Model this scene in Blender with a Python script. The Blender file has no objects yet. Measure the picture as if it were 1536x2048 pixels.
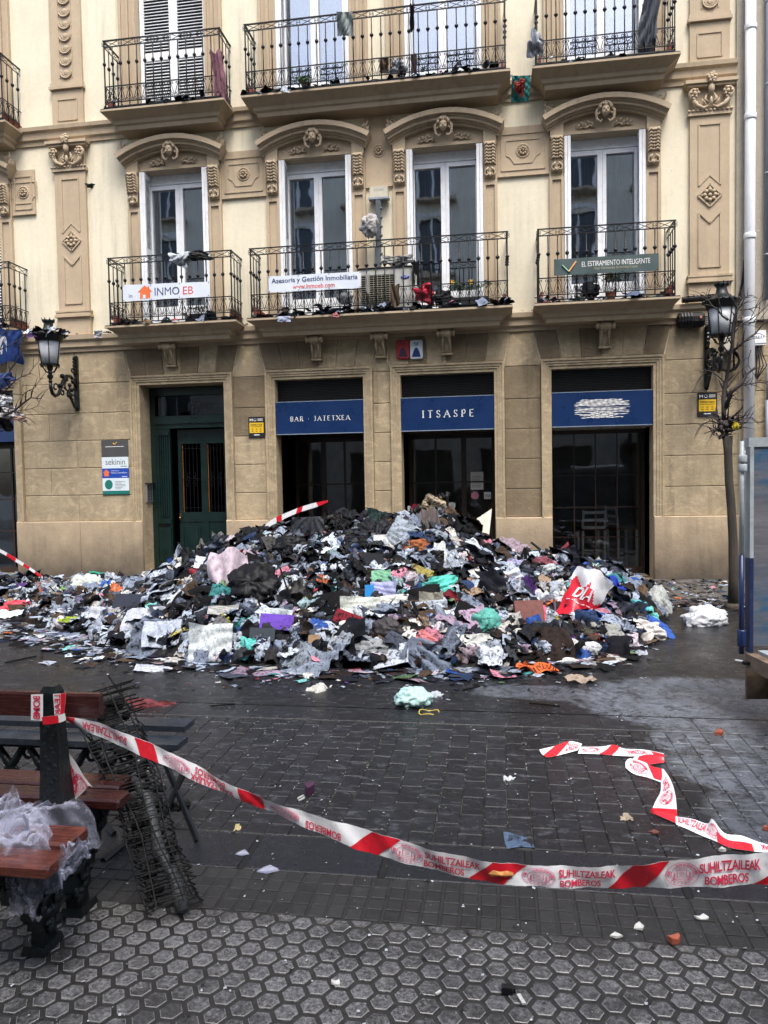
import bpy, math, random
import numpy as np
from mathutils import Vector, Matrix, noise
random.seed(7); rng = np.random.default_rng(11)
S = bpy.context.scene; COL = S.collection
pi = math.pi; R_ = math.radians
# ------------------------------------------------------------------ camera
EYE = 1.62; DIST = 12.1011; FL = 1479.0
YAW, PITCH, ROLL = R_(-8.817), R_(-2.3905), R_(-0.971)
fwd = Vector((math.sin(YAW)*math.cos(PITCH), math.cos(YAW)*math.cos(PITCH), math.sin(PITCH)))
rt = Vector((math.cos(YAW), -math.sin(YAW), 0)); up = rt.cross(fwd)
rt2 = math.cos(ROLL)*rt + math.sin(ROLL)*up; up2 = -math.sin(ROLL)*rt + math.cos(ROLL)*up
CP = Vector((0, -DIST, EYE))
cam = bpy.data.cameras.new('camera'); co = bpy.data.objects.new('camera', cam); COL.objects.link(co)
m = Matrix((rt2, up2, -fwd)).transposed().to_4x4(); m.translation = CP; co.matrix_world = m
cam.sensor_fit = 'VERTICAL'; cam.sensor_height = 24.0; cam.lens = 24.0*FL/2048.0
cam.clip_start = 0.05; cam.clip_end = 500
S.camera = co
# ------------------------------------------------------------------ world, sun, exposure
w = bpy.data.worlds.new('World'); S.world = w; w.use_nodes = True
nt = w.node_tree; nt.nodes.clear()
sky = nt.nodes.new('ShaderNodeTexSky'); sky.sky_type = 'NISHITA'; sky.sun_disc = False
SUN_EL, SUN_AZ = R_(62), R_(158)
sky.sun_elevation = SUN_EL; sky.sun_rotation = SUN_AZ; sky.air_density = 1.0; sky.dust_density = 4.0; sky.ozone_density = 1.0
bg = nt.nodes.new('ShaderNodeBackground'); bg.inputs[1].default_value = 0.15
hs = nt.nodes.new('ShaderNodeHueSaturation'); hs.inputs['Saturation'].default_value = 0.8
ow = nt.nodes.new('ShaderNodeOutputWorld')
nt.links.new(sky.outputs[0], hs.inputs['Color']); nt.links.new(hs.outputs[0], bg.inputs[0]); nt.links.new(bg.outputs[0], ow.inputs[0])
sl = bpy.data.lights.new('sun', 'SUN'); sl.energy = 1.25; sl.angle = R_(22); sl.color = (1, .975, .94)
so = bpy.data.objects.new('sun', sl); COL.objects.link(so)
sd = Vector((math.sin(SUN_AZ)*math.cos(SUN_EL), math.cos(SUN_AZ)*math.cos(SUN_EL), math.sin(SUN_EL)))
so.rotation_euler = (-sd).to_track_quat('-Z', 'Y').to_euler()
S.view_settings.view_transform = 'Standard'; S.view_settings.look = 'None'
S.view_settings.gamma = 1; S.view_settings.exposure = 1.28; S.view_settings.use_curve_mapping = False
S.render.engine = 'CYCLES'
S.cycles.max_bounces = 6; S.cycles.diffuse_bounces = 3; S.cycles.glossy_bounces = 3
S.cycles.transmission_bounces = 4; S.cycles.transparent_max_bounces = 8
S.cycles.caustics_reflective = False; S.cycles.caustics_refractive = False

def ray(px, py): return fwd + rt2*((px-768)/FL) - up2*((py-1024)/FL)
def W(px, py, Y=0.0):
    d = ray(px, py); return CP + d*((Y+DIST)/d.y)
def G(px, py, z=0.0):
    d = ray(px, py); return CP + d*((z-EYE)/d.z)
# ------------------------------------------------------------------ materials
MATS = {}
def nodes(name):
    m = bpy.data.materials.new(name); m.use_nodes = True; t = m.node_tree
    b = t.nodes['Principled BSDF']; MATS[name] = m
    return m, t, b
class NT:
    def __init__(s, t): s.t = t; s.pos = None
    def n(s, typ, **k):
        x = s.t.nodes.new('ShaderNode'+typ)
        for a, b in k.items(): setattr(x, a, b)
        return x
    def l(s, a, b): s.t.links.new(a, b)
    def P(s):
        if not s.pos: s.pos = s.n('NewGeometry').outputs['Position']
        return s.pos
    def mapped(s, sc, loc=(0,0,0), src=None):
        mp = s.n('Mapping'); s.l(src or s.P(), mp.inputs[0]); mp.inputs['Scale'].default_value = sc; mp.inputs['Location'].default_value = loc
        return mp.outputs[0]
    def noise(s, scale, detail=4, rough=.6, vec=None, dist=0):
        x = s.n('TexNoise'); x.inputs['Scale'].default_value = scale; x.inputs['Detail'].default_value = detail
        x.inputs['Roughness'].default_value = rough; x.inputs['Distortion'].default_value = dist
        s.l(vec or s.P(), x.inputs['Vector']); return x.outputs[0]
    def ramp(s, f, a, b, va=0., vb=1.):
        x = s.n('MapRange'); x.clamp = True
        s.l(f, x.inputs[0]); x.inputs[1].default_value = a; x.inputs[2].default_value = b; x.inputs[3].default_value = va; x.inputs[4].default_value = vb
        return x.outputs[0]
    def math(s, op, a, b=None):
        x = s.n('Math', operation=op)
        for i, v in enumerate((a, b)):
            if v is None: continue
            if isinstance(v, (int, float)): x.inputs[i].default_value = v
            else: s.l(v, x.inputs[i])
        return x.outputs[0]
    def mix(s, f, a, b, mode='MIX'):
        x = s.n('Mix', data_type='RGBA', blend_type=mode)
        for i, v in ((0, f), (6, a), (7, b)):
            if isinstance(v, (int, float)): x.inputs[i].default_value = v
            elif isinstance(v, (tuple, list)): x.inputs[i].default_value = (*v[:3], 1)
            else: s.l(v, x.inputs[i])
        return x.outputs[2]
    def bump(s, b, h, strength=.3, dist=.01):
        x = s.n('Bump'); x.inputs['Strength'].default_value = strength; x.inputs['Distance'].default_value = dist
        s.l(h, x.inputs['Height']); s.l(x.outputs[0], b.inputs['Normal'])
def mat(name, col, rough=.6, var=.15, scale=6., bump=.15, bscale=60., metal=0., dirt=0., dirtcol=(.02,.018,.015), spec=.5, vscale=None, dscale=3., dlo=.5, dhi=.75):
    if name in MATS: return MATS[name]
    m, t, b = nodes(name); q = NT(t)
    f = q.noise(scale, 5, .65, q.mapped(vscale) if vscale else None)
    a = tuple(c*(1-var) for c in col); c2 = tuple(min(1, c*(1+var)) for c in col)
    cc = q.mix(q.ramp(f, .3, .7), a, c2)
    if dirt: 
        d = q.noise(dscale, 7, .7)
        cc = q.mix(q.math('MULTIPLY', q.ramp(d, dlo, dhi), dirt), cc, dirtcol)
    q.l(cc, b.inputs['Base Color'])
    q.l(q.ramp(f, .2, .8, max(0,rough-.1), min(1,rough+.1)), b.inputs['Roughness'])
    b.inputs['Metallic'].default_value = metal; b.inputs['Specular IOR Level'].default_value = spec
    if bump: q.bump(b, q.noise(bscale, 4, .7), bump, .01)
    return m
def plastermat(name, col, streak=.5, bump=.12, bs=45., grad=None, rough=.85, var=.10, bigs=None):
    m, t, b = nodes(name); q = NT(t)
    n1 = q.noise(1.3, 6, .65); n2 = q.noise(14, 5, .7)
    cc = q.mix(q.ramp(n1, .3, .7), tuple(c*(1-var) for c in col), tuple(min(1,c*(1+var*.6)) for c in col))
    cc = q.mix(q.ramp(n2, .35, .75, 0, .35), cc, tuple(c*.72 for c in col))
    st = q.noise(1.0, 7, .7, q.mapped((7, 7, .5)))
    msk = q.noise(.55, 3, .5, q.mapped((1,1,1), (3.3, 0, 1.7)))
    s = q.math('MULTIPLY', q.ramp(st, .48, .74), q.ramp(msk, .42, .62, .15, 1))
    cc = q.mix(q.math('MULTIPLY', s, streak), cc, (col[0]*.34, col[1]*.36, col[2]*.36))
    if bigs:
        n3 = q.noise(2.6, 8, .72, q.mapped((1,1,1.6)), 2.2)
        cc = q.mix(q.ramp(n3, .50, .60, 0, bigs*.8), cc, tuple(min(1, c*1.4) for c in col)); n5 = q.noise(5, 9, .8, q.mapped((1,1,3), (2,7,1)), 1.5); cc = q.mix(q.ramp(n5, .50, .64, 0, bigs*.7), cc, tuple(c*.62 for c in col))
        n4 = q.noise(2.1, 6, .7, q.mapped((1,1,1), (9, 2, 4)), .6)
        cc = q.mix(q.ramp(n4, .5, .72, 0, bigs), cc, tuple(c*.55 for c in col))
    sp = q.noise(38, 2, .5); cc = q.mix(q.ramp(sp, .70, .74, 0, .7), cc, tuple(c*.2 for c in col))
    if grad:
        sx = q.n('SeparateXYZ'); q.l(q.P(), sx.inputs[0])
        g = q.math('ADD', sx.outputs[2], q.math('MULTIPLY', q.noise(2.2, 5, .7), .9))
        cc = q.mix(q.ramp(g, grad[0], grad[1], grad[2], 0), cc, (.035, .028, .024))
    q.l(cc, b.inputs['Base Color']); b.inputs['Roughness'].default_value = rough
    q.bump(b, q.math('ADD', q.noise(bs, 5, .75), q.math('MULTIPLY', n2, .7)), bump, .02)
    return m
CREAM = plastermat('cream_plaster', (.78,.71,.54), .6, .14)
TAN = plastermat('tan_trim', (.50,.395,.27), .65, .14)
STONE = plastermat('sandstone', (.42,.335,.215), .9, .45, 22., bigs=.62, var=.22)
STONE2 = plastermat('sandstone_dark', (.22,.17,.105), .9, .45, 22., bigs=.5, var=.25)
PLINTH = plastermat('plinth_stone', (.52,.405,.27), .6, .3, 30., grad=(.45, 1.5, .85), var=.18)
MORTAR = mat('mortar', (.55,.47,.35), .9, .2, 20)
ROUGH = plastermat('rough_render', (.42,.38,.31), .35, .6, 24.)
WHITE = mat('white_paint', (.80,.82,.84), .45, .05, 8, .03, dirt=.35, dirtcol=(.3,.29,.27), dscale=6)
IRON = mat('black_iron', (.007,.008,.010), .36, .3, 40, .2, 120, spec=.35)
IRON2 = mat('green_black_iron', (.006,.009,.010), .32, .4, 30, .4, 60, spec=.35)
CHAR = mat('charred', (.005,.005,.005), .5, .6, 25, .6, 80, dirt=.45, dirtcol=(.05,.05,.055), dscale=22, dlo=.58, dhi=.72, spec=.25)
GREEN = mat('door_green', (.004,.017,.015), .32, .2, 5, .05, 60)
BLUE = mat('sign_blue', (.004,.024,.095), .3, .12, 3, .02, 30, dirt=.25, dirtcol=(.12,.16,.22), dscale=30, dlo=.66, dhi=.72)
DARKF = mat('dark_frame', (.03,.018,.014), .35, .2, 10, .05)
BLACKIN = mat('dark_interior', (.02,.02,.022), .9, .3, 3, 0)
INWALL = mat('interior_wall', (.26,.25,.225), .9, .3, 2, 0)
LETW = mat('letter_white', (.78,.78,.76), .5, .04, 20, 0)
SLABM = plastermat('balcony_moulding', (.44,.35,.24), .55, .12, 30.)
RED = mat('terracotta_skirt', (.28,.07,.045), .7, .2, 15, .1)
WOODIN = mat('bench_wood', (.125,.034,.022), .25, .45, 5, .2, 50, vscale=(2,30,30), dirt=.7, dirtcol=(.02,.008,.008), dscale=6, dlo=.45, dhi=.65)
WOODD = mat('dark_bench_wood', (.045,.012,.011), .25, .45, 5, .2, 50, vscale=(2,30,30), dirt=.7, dirtcol=(.012,.006,.006), dscale=6, dlo=.45)
PIPEW = mat('white_pipe', (.80,.82,.84), .4, .06, 3, .02, dirt=.25, dirtcol=(.35,.34,.3), dscale=5)
GREYP = mat('grey_pipe', (.24,.27,.33), .45, .1, 5, .02)
MILK = mat('milky_lamp_glass', (.50,.52,.54), .3, .08, 5, 0)
def glass(name, tint=(.85,.9,.92), refl=.35, dark=.0):
    m, t, b = nodes(name); q = NT(t)
    t.nodes.remove(b); o = t.nodes['Material Output']
    gl = q.n('BsdfGlossy'); gl.inputs['Roughness'].default_value = .02; gl.inputs[0].default_value = (.9,.93,1,1)
    tr = q.n('BsdfTransparent'); tr.inputs[0].default_value = (*tint, 1)
    lw = q.n('Fresnel'); lw.inputs[0].default_value = 1.5
    f = q.math('ADD', q.math('MULTIPLY', lw.outputs[0], 1.2), refl); f = q.math('MINIMUM', f, 1.)
    mx = q.n('MixShader'); q.l(f, mx.inputs[0]); q.l(tr.outputs[0], mx.inputs[1]); q.l(gl.outputs[0], mx.inputs[2]); q.l(mx.outputs[0], o.inputs[0])
    bp = q.n('Bump'); bp.inputs['Strength'].default_value = .05; bp.inputs['Distance'].default_value = .05
    q.l(q.noise(1.5, 2, .5), bp.inputs['Height']); q.l(bp.outputs[0], gl.inputs['Normal'])
    return m
GLASS = glass('window_glass', (.80,.86,.89), .22)
GLASSD = glass('shop_glass', (.90,.92,.93), -.01)
CURT = mat('grey_curtain', (.17,.18,.185), .9, .55, 2, .3, 12, vscale=(16,16,.7))
CURT2 = mat('blue_grey_blind', (.14,.19,.26), .9, .25, 2, .2, 12, vscale=(16,16,.7))
SHUT = mat('louvre_dark', (.05,.05,.05), .8, .1, 10, 0)

def groundmat(name, base=(.010,.011,.014), ash=.5, rough=(.14,.5), light=None, fine=.35, wet=1):
    m, t, b = nodes(name); q = NT(t)
    n1 = q.noise(1.1, 7, .7); n2 = q.noise(9, 7, .75, q.mapped((1,2.2,1)), .8)
    cc = q.mix(q.ramp(n1, .3, .7), tuple(c*.7 for c in base), tuple(c*1.5 for c in base))
    oi = q.n('ObjectInfo'); cc = q.mix(.45, cc, q.mix(oi.outputs['Random'], tuple(c*.4 for c in base), tuple(c*1.7 for c in base)))
    cc = q.mix(q.math('MULTIPLY', q.ramp(n2, .54, .70), ash), cc, (.13,.14,.16)); n4 = q.noise(26, 8, .8, q.mapped((.6,2.4,1), (3,1,0)), 1.); cc = q.mix(q.math('MULTIPLY', q.ramp(n4, .60, .70), min(1., ash*1.3)), cc, (.24,.25,.28))
    n3 = q.noise(60, 3, .7); cc = q.mix(q.ramp(n3, .62, .74, 0, fine), cc, (.28,.29,.31))
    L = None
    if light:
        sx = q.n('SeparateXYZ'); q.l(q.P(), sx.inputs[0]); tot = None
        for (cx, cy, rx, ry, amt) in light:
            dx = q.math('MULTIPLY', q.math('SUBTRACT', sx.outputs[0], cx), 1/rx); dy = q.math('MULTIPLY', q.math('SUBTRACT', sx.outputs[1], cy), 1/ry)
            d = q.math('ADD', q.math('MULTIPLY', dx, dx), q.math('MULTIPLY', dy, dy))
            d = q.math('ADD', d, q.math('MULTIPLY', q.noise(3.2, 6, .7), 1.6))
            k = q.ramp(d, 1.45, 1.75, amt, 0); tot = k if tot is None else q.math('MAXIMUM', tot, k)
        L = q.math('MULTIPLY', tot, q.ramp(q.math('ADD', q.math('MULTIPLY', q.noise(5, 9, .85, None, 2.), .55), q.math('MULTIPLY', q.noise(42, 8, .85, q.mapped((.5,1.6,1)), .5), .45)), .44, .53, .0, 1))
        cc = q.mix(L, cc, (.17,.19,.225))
    q.l(cc, b.inputs['Base Color'])
    r = q.ramp(q.noise(2.4, 6, .7), .35, .65, *rough); q.l(r, b.inputs['Roughness'])
    q.bump(b, q.math('ADD', q.noise(30, 6, .8), q.math('MULTIPLY', q.noise(140, 3, .7), .5)), .55, .008)
    b.inputs['Specular IOR Level'].default_value = .42
    return m
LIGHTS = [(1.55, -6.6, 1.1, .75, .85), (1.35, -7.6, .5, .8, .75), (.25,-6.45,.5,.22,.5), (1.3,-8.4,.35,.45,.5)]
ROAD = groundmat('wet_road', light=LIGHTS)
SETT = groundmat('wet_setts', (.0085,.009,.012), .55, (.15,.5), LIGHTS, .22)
KERB = groundmat('kerb_slab', (.008,.009,.013), .12, (.15,.4), None, .15)
PAD = groundmat('paving_pad', (.017,.0165,.0165), .15, (.35,.7), None, .22)
GROOVE = mat('groove_dirt', (.017,.016,.015), .55, .5, 30, .3, 120)
def hexmat():
    m, t, b = nodes('hexagon_tile'); q = NT(t)
    oi = q.n('ObjectInfo')
    sx = q.n('SeparateXYZ'); q.l(q.P(), sx.inputs[0])
    n1 = q.noise(1.9, 6, .65)
    cc = q.mix(q.ramp(n1, .40, .60), (.020,.018,.016), (.085,.084,.086))
    cc = q.mix(.35, cc, q.mix(oi.outputs['Random'], (.012,.011,.011), (.11,.113,.122)))
    cc = q.mix(q.ramp(q.noise(70, 5, .8), .42, .68, 0, .8), cc, (.30,.30,.31))
    cc = q.mix(q.ramp(q.noise(45, 5, .8, q.mapped((1,1,1),(5,5,5))), .52, .66, 0, .85), cc, (.018,.017,.016))
    cc = q.mix(q.ramp(q.noise(2.3, 7, .75, q.mapped((1,1,1),(7,3,0)), .8), .47, .60, 0, .72), cc, (.016,.015,.015))
    q.l(cc, b.inputs['Base Color']); q.l(q.ramp(q.noise(9, 6, .75), .35, .65, .14, .6), b.inputs['Roughness']); b.inputs['Specular IOR Level'].default_value = .35
    q.bump(b, q.math('ADD', q.noise(120, 4, .8), q.noise(35, 4, .8)), .7, .005)
    return m
HEX = hexmat()
HEXRIM = mat('tile_edge_glint', (.20,.195,.19), .2, .4, 60, .2, 100)  # paler bevel colour, painting in the wet glints along the tile edges
# coloured-attribute material for rubbish
def rubbish(name, soot=.5, rough=(.35,.9), printed=.25, sc=26):
    m, t, b = nodes(name); q = NT(t)
    at = q.n('Attribute'); at.attribute_name = 'col'
    cc = at.outputs['Color']
    pr = q.noise(95, 2, .6); cc = q.mix(q.ramp(pr, .58, .66, 0, printed), cc, (.05,.055,.08))
    cc = q.mix(q.ramp(q.noise(sc, 7, .75, None, .6), .50, .60, 0, soot), cc, (.005,.005,.005))
    cc = q.mix(q.ramp(q.noise(sc*.35, 5, .7), .5, .75, 0, soot*.6), cc, (.010,.009,.009))
    q.l(cc, b.inputs['Base Color'])
    q.l(q.ramp(at.outputs['Alpha'], 0, 1, rough[0], rough[1]), b.inputs['Roughness']); b.inputs['Specular IOR Level'].default_value = .14
    q.bump(b, q.noise(75, 4, .8), .5, .006)
    return m
RUB = rubbish('rubbish_scrap', .92)
# ------------------------------------------------------------------ mesh builder
class MB:
    def __init__(s): s.v = []; s.f = []; s.mi = []
    def add(s, vs, fs, mi=0):
        o = len(s.v); s.v += [tuple(v) for v in vs]; s.f += [tuple(i+o for i in f) for f in fs]; s.mi += [mi]*len(fs); return s
    def box(s, x0, x1, y0, y1, z0, z1, mi=0):
        return s.add([(x0,y0,z0),(x1,y0,z0),(x1,y1,z0),(x0,y1,z0),(x0,y0,z1),(x1,y0,z1),(x1,y1,z1),(x0,y1,z1)],
            [(0,3,2,1),(4,5,6,7),(0,1,5,4),(1,2,6,5),(2,3,7,6),(3,0,4,7)], mi)
    def prism(s, poly, y0, y1, ch=0, mi=0):   # poly in xz counter-clockwise from the front (-y), y0 front
        n = len(poly); cx = sum(p[0] for p in poly)/n; cz = sum(p[1] for p in poly)/n
        if ch:
            ins = []
            for i in range(n):
                a, b, c = Vector(poly[i-1]), Vector(poly[i]), Vector(poly[(i+1) % n])
                d1 = (b-a).normalized(); d2 = (c-b).normalized(); n1 = Vector((-d1.y, d1.x)); n2 = Vector((-d2.y, d2.x))
                k = (n1+n2); k = k/max(.3, k.dot(n1)); ins.append(b+k*ch)
            vs = [(p[0], y0, p[1]) for p in ins]+[(p[0], y0+ch, p[1]) for p in poly]+[(p[0], y1, p[1]) for p in poly]
            fs = [tuple(range(n))]+[(i, n+i, n+(i+1) % n, (i+1) % n) for i in range(n)]+[(n+i, 2*n+i, 2*n+(i+1) % n, n+(i+1) % n) for i in range(n)]
        else:
            vs = [(p[0], y0, p[1]) for p in poly]+[(p[0], y1, p[1]) for p in poly]
            fs = [tuple(range(n)), tuple(range(2*n-1, n-1, -1))]+[(i, n+i, n+(i+1) % n, (i+1) % n) for i in range(n)]
        return s.add(vs, fs, mi)
    def tube(s, pts, r, n=6, mi=0, cap=True):
        pts = [Vector(p) for p in pts]; k = len(pts)
        if k < 2: return s
        rr = r if isinstance(r, (list, tuple)) else [r]*k
        vs = []; prev = None
        for i, p in enumerate(pts):
            t = (pts[min(i+1, k-1)]-pts[max(i-1, 0)])
            if t.length < 1e-9: t = Vector((0,0,1))
            t.normalize()
            a = prev if prev is not None else (Vector((0,0,1)) if abs(t.z) < .9 else Vector((1,0,0)))
            a = a - t*a.dot(t)
            if a.length < 1e-6: a = t.orthogonal()
            a.normalize(); prev = a; b = t.cross(a)
            for j in range(n):
                th = 2*pi*(j+.5)/n; vs.append(p+(a*math.cos(th)+b*math.sin(th))*rr[i])
        fs = [(i*n+j, i*n+(j+1) % n, (i+1)*n+(j+1) % n, (i+1)*n+j) for i in range(k-1) for j in range(n)]
        if cap: fs += [tuple(range(n-1, -1, -1)), tuple(range((k-1)*n, k*n))]
        return s.add(vs, fs, mi)
    def ball(s, c, r, nu=8, nv=5, mi=0):
        if not isinstance(r, (tuple, list)): r = (r, r, r)
        vs = [(c[0], c[1], c[2]+r[2])]
        for i in range(1, nv):
            a = pi*i/nv
            for j in range(nu):
                b = 2*pi*j/nu; vs.append((c[0]+r[0]*math.sin(a)*math.cos(b), c[1]+r[1]*math.sin(a)*math.sin(b), c[2]+r[2]*math.cos(a)))
        vs.append((c[0], c[1], c[2]-r[2])); e = len(vs)-1
        fs = [(0, 1+j, 1+(j+1) % nu) for j in range(nu)]
        for i in range(nv-2):
            for j in range(nu): fs.append((1+i*nu+j, 1+(i+1)*nu+j, 1+(i+1)*nu+(j+1) % nu, 1+i*nu+(j+1) % nu))
        fs += [(e, 1+(nv-2)*nu+(j+1) % nu, 1+(nv-2)*nu+j) for j in range(nu)]
        return s.add(vs, fs, mi)
    def lathe(s, prof, c=(0,0,0), n=16, mi=0, ang=0):
        vs = []; k = len(prof)
        for r, z in prof:
            for j in range(n):
                a = 2*pi*j/n+ang; vs.append((c[0]+r*math.cos(a), c[1]+r*math.sin(a), c[2]+z))
        fs = [(i*n+j, i*n+(j+1) % n, (i+1)*n+(j+1) % n, (i+1)*n+j) for i in range(k-1) for j in range(n)]
        fs += [tuple(range(n-1, -1, -1)), tuple(range((k-1)*n, k*n))]
        return s.add(vs, fs, mi)
    def loft(s, rects, mi=0):  # list of (x0,x1,y0,y1,z) stacked bottom to top
        vs = []
        for x0, x1, y0, y1, z in rects: vs += [(x0,y0,z),(x1,y0,z),(x1,y1,z),(x0,y1,z)]
        fs = [(i*4+j, i*4+(j+1) % 4, i*4+4+(j+1) % 4, i*4+4+j) for i in range(len(rects)-1) for j in range(4)]
        fs += [(3,2,1,0), tuple(range(len(vs)-4, len(vs)))]
        return s.add(vs, fs, mi)
    def beam(s, a, b, w, h, mi=0):   # rectangular bar from a to b
        a, b = Vector(a), Vector(b); t = (b-a).normalized(); u = Vector((0,0,1)) if abs(t.z) < .95 else Vector((0,1,0))
        x = t.cross(u).normalized(); y = x.cross(t)
        vs = [p+x*sx*w/2+y*sy*h/2 for p in (a, b) for sx, sy in ((-1,-1),(1,-1),(1,1),(-1,1))]
        return s.add(vs, [(0,1,2,3),(7,6,5,4),(0,4,5,1),(1,5,6,2),(2,6,7,3),(3,7,4,0)], mi)
    def mesh(s, name, mats, smooth=False):
        me = bpy.data.meshes.new(name); me.from_pydata(s.v, [], s.f)
        for mm in (mats if isinstance(mats, (list, tuple)) else [mats]): me.materials.append(mm)
        if any(s.mi): me.polygons.foreach_set('material_index', s.mi)
        if smooth: me.polygons.foreach_set('use_smooth', [True]*len(s.f))
        me.update(); return me
    def build(s, name, mats, parent=None, loc=(0,0,0), smooth=False):
        return obj(name, s.mesh(name, mats, smooth), parent, loc)
def obj(name, me, parent=None, loc=(0,0,0), rot=None, sc=None):
    o = bpy.data.objects.new(name, me); COL.objects.link(o); o.location = loc
    if parent: o.parent = parent
    if rot: o.rotation_euler = rot
    if sc: o.scale = sc
    return o
def thing(name, label, cat, loc=(0,0,0), group=None, rot=None):
    o = bpy.data.objects.new(name, None); COL.objects.link(o); o.location = loc; o.empty_display_size = .1
    if rot: o.rotation_euler = rot
    return tag(o, label, cat, group)
def tag(o, label, cat, group=None):
    o['label'] = label; o['category'] = cat
    if group: o['group'] = group
    return o
def struct(o): o['kind'] = 'structure'; return o
def stuff(o, label=None, cat=None):
    o['kind'] = 'stuff'
    if label: o['label'] = label
    if cat: o['category'] = cat
    return o
_tc = {}
def text2d(txt, size=1., align='CENTER', space=1., bold=0.):
    key = (txt, space, bold)
    if key not in _tc:
        cu = bpy.data.curves.new('t', 'FONT'); cu.body = txt; cu.size = 1; cu.space_character = space; cu.offset = bold; cu.resolution_u = 3
        o = bpy.data.objects.new('t', cu); COL.objects.link(o)
        me = bpy.data.meshes.new_from_object(o.evaluated_get(bpy.context.evaluated_depsgraph_get()))
        vs = [(v.co.x, v.co.y) for v in me.vertices]; fs = [tuple(p.vertices) for p in me.polygons]
        bpy.data.objects.remove(o); bpy.data.curves.remove(cu); bpy.data.meshes.remove(me); _tc[key] = (vs, fs)
    vs, fs = _tc[key]
    x0 = min(v[0] for v in vs); x1 = max(v[0] for v in vs)
    ox = -(x0+x1)/2 if align == 'CENTER' else -x0
    return [((x+ox)*size, y*size) for x, y in vs], fs, (x1-x0)*size
def fit_text(mb, txt, x0, x1, z0, z1, y, mi=0, bold=0., space=1.):   # fills a box on a plane facing -y
    vs, fs, _ = text2d(txt, 1, 'LEFT', space, bold)
    a = max(v[0] for v in vs); b0 = min(v[1] for v in vs); b1 = max(v[1] for v in vs)
    mb.add([(x0+v[0]/a*(x1-x0), y, z0+(v[1]-b0)/(b1-b0)*(z1-z0)) for v in vs], fs, mi)
def spiral(c, r0, r1, a0, a1, n=10, plane='xz', y=0.):
    out = []
    for i in range(n+1):
        t = i/n; r = r0+(r1-r0)*t; a = a0+(a1-a0)*t
        out.append((c[0]+r*math.cos(a), y, c[1]+r*math.sin(a)))
    return out
def rect(x0, x1, z0, z1): return [(x0,z0),(x1,z0),(x1,z1),(x0,z1)]
# ------------------------------------------------------------------ apartment building
B = thing('apartment_building', 'cream and tan apartment building with stone ground floor and iron balconies', 'building')
DOOR, W1, W2, W3, W0 = (-6.13, -4.60), (-3.70, -2.19), (-1.57, -.05), (.85, 2.40), (-10.1, -8.53)
OPEN = [(W0, .6), (DOOR, .4), (W1, 1.2), (W2, 1.0), (W3, .8)]
HW = .61; ZT = 6.95
WC = [-9.235, -5.375, -2.92, -.80, 1.675]
def wall(name, x0, x1, z0, z1, holes, y, mats, parent, depth=.3):
    xs = sorted({x0, x1, *[h[0] for h in holes], *[h[1] for h in holes]}); zs = sorted({z0, z1, *[h[2] for h in holes], *[h[3] for h in holes]})
    b = MB()
    for i in range(len(xs)-1):
        for j in range(len(zs)-1):
            cx, cz = (xs[i]+xs[i+1])/2, (zs[j]+zs[j+1])/2
            if any(h[0] < cx < h[1] and h[2] < cz < h[3] for h in holes): continue
            b.add([(xs[i],y,zs[j]),(xs[i+1],y,zs[j]),(xs[i+1],y,zs[j+1]),(xs[i],y,zs[j+1])], [(0,1,2,3)])
    for h in holes:
        a, c, e, f = h[:4]; d = h[4] if len(h) > 4 else depth
        b.add([(a,y,e),(a,y+d,e),(a,y+d,f),(a,y,f)], [(3,2,1,0)], 1); b.add([(c,y,e),(c,y+d,e),(c,y+d,f),(c,y,f)], [(0,1,2,3)], 1)
        b.add([(a,y,f),(c,y,f),(c,y+d,f),(a,y+d,f)], [(0,1,2,3)], 1); b.add([(a,y,e),(c,y,e),(c,y+d,e),(a,y+d,e)], [(3,2,1,0)], 1)
    return b.build(name, mats, parent)
wall('wall', -11.6, 3.66, 0, 3.97, [(o[0], o[1], 0.0, 3.35, d) for o, d in OPEN], .014, [MORTAR, STONE], B)
wall('wall', -11.6, 3.62, 3.97, 12.5, [(c-HW, c+HW, 4.27, ZT) for c in WC]+[(c-HW, c+HW, 7.80, 10.6) for c in WC], .0, [CREAM, TAN], B)
# ashlar blocks
def stone(poly, y0=0.0, y1=.045, mt=STONE, parent=B, ch=.007, gap=.0045):
    n = len(poly); ins = []
    for i in range(n):
        a, b, c = Vector(poly[i-1]), Vector(poly[i]), Vector(poly[(i+1) % n])
        d1 = (b-a).normalized(); d2 = (c-b).normalized(); n1 = Vector((-d1.y, d1.x)); n2 = Vector((-d2.y, d2.x))
        k = (n1+n2); k = k/max(.3, k.dot(n1)); ins.append(tuple(b+k*gap))
    y0 = y0 + random.uniform(-.002, .002)
    return MB().prism(ins, y0, y1, ch).build('stone', mt, parent)
ROWS = [1.0, 1.46, 1.94, 2.42, 2.90, 3.42]
ARCH = [(-10.26, -8.37), (-6.29, -4.44), (-3.86, -2.03), (-1.73, .11), (.69, 2.56)]
SEG = [(-11.6, -10.26), (-8.37, -6.29), (-4.44, -3.86), (-2.03, -1.73), (.11, .69), (2.56, 3.66)]
for si, (a, b) in enumerate(SEG):
    for ri in range(5):
        n = max(1, round((b-a)/.95)); off = (.5 if ri % 2 else 0)
        cuts = [a]+[a+(b-a)*(k+ (0 if not off else -.5))/n for k in range(1, n+(1 if off and n > 1 else 0))]+[b] if n > 1 else [a, b]
        cuts = sorted(set(round(c, 4) for c in cuts))
        for k in range(len(cuts)-1):
            stone(rect(cuts[k], cuts[k+1], ROWS[ri], ROWS[ri+1]), mt=STONE2 if si in (4,) or (si == 2 and k == 0 and ri > 2) else STONE)
FAN = 1.12
def top(x, ar): c = (ar[0]+ar[1])/2; return c+(x-c)*FAN
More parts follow.
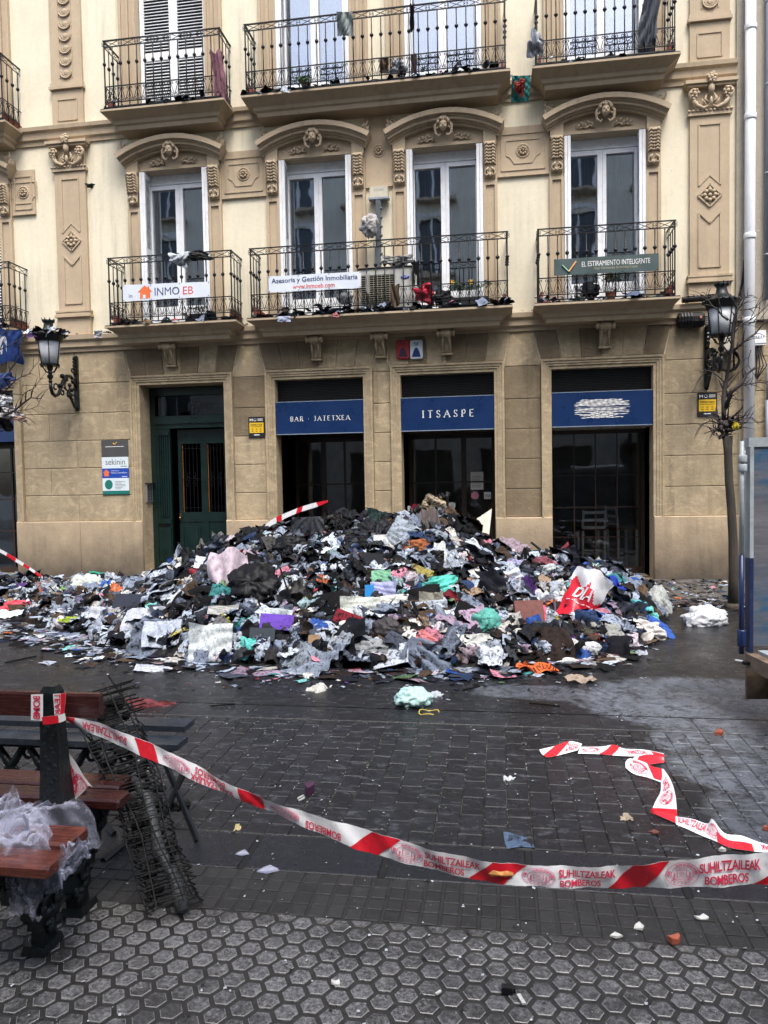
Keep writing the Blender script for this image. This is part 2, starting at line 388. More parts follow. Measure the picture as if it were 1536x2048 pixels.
for ar in ARCH:
    xs = [ar[0]+(ar[1]-ar[0])*i/6 for i in range(7)]
    for i in range(6):
        stone([(xs[i], 3.515), (xs[i+1], 3.515), (top(xs[i+1], ar), 3.985), (top(xs[i], ar), 3.985)], y0=-.002, mt=STONE2 if random.random() < .6 else STONE)
ext = [(-11.6, -11.6)]+ARCH+[(3.66, 3.66)]
for i in range(len(ext)-1):
    a, b = ext[i][1], ext[i+1][0]
    ta = top(a, ext[i]) if i else a; tb = top(b, ext[i+1]) if i+1 < len(ext)-1 else b
    nn = 2 if b-a > 1.5 else 1
    for k in range(nn):
        l, r_, tl, tr_ = a+(b-a)*k/nn, a+(b-a)*(k+1)/nn, ta+(tb-ta)*k/nn, ta+(tb-ta)*(k+1)/nn
        stone([(l, 3.42), (r_, 3.42), (tr_, 3.985), (tl, 3.985)])
for a, b in [(-11.6, -10.1), (-8.53, -7.3), (-7.3, -6.13), (-4.60, -3.70), (-2.19, -1.57), (-.05, .85), (2.40, 3.66)]:
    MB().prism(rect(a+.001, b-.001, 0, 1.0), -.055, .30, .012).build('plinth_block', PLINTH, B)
# architraves round the ground floor openings
for (o, d), ar in zip(OPEN, ARCH):
    b = MB()
    for x, s in ((o[0], -1), (o[1], 1)):
        X = lambda u: x+s*u
        for u0, u1, y in ((.0, .05, -.012), (.05, .085, -.03), (.085, .125, -.042), (.125, .16, -.058)):
            b.box(min(X(u0), X(u1)), max(X(u0), X(u1)), y, .013, 1.0, 3.35+u0)
    for u0, u1, y in ((.0, .05, -.012), (.05, .085, -.03), (.085, .125, -.042), (.125, .16, -.058)):
        b.box(o[0]-u1, o[1]+u1, y, .013, 3.35+u0+.0005, 3.35+u1)
    b.build('architrave', STONE, B)
# mouldings along x
def alongx(prof, x0, x1, name, mt, parent=B):
    n = len(prof); vs = [(x0, y, z) for y, z in prof]+[(x1, y, z) for y, z in prof]
    fs = [(i, (i+1) % n, n+(i+1) % n, n+i) for i in range(n)]+[tuple(range(n-1, -1, -1)), tuple(range(n, 2*n))]
    return MB().add(vs, fs).build(name, mt, parent)
lowp = [(.01,3.97),(-.03,3.97),(-.035,4.02),(-.075,4.05),(-.08,4.13),(-.12,4.17),(-.13,4.24),(.01,4.255)]
upp = [(.01,7.55),(-.03,7.55),(-.035,7.61),(-.07,7.64),(-.08,7.74),(-.12,7.77),(-.13,7.83),(.01,7.845)]
for k, (x0, x1) in enumerate([(-11.6, 3.60)]):
    alongx(lowp, x0, x1, 'string_course', TAN); alongx(upp, x0, x1, 'string_course', TAN)
# ---- carved ornament helpers (shared meshes)
def leafrow(b, pts, r, y):
    for i, (x, z) in enumerate(pts): b.ball((x, y, z), (r*(1-.05*i), r*.8, r*.7*(1-.05*i)), 6, 4)
def console_mesh():
    b = MB()
    b.box(-.105, .105, -.055, 0, 6.90, 6.92)
    prof = [(0,6.92),(-.15,6.92),(-.165,6.86),(-.15,6.74),(-.115,6.62),(-.09,6.52),(-.10,6.46),(-.085,6.42),(-.05,6.39),(0,6.38)]
    n = len(prof); vs = [(-.085, y, z) for y, z in prof]+[(.085, y, z) for y, z in prof]
    b.add(vs, [(i, (i+1) % n, n+(i+1) % n, n+i) for i in range(n)]+[tuple(range(n-1,-1,-1)), tuple(range(n,2*n))])
    for i in range(7):
        z = 6.87-i*.045; y = -.16+i*.009
        b.ball((0, y-.012, z), (.018, .02, .02), 6, 4)
        for s in (-1, 1):
            b.tube([(s*.02, y-.01, z-.01), (s*.05, y-.022, z+.012), (s*.085, y-.005, z-.015), (s*.09, y+.02, z-.04)], [.016,.02,.014,.005], 5)
    for s in (-1, 1):
        b.tube([(s*.03+x*s, -.11, z) for x, _, z in spiral((.015, 6.44), .045, .01, pi*.6, -pi*1.4, 10)], .012, 5)
        b.tube([(s*.02, -.12, 6.52), (s*.06, -.12, 6.49), (s*.075, -.105, 6.44)], [.016,.018,.008], 5)
    b.ball((0, -.10, 6.42), (.03, .03, .035), 6, 4)
    return b.mesh('console', TAN, True)
def mask_mesh():
    b = MB()
    b.ball((0,-.21,7.20), (.062,.06,.085), 10, 8); b.ball((0,-.272,7.19), (.012,.018,.022), 6, 4)
    for s in (-1, 1):
        b.ball((s*.025,-.262,7.215), (.017,.012,.009), 6, 4); b.ball((s*.03,-.25,7.165), (.022,.02,.02), 6, 4)
        for k in range(7):
            a = R_(20+k*24); b.ball((s*.085*math.cos(a)*1.0, -.20, 7.235+.085*math.sin(a)), (.034,.045,.034), 6, 4)
        b.tube([(s*.10+s*x, -.17, z) for x, _, z in spiral((.0, 7.20), .05, .012, pi*.75, -pi*1.3, 12)], .02, 5)
        b.tube([(s*.07,-.19,7.28), (s*.135,-.17,7.20), (s*.125,-.16,7.10), (s*.07,-.17,7.05), (s*.05,-.17,7.09)], [.018,.024,.022,.018,.01], 6)
        pts = [(s*.16, 7.06), (s*.22, 7.09), (s*.27, 7.05), (s*.32, 7.075), (s*.37, 7.045), (s*.42, 7.06)]
        b.tube([(x, -.05, z-.02) for x, z in pts], [.025,.02,.02,.016,.014,.006], 5)
        for i, (x, z) in enumerate(pts[:-1]): b.tube([(x, -.05, z-.02), (x+s*.02, -.075, z+.03), (x+s*.055, -.05, z+.045)], [.014,.016,.005], 5)
    for k in range(9): b.ball((random.uniform(-.05,.05), -.22+random.uniform(-.02,.02), 7.30+random.uniform(-.01,.045)), .024, 6, 4)
    b.ball((0,-.25,7.155), (.02,.008,.007), 6, 4)
    return b.mesh('carved_mask', TAN, True)
def crest_mesh():
    b = MB()
    for s in (-1, 1):
        b.tube([(s*.05+s*x, -.1, z) for x, _, z in spiral((.03, 7.53), .05, .012, -pi*.5, pi*1.4, 12)], .014, 5)
        b.tube([(s*.20+s*x, -.1, z) for x, _, z in spiral((.0, 7.475), .04, .01, pi, -pi*1.0, 12)], .013, 5)
        b.tube([(s*.02,-.1,7.46), (s*.09,-.11,7.47), (s*.16,-.1,7.50)], [.016,.02,.01], 5)
        b.tube([(s*.01,-.1,7.58), (s*.045,-.11,7.63), (s*.02,-.1,7.66)], [.014,.014,.005], 5)
    b.ball((0,-.11,7.56), (.03,.03,.05), 6, 4)
    return b.mesh('crest', TAN, True)
def corner_mesh(s):
    b = MB()
    if 1:
        b.tube([(s*.80,-.12,7.30), (s*.85,-.13,7.37), (s*.80,-.12,7.40), (s*.77,-.12,7.36)], [.02,.022,.014,.008], 5)
        b.tube([(s*.84,-.12,7.27), (s*.90,-.13,7.40), (s*.88,-.12,7.46)], [.02,.02,.005], 5)
        b.prism([(s*x, z) for x, z in ([(.74,7.27),(.92,7.20),(.92,7.34)] if s > 0 else [(.92,7.20),(.74,7.27),(.92,7.34)])], -.13, 0)
    return b.mesh('corner_ornament', TAN, True)
def surround_mesh(top_floor=False):
    b = MB(); z0 = 4.27 if not top_floor else 7.85; z1 = 6.96 if not top_floor else 12.0
    for s in (-1, 1):
        X = lambda u, v: (min(s*u, s*v), max(s*u, s*v))
        wj = .225 if not top_floor else .30
        b.box(*X(HW, HW+wj), -.035, .0, z0, z1)
        zz = 6.30 if not top_floor else z1
        b.box(*X(HW, HW+.045), -.062, -.035, z0+.25, zz+.03); b.box(*X(HW+wj-.045, HW+wj), -.062, -.035, z0+.25, zz+.03)
        if top_floor: b.box(*X(HW+.12, HW+.17), -.075, -.035, z0+.25, zz)
        else: b.box(*X(HW+.045, HW+wj-.045), -.062, -.035, zz-.02, zz+.03)
        b.box(*X(HW-.0, HW+wj+.0), -.08, -.035, z0, z0+.25)
        if not top_floor: b.box(*X(HW+.012, HW+wj-.012), -.10, -.0351, 6.92, 7.17)
    if not top_floor:
        half, rise = .95, .26; Rr = (half**2+rise**2)/(2*rise); zc = 7.44-Rr; A = math.asin(half/Rr); n = 18
        for (ra, rb, yy) in ((Rr, Rr-.075, -.27), (Rr-.075, Rr-.10, -.22), (Rr-.10, Rr-.14, -.20), (Rr-.14, Rr-.165, -.15), (Rr-.165, Rr-.20, -.11)):
            for i in range(n):
                a0, a1 = -A+2*A*i/n, -A+2*A*(i+1)/n
                p = [(rb*math.sin(a0), zc+rb*math.cos(a0)), (rb*math.sin(a1), zc+rb*math.cos(a1)), (ra*math.sin(a1), zc+ra*math.cos(a1)), (ra*math.sin(a0), zc+ra*math.cos(a0))]
                b.prism(p, yy, 0)
        R3 = Rr-.19; A3 = math.asin(.62/R3)
        arc = [(R3*math.sin(A3-2*A3*i/12), zc+R3*math.cos(A3-2*A3*i/12)) for i in range(13)]
        b.prism([(-.62, 6.955), (.62, 6.955)]+arc, -.03, 0)
        b.prism([(-.62, 6.955), (.62, 6.955), (.62, 7.0), (-.62, 7.0)], -.045, -.031)
    return b.mesh('window_surround', TAN)
def win_frame(z0, z1):
    b = MB(); y0, y1 = .19, .26
    b.box(-HW+.001, HW-.001, y0-.02, y1, z1-.16, z1-.001); b.box(-HW+.001, -HW+.05, y0, y1, z0, z1-.161); b.box(HW-.05, HW-.001, y0, y1, z0, z1-.161)
    for s in (-1, 1):
        a, c = (-HW+.051, -.002) if s < 0 else (.002, HW-.051)
        for (p, q2, r, t) in ((a, a+.055, z0, z1-.17), (c-.075, c, z0, z1-.17), (a+.0551, c-.0751, z1-.24, z1-.17), (a+.0551, c-.0751, z0, z0+.42)):
            b.box(p, q2, y0-.015, y1-.01, r, t)
    return b.mesh('window', WHITE)
def pane_mesh(z0, z1, s, mt):
    a, c = (-HW+.1065, -.0775) if s < 0 else (.0775, HW-.1065)
    a, c = (-HW+.106, -.077) if s < 0 else (.057, HW-.126)
    b = MB().box(-HW+.1 if s < 0 else .05, -.07 if s < 0 else HW-.12, .222, .228, z0+.40, z1-.22)
    return b.mesh('pane', mt)
def shutter_mesh(z0, z1):
    b = MB(); y0, y1 = -.075, .165
    for x in (0, .05):
        b.box(x, x+.045, y0, y0+.04, z0, z1); b.box(x, x+.03, y1-.04, y1, z0, z1)
        for z, h in ((z0, .12), ((z0+z1)/2-.05, .1), (z1-.08, .08)): b.box(x+.001, x+.044, y0+.04, y1-.04, z, z+h)
        z = z0+.13
        while z < z1-.1:
            if abs(z-(z0+z1)/2) > .06: b.beam((x+.022, y0+.04, z), (x+.022, y1-.04, z), .042, .006)
            z += .045
    return b.mesh('shutter', WHITE)
CON, MSK, CRS, SUR, SUR2 = console_mesh(), mask_mesh(), crest_mesh(), surround_mesh(), surround_mesh(True)
CORN = [corner_mesh(-1), corner_mesh(1)]
FR1, FR2 = win_frame(4.29, ZT), win_frame(7.83, 10.6)
PL1, PR1 = pane_mesh(4.29, ZT, -1, GLASS), pane_mesh(4.29, ZT, 1, GLASS)
PL2, PR2 = pane_mesh(7.83, 10.6, -1, GLASS), pane_mesh(7.83, 10.6, 1, GLASS)
SH1, SH2 = shutter_mesh(4.31, 6.93), shutter_mesh(7.84, 10.55)
def curtain(z0, z1, mt, seed):
    b = MB(); n = 40; vs = []
    for i in range(n+1):
        x = -HW+.02+(2*HW-.04)*i/n; y = .34+.018*math.sin(i*1.9+seed)+.012*math.sin(i*.7+seed*2)
        vs += [(x, y, z0), (x, y, z1)]
    b.add(vs, [(2*i, 2*i+2, 2*i+3, 2*i+1) for i in range(n)]); return b.mesh('curtain', mt, True)
def louvre_leaf(z0, z1, s):
    b = MB(); a, c = (-HW+.01, -.002) if s < 0 else (.002, HW-.01); y0, y1 = .10, .14
    b.box(a, a+.075, y0, y1, z0, z1); b.box(c-.07, c, y0, y1, z0, z1)
    for z, h in ((z0, .32), (z0+1.02, .13), (z1-.1, .1)): b.box(a+.0751, c-.0701, y0+.002, y1-.002, z, z+h)
    z = z0+.36
    while z < z1-.13:
        if not (z0+1.0 < z < z0+1.17):
            b.add([(a+.075, y0+.002, z), (c-.07, y0+.002, z), (c-.07, y1, z+.036), (a+.075, y1, z+.036)], [(0,1,2,3)])
            b.add([(a+.075, y0+.002, z), (c-.07, y0+.002, z), (c-.07, y0+.006, z-.006), (a+.075, y0+.006, z-.006)], [(3,2,1,0)])
        z += .052
    b.box(a+.0755, c-.0705, y1+.02, y1+.025, z0, z1, 1)
    return b.mesh('shutter', [WHITE, SHUT])
LF = {(lv, s): louvre_leaf(*(zz), s) for lv, zz in ((1, (4.31, 6.93)), (2, (7.84, 10.55))) for s in (-1, 1)}
for i, c in enumerate(WC):
    for lv in (1, 2):
        f = obj('window', FR1 if lv == 1 else FR2, B, (c, 0, 0))
        closed = (lv == 2 and i in (0, 1)) or (lv == 1 and i == 0)
        if closed:
            for s in (-1, 1): obj('shutter', LF[(lv, s)], f)
        else:
            obj('pane', PL1 if lv == 1 else PL2, f); obj('pane', PR1 if lv == 1 else PR2, f)
            for s in (-1, 1):
                o = obj('shutter', SH1 if lv == 1 else SH2, f, (-HW+.004, 0, 0) if s < 0 else (HW-.004, 0, 0), None, (1 if s < 0 else -1, 1, 1))
        z0, z1 = (4.28, 6.9) if lv == 1 else (7.82, 10.5)
        obj('curtain', curtain(z0, z1, (CURT, CURT, CURT2, CURT, CURT)[i] if lv == 1 else CURT, i*1.3+lv), f)
        MB().box(-HW-.1, HW+.1, .6, .65, z0, z1+.2).build('dark_room', BLACKIN, f)
        su = obj('window_surround', SUR if lv == 1 else SUR2, B, (c, 0, 0))
        if lv == 1:
            obj('console', CON, su, (-HW-.112, 0, 0)); obj('console', CON, su, (HW+.112, 0, 0))
            obj('carved_mask', MSK, su); obj('crest', CRS, su); obj('corner_ornament', CORN[0], su); obj('corner_ornament', CORN[1], su)
# panels between the first floor windows
def ring(b, cx, cz, r, y, rr, n=20, seg=5): b.tube([(cx+r*math.cos(2*pi*k/n), y, cz+r*math.sin(2*pi*k/n)) for k in range(n+1)], rr, seg, cap=False)
def rosette(cx, cz, r, parent, name='rosette'):
    b = MB(); ring(b, cx, cz, r, -.03, r*.14)
    for k in range(8):
        a = 2*pi*k/8; b.ball((cx+r*.5*math.cos(a), -.045, cz+r*.5*math.sin(a)), (r*.24, .03, r*.24), 6, 4)
    b.ball((cx, -.06, cz), (r*.2, .03, r*.2), 8, 5); ring(b, cx, cz, r*.78, -.03, r*.06)
    return b.build(name, TAN, parent, smooth=True)
def panelband(x0, x1, z0, z1, inner=True):
    b = MB().box(x0, x1, -.03, 0, z0, z1)
    b.box(x0, x1, -.042, -.0301, z0, z0+.02)
    if inner:
        cx = (x0+x1)/2; hw = (x1-x0)/2-.06; zc = (z0+z1)/2
        for p in ([(cx-hw, zc+.27), (cx+hw, zc+.27)], [(cx-hw, zc-.29), (cx+hw, zc-.29)]): b.beam((p[0][0], -.034, p[0][1]), (p[1][0], -.034, p[1][1]), .018, .016)
        for s in (-1, 1):
            b.beam((cx+s*hw, -.034, zc-.29), (cx+s*hw, -.034, zc+.27), .016, .018)
            pts = [(cx+s*.26, -.036, zc+.17), (cx+s*.26, -.036, zc-.06), (cx+s*.2, -.036, zc-.09), (cx+s*.155, -.036, zc-.16), (cx+s*.14, -.036, zc-.19), (cx, -.036, zc-.19)]
            b.tube(pts, .008, 4); b.tube([(cx+s*.26, -.036, zc+.17), (cx, -.036, zc+.17)], .008, 4)
    o = b.build('wall_panel', TAN, B)
    rosette((x0+x1)/2, (z0+z1)/2, .10 if inner else .095, o)
panelband(-4.535, -3.76, 6.39, 7.16); panelband(.04, .835, 6.39, 7.16); panelband(-8.39+.0, -7.95, 6.39, 7.16)
panelband(-2.08, -1.64, 6.39, 7.54, False)
# giant pilasters
def pilaster(x0, x1):
    xm = (x0+x1)/2; b = MB()
    b.box(x0-.02, x1+.02, -.075, 0, 4.256, 4.56)
    b.box(x0-.05, x1+.05, -.12, -.0, 4.56, 4.60); b.box(x0-.03, x1+.03, -.095, -.0, 4.60, 4.645); b.box(x0-.04, x1+.04, -.105, -.0, 4.645, 4.675)
    b.box(x0, x1, -.055, 0, 4.675, 7.06)
    b.box(x0-.03, x1+.03, -.085, 0, 7.06, 7.12); b.box(x0, x1, -.06, 0, 7.12, 7.46)
    b.box(x0-.06, x1+.06, -.14, 0, 7.46, 7.50); b.box(x0-.09, x1+.09, -.17, 0, 7.50, 7.549)
    for z0, z1, brk in ((4.80, 6.93, True), (7.93, 8.28, False)):
        if brk:
            px0, px1 = x0+.13, x1-.13
            for z, t in ((z1, 1), (z0, 1)): b.beam((px0, -.06, z), (px1, -.06, z), .02, .024)
            for xx in (px0, px1): b.beam((xx, -.06, 5.62), (xx, -.06, z0), .024, .02); b.beam((xx, -.06, z1), (xx, -.06, 6.02), .024, .02)
            for s in (-1, 1):
                e = xm+s*(xm-px0)
                b.beam((e, -.062, 5.62), (xm, -.062, 5.46), .022, .024); b.beam((e, -.06, 6.02), (xm, -.06, 6.17), .01, .014)
                b.beam((xm, -.066, 5.70), (xm+s*.17, -.066, 5.87), .022, .024); b.beam((xm, -.066, 6.04), (xm+s*.17, -.066, 5.87), .022, .024)
        else:
            b.box(x0, x1, -.05, 0, 7.846, 8.45)
            b.beam((x0+.11, -.054, z1), (x1-.11, -.054, z1), .016, .02); b.beam((x0+.11, -.054, z0), (x1-.11, -.054, z0), .016, .02)
            for xx in (x0+.11, x1-.11): b.beam((xx, -.054, z0), (xx, -.054, z1), .02, .016)
    b.box(x0-.03, x1+.03, -.09, 0, 8.45, 8.50); b.box(x0-.015, x1+.015, -.07, 0, 8.50, 8.56); b.box(x0, x1, -.05, 0, 8.56, 12)
    o = b.build('pilaster', TAN, B)
    d = MB()
    for k in range(9):
        a = 2*pi*k/8 if k < 8 else 0; r = .075 if k < 8 else 0
        d.ball((xm+r*math.cos(a), -.075, 5.87+r*math.sin(a)), (.034, .03, .034) , 6, 4)
        if k < 8 and k % 2 == 0: d.ball((xm+.115*math.cos(a), -.065, 5.87+.115*math.sin(a)), (.022, .02, .022), 6, 4)
    d.build('diamond_carving', TAN, o, smooth=True)
    c = MB()
    for s in (-1, 1):
        c.tube([(xm+s*.235+s*x, -.13, z) for x, _, z in spiral((0, 7.36), .085, .02, -pi*.6, pi*1.6, 16)], [.028]*17, 6)
        c.ball((xm+s*.235, -.14, 7.36), (.035, .04, .035), 6, 4)
        for k in range(6): c.ball((xm+s*.235+.055*math.cos(k), -.155, 7.36+.055*math.sin(k)), .02, 6, 4)
        c.tube([(xm+s*.25, -.12, 7.28), (xm+s*.2, -.11, 7.19), (xm+s*.1, -.1, 7.15), (xm+s*.03, -.1, 7.19)], [.035,.035,.028,.014], 6)
        c.tube([(xm+s*.03, -.1, 7.22), (xm+s*.09, -.12, 7.27), (xm+s*.05, -.1, 7.36)], [.02,.024,.01], 5)
        c.tube([(xm+s*.05, -.1, 7.17), (xm+s*.1, -.12, 7.24), (xm+s*.13, -.1, 7.29)], [.014,.018,.006], 5)
    for k in range(12):
        a = 2.4*k; r = .018*math.sqrt(k)*1.1; c.ball((xm+r*math.cos(a), -.19+.02*r*10, 7.56+r*math.sin(a)), .03, 6, 4)
    c.ball((xm, -.14, 7.42), (.05, .05, .09), 8, 5); c.ball((xm, -.13, 7.24), (.025, .03, .07), 6, 4)
    for k in range(11): c.ball((x0-.02+(x1-x0+.04)*k/10, -.09, 7.125), (.028, .02, .02), 6, 4)
    c.build('capital', TAN, o, smooth=True)
    for k in range(9):
        z = 8.74+k*.205; q = MB()
        q.tube([(xm+.105*math.cos(a), -.065, z+.105*math.sin(a)) for a in [R_(170+20*j) for j in range(11)]], .016, 5)
        q.tube([(xm+.07*math.cos(a), -.06, z+.07*math.sin(a)) for a in [R_(180+22.5*j) for j in range(9)]], .01, 4)
        q.ball((xm, -.055, z-.01), (.045, .02, .05), 6, 4)
        q.box(xm-.125, xm-.112, -.062, -.05, z-.1, z+.1); q.box(xm+.112, xm+.125, -.062, -.05, z-.1, z+.1)
        q.build('scale_carving', TAN, o, smooth=False)
pilaster(-7.555, -6.98); pilaster(2.93, 3.50); pilaster(-11.3, -10.75)
# ------------------------------------------------------------------ balconies
def baluster_mesh(z, hgt=1.0):
    b = MB(); b.tube([(0,0,z+.04), (0,0,z+1.01)], .0095, 5)
    b.ball((0,0,z+.735), (.028,.028,.034), 8, 5)
    for k in range(6):
        a = 2*pi*k/6; b.ball((.021*math.cos(a), .021*math.sin(a), z+.735), (.011,.011,.018), 5, 3)
    b.ball((0,0,z+.70), (.012,.012,.01), 5, 3); b.ball((0,0,z+.77), (.012,.012,.01), 5, 3)
    return b.mesh('baluster', IRON, True)
BAL = {}
def scrollunit(b, p, q, z, kind):
    p, q = Vector(p), Vector(q); L = (q-p).length; t = (q-p)/L
    T = lambda pts: [tuple(p+t*x+Vector((0,0,z+zz))) for x, _, zz in pts]
    if kind == 'heart':   # between z .12 and .375
        c = L/2
        for s in (-1, 1):
            b.tube(T([(c, 0, .135), (c+s*L*.42, 0, .33)]+[(c+s*(L*.27)+s*x, 0, zz) for x, _, zz in spiral((0, .332), .022, .008, 0, pi*1.7, 7)]), .0058, 4)
            b.tube(T([(c+s*L*.30+s*x, 0, zz) for x, _, zz in spiral((0, .155), .024, .007, pi*.5, pi*2.3, 7)]), .0058, 4)
            b.tube(T([(c+s*L*.34, 0, .18), (c+s*L*.5, 0, .27)]), .004, 3)
    elif kind == 'x':
        b.beam(*T([(0,0,1.015), (L,0,1.095)]), .006, .008); b.beam(*T([(0,0,1.095), (L,0,1.015)]), .006, .008)
    elif kind == 'rings':
        for s in (-1, 1):
            for u in (-1, 1):
                b.tube(T([(L/2+s*.021+s*x, 0, 1.055+u*.02+u*(zz)) for x, _, zz in spiral((0, 0), .018, .010, -pi*.8, pi*.95, 8)]), .0045, 4)
def balcony(x0, x1, z, tilt=0.0):
    s = MB(); k = [(.20,-.33,-.25), (.19,-.35,-.19), (.15,-.385,-.17), (.14,-.40,-.12), (.10,-.44,-.09), (.055,-.49,-.06), (.02,-.535,-.035), (.012,-.54,-.034), (.0,-.56,-.03), (0,-.56,0)]
    s.loft([(x0+i, x1-i, y, 0.0, z+h) for i, y, h in k])
    s.box(x0+.01, x1-.01, -.555, -.005, z+.0005, z+.014, 1)
    o = s.build('balcony', [SLABM, CHAR], B)
    if z not in BAL: BAL[z] = baluster_mesh(z+.012)
    a, b_, yf = x0+.075, x1-.075, -.50; n = round((b_-a)/.1435); st = (b_-a)/n
    for i in range(n+1): obj('baluster', BAL[z], o, (a+i*st, yf, 0))
    for X in (a, b_):
        for j in range(1, 4): obj('baluster', BAL[z], o, (X, yf+j*.143, 0))
    r = MB(); zz = z+.012
    r.beam((a-.02, yf, zz+1.11), (b_+.02, yf, zz+1.11), .03, .014)
    for h, t in ((1.01, .015), (.375, .015), (.12, .014), (.045, .018)): r.beam((a-.012, yf, zz+h), (b_+.012, yf, zz+h), t, t)
    for X in (a, b_):
        r.beam((X, yf+.0155, zz+1.1095), (X, -.0, zz+1.1095), .03, .013)
        for h, t in ((1.01, .012), (.375, .012), (.12, .012), (.045, .016)): r.beam((X, yf+.0062, zz+h+.0005), (X, 0, zz+h+.0005), t, t)
        r.beam((X, yf, zz), (X, yf, zz+1.102), .018, .018)
    r.build('handrail', IRON, o)
    q = MB()
    for i in range(n):
        scrollunit(q, (a+i*st, yf, 0), (a+(i+1)*st, yf, 0), zz, 'heart')
    m2 = max(2, round((b_-a)/.287)); s2 = (b_-a)/m2
    for i in range(m2):
        scrollunit(q, (a+i*s2+.045, yf, 0), (a+(i+1)*s2-.045, yf, 0), zz, 'x')
    for i in range(m2+1):
        scrollunit(q, (a+i*s2-.045, yf, 0), (a+i*s2+.045, yf, 0), zz, 'rings')
    for X in (a, b_):
        for j in range(3): scrollunit(q, (X, yf+j*.143, 0), (X, yf+(j+1)*.143, 0), zz, 'heart')
        for j in range(2): scrollunit(q, (X, yf+j*.24+.02, 0), (X, yf+(j+1)*.24-.02, 0), zz, 'x')
    stuff(q.build('scrollwork', IRON, o))
    for X, u, v in ((x0+.10, x0+.1401, x0+.36), (x1-.14, x1-.36, x1-.1401)):
        MB().box(X, X+.04, -.44, -.002, z+.015, z+.20).box(u, v, -.05, -.0051, z+.015, z+.17).build('skirting', RED, o)
    return o
ZB1, ZB2 = 4.265, 7.775
BALC = {}
for nm, x0, x1 in (('Z', -10.6, -8.10), ('A', -6.43, -4.16), ('B', -3.98, .245), ('D', .565, 2.685)):
    BALC[nm+'1'] = balcony(x0, x1, ZB1+(.06 if nm == 'Z' else 0)); BALC[nm+'2'] = balcony(x0 + (.04 if nm == 'A' else 0), x1-(.1 if nm == 'A' else 0), ZB2)
# carved corbels below the first floor balconies
def corbel_mesh():
    b = MB()
    prof = [(0,4.01),(-.25,4.01),(-.27,3.97),(-.24,3.90),(-.15,3.87),(-.12,3.80),(-.10,3.70),(-.06,3.66),(0,3.65)]
    n = len(prof); b.add([(-.075,y,z) for y,z in prof]+[(.075,y,z) for y,z in prof], [(i,(i+1)%n,n+(i+1)%n,n+i) for i in range(n)]+[tuple(range(n-1,-1,-1)), tuple(range(n,2*n))])
    b.tube([(-.125, -.22, 3.955), (-.06,-.22,3.955), (.06,-.22,3.955), (.125,-.22,3.955)], [.05,.035,.035,.05], 8)
    for s in (-1, 1):
        b.ball((s*.125, -.22, 3.955), (.025,.06,.06), 8, 5)
        b.tube([(s*.05,-.2,3.9), (s*.06,-.15,3.8), (s*.045,-.11,3.7)], [.02,.018,.01], 5)
    b.box(-.09, .09, -.085, 0, 3.63, 3.66)
    return b.mesh('corbel', STONE, True)
CB = corbel_mesh()
for x in (-9.235, W(345,700)[0], -2.95, -1.88, -.80, 1.66): obj('corbel', CB, B, (x, 0, 0))
# ------------------------------------------------------------------ door and shopfronts (parts of the building)
def pxX(px, Y, py=950): return W(px, py, Y)[0]
dr = MB(); yd = .40; a, b_ = DOOR
dr.box(a+.002, a+.10, yd-.04, yd+.05, .02, 3.34); dr.box(b_-.08, b_-.002, yd-.04, yd+.05, .02, 3.34)
dr.box(a+.1, b_-.08, yd-.03, yd+.05, 3.20, 3.34); dr.box(a+.1, b_-.08, yd-.07, yd+.05, 2.70, 2.79); dr.box(a+.1, b_-.08, yd-.05, yd+.05, 2.79, 2.84); dr.box(a+.1, b_-.08, yd-.04, yd+.05, 2.62, 2.70)
dr.box(a+.1, a+.36, yd-.03, yd+.04, .02, 2.62)
for k in range(5): dr.box(a+.135+k*.042, a+.155+k*.042, yd-.05, yd-.03, 1.05, 2.5)
dr.box(a+.11, a+.35, yd-.07, yd-.03, .93, 1.0); dr.box(a+.12, a+.34, yd-.05, yd-.03, .25, .85); dr.box(a+.11, a+.35, yd-.06, yd-.03, 2.5, 2.56)
door = dr.build('door', GREEN, B)
MB().box(a+.14, b_-.12, yd, yd+.01, 2.85, 3.19).build('transom_pane', GLASSD, door)
tb = MB(); fit_text(tb, '1890', -5.42, -5.0, 2.93, 3.05, yd-.006)
tb.build('transom_number', mat('dull_metal', (.03,.03,.03), .5), door)
lx0, lx1 = pxX(357, .5), b_-.09
lf = MB(); gw = (lx1-lx0)
for x0, x1 in ((0, .07), (.43*gw, .55*gw), (gw-.13, gw)): lf.box(lx0+x0, lx0+x1, .50, .55, .03, 2.6)
for z0, z1 in ((.03, .2), (.95, 1.12), (2.35, 2.6)): lf.box(lx0+.0701, lx0+gw-.1301, .501, .549, z0, z1)
for x0, x1 in ((.07, .43*gw), (.55*gw, gw-.13)):
    lf.box(lx0+x0, lx0+x1, .515, .54, .2, .95); lf.box(lx0+x0+.04, lx0+x1-.04, .50, .5149, .28, .86); lf.box(lx0+x0+.08, lx0+x1-.08, .49, .4999, .34, .80)
leaf = lf.build('door_leaf', GREEN, door)
gr = MB()
for x0, x1 in ((.07, .43*gw), (.55*gw, gw-.13)):
    for k in range(1, 5): x = lx0+x0+(x1-x0)*k/5; gr.tube([(x, .505, 1.12), (x, .505, 2.35)], .006, 5)
    xm = lx0+(x0+x1)/2
    for z in (1.2, 1.72, 2.26): gr.tube([(lx0+x0, .505, z), (lx0+x1, .505, z)], .005, 4)
    for s in (-1, 1):
        for zc in (1.72, 1.8, 1.62): gr.tube([(xm+s*.05+x*s, .495, z) for x, _, z in spiral((0, zc), .045, .012, -pi*.5, pi*1.2, 9)], .006, 4)
stuff(gr.build('grille', IRON, door))
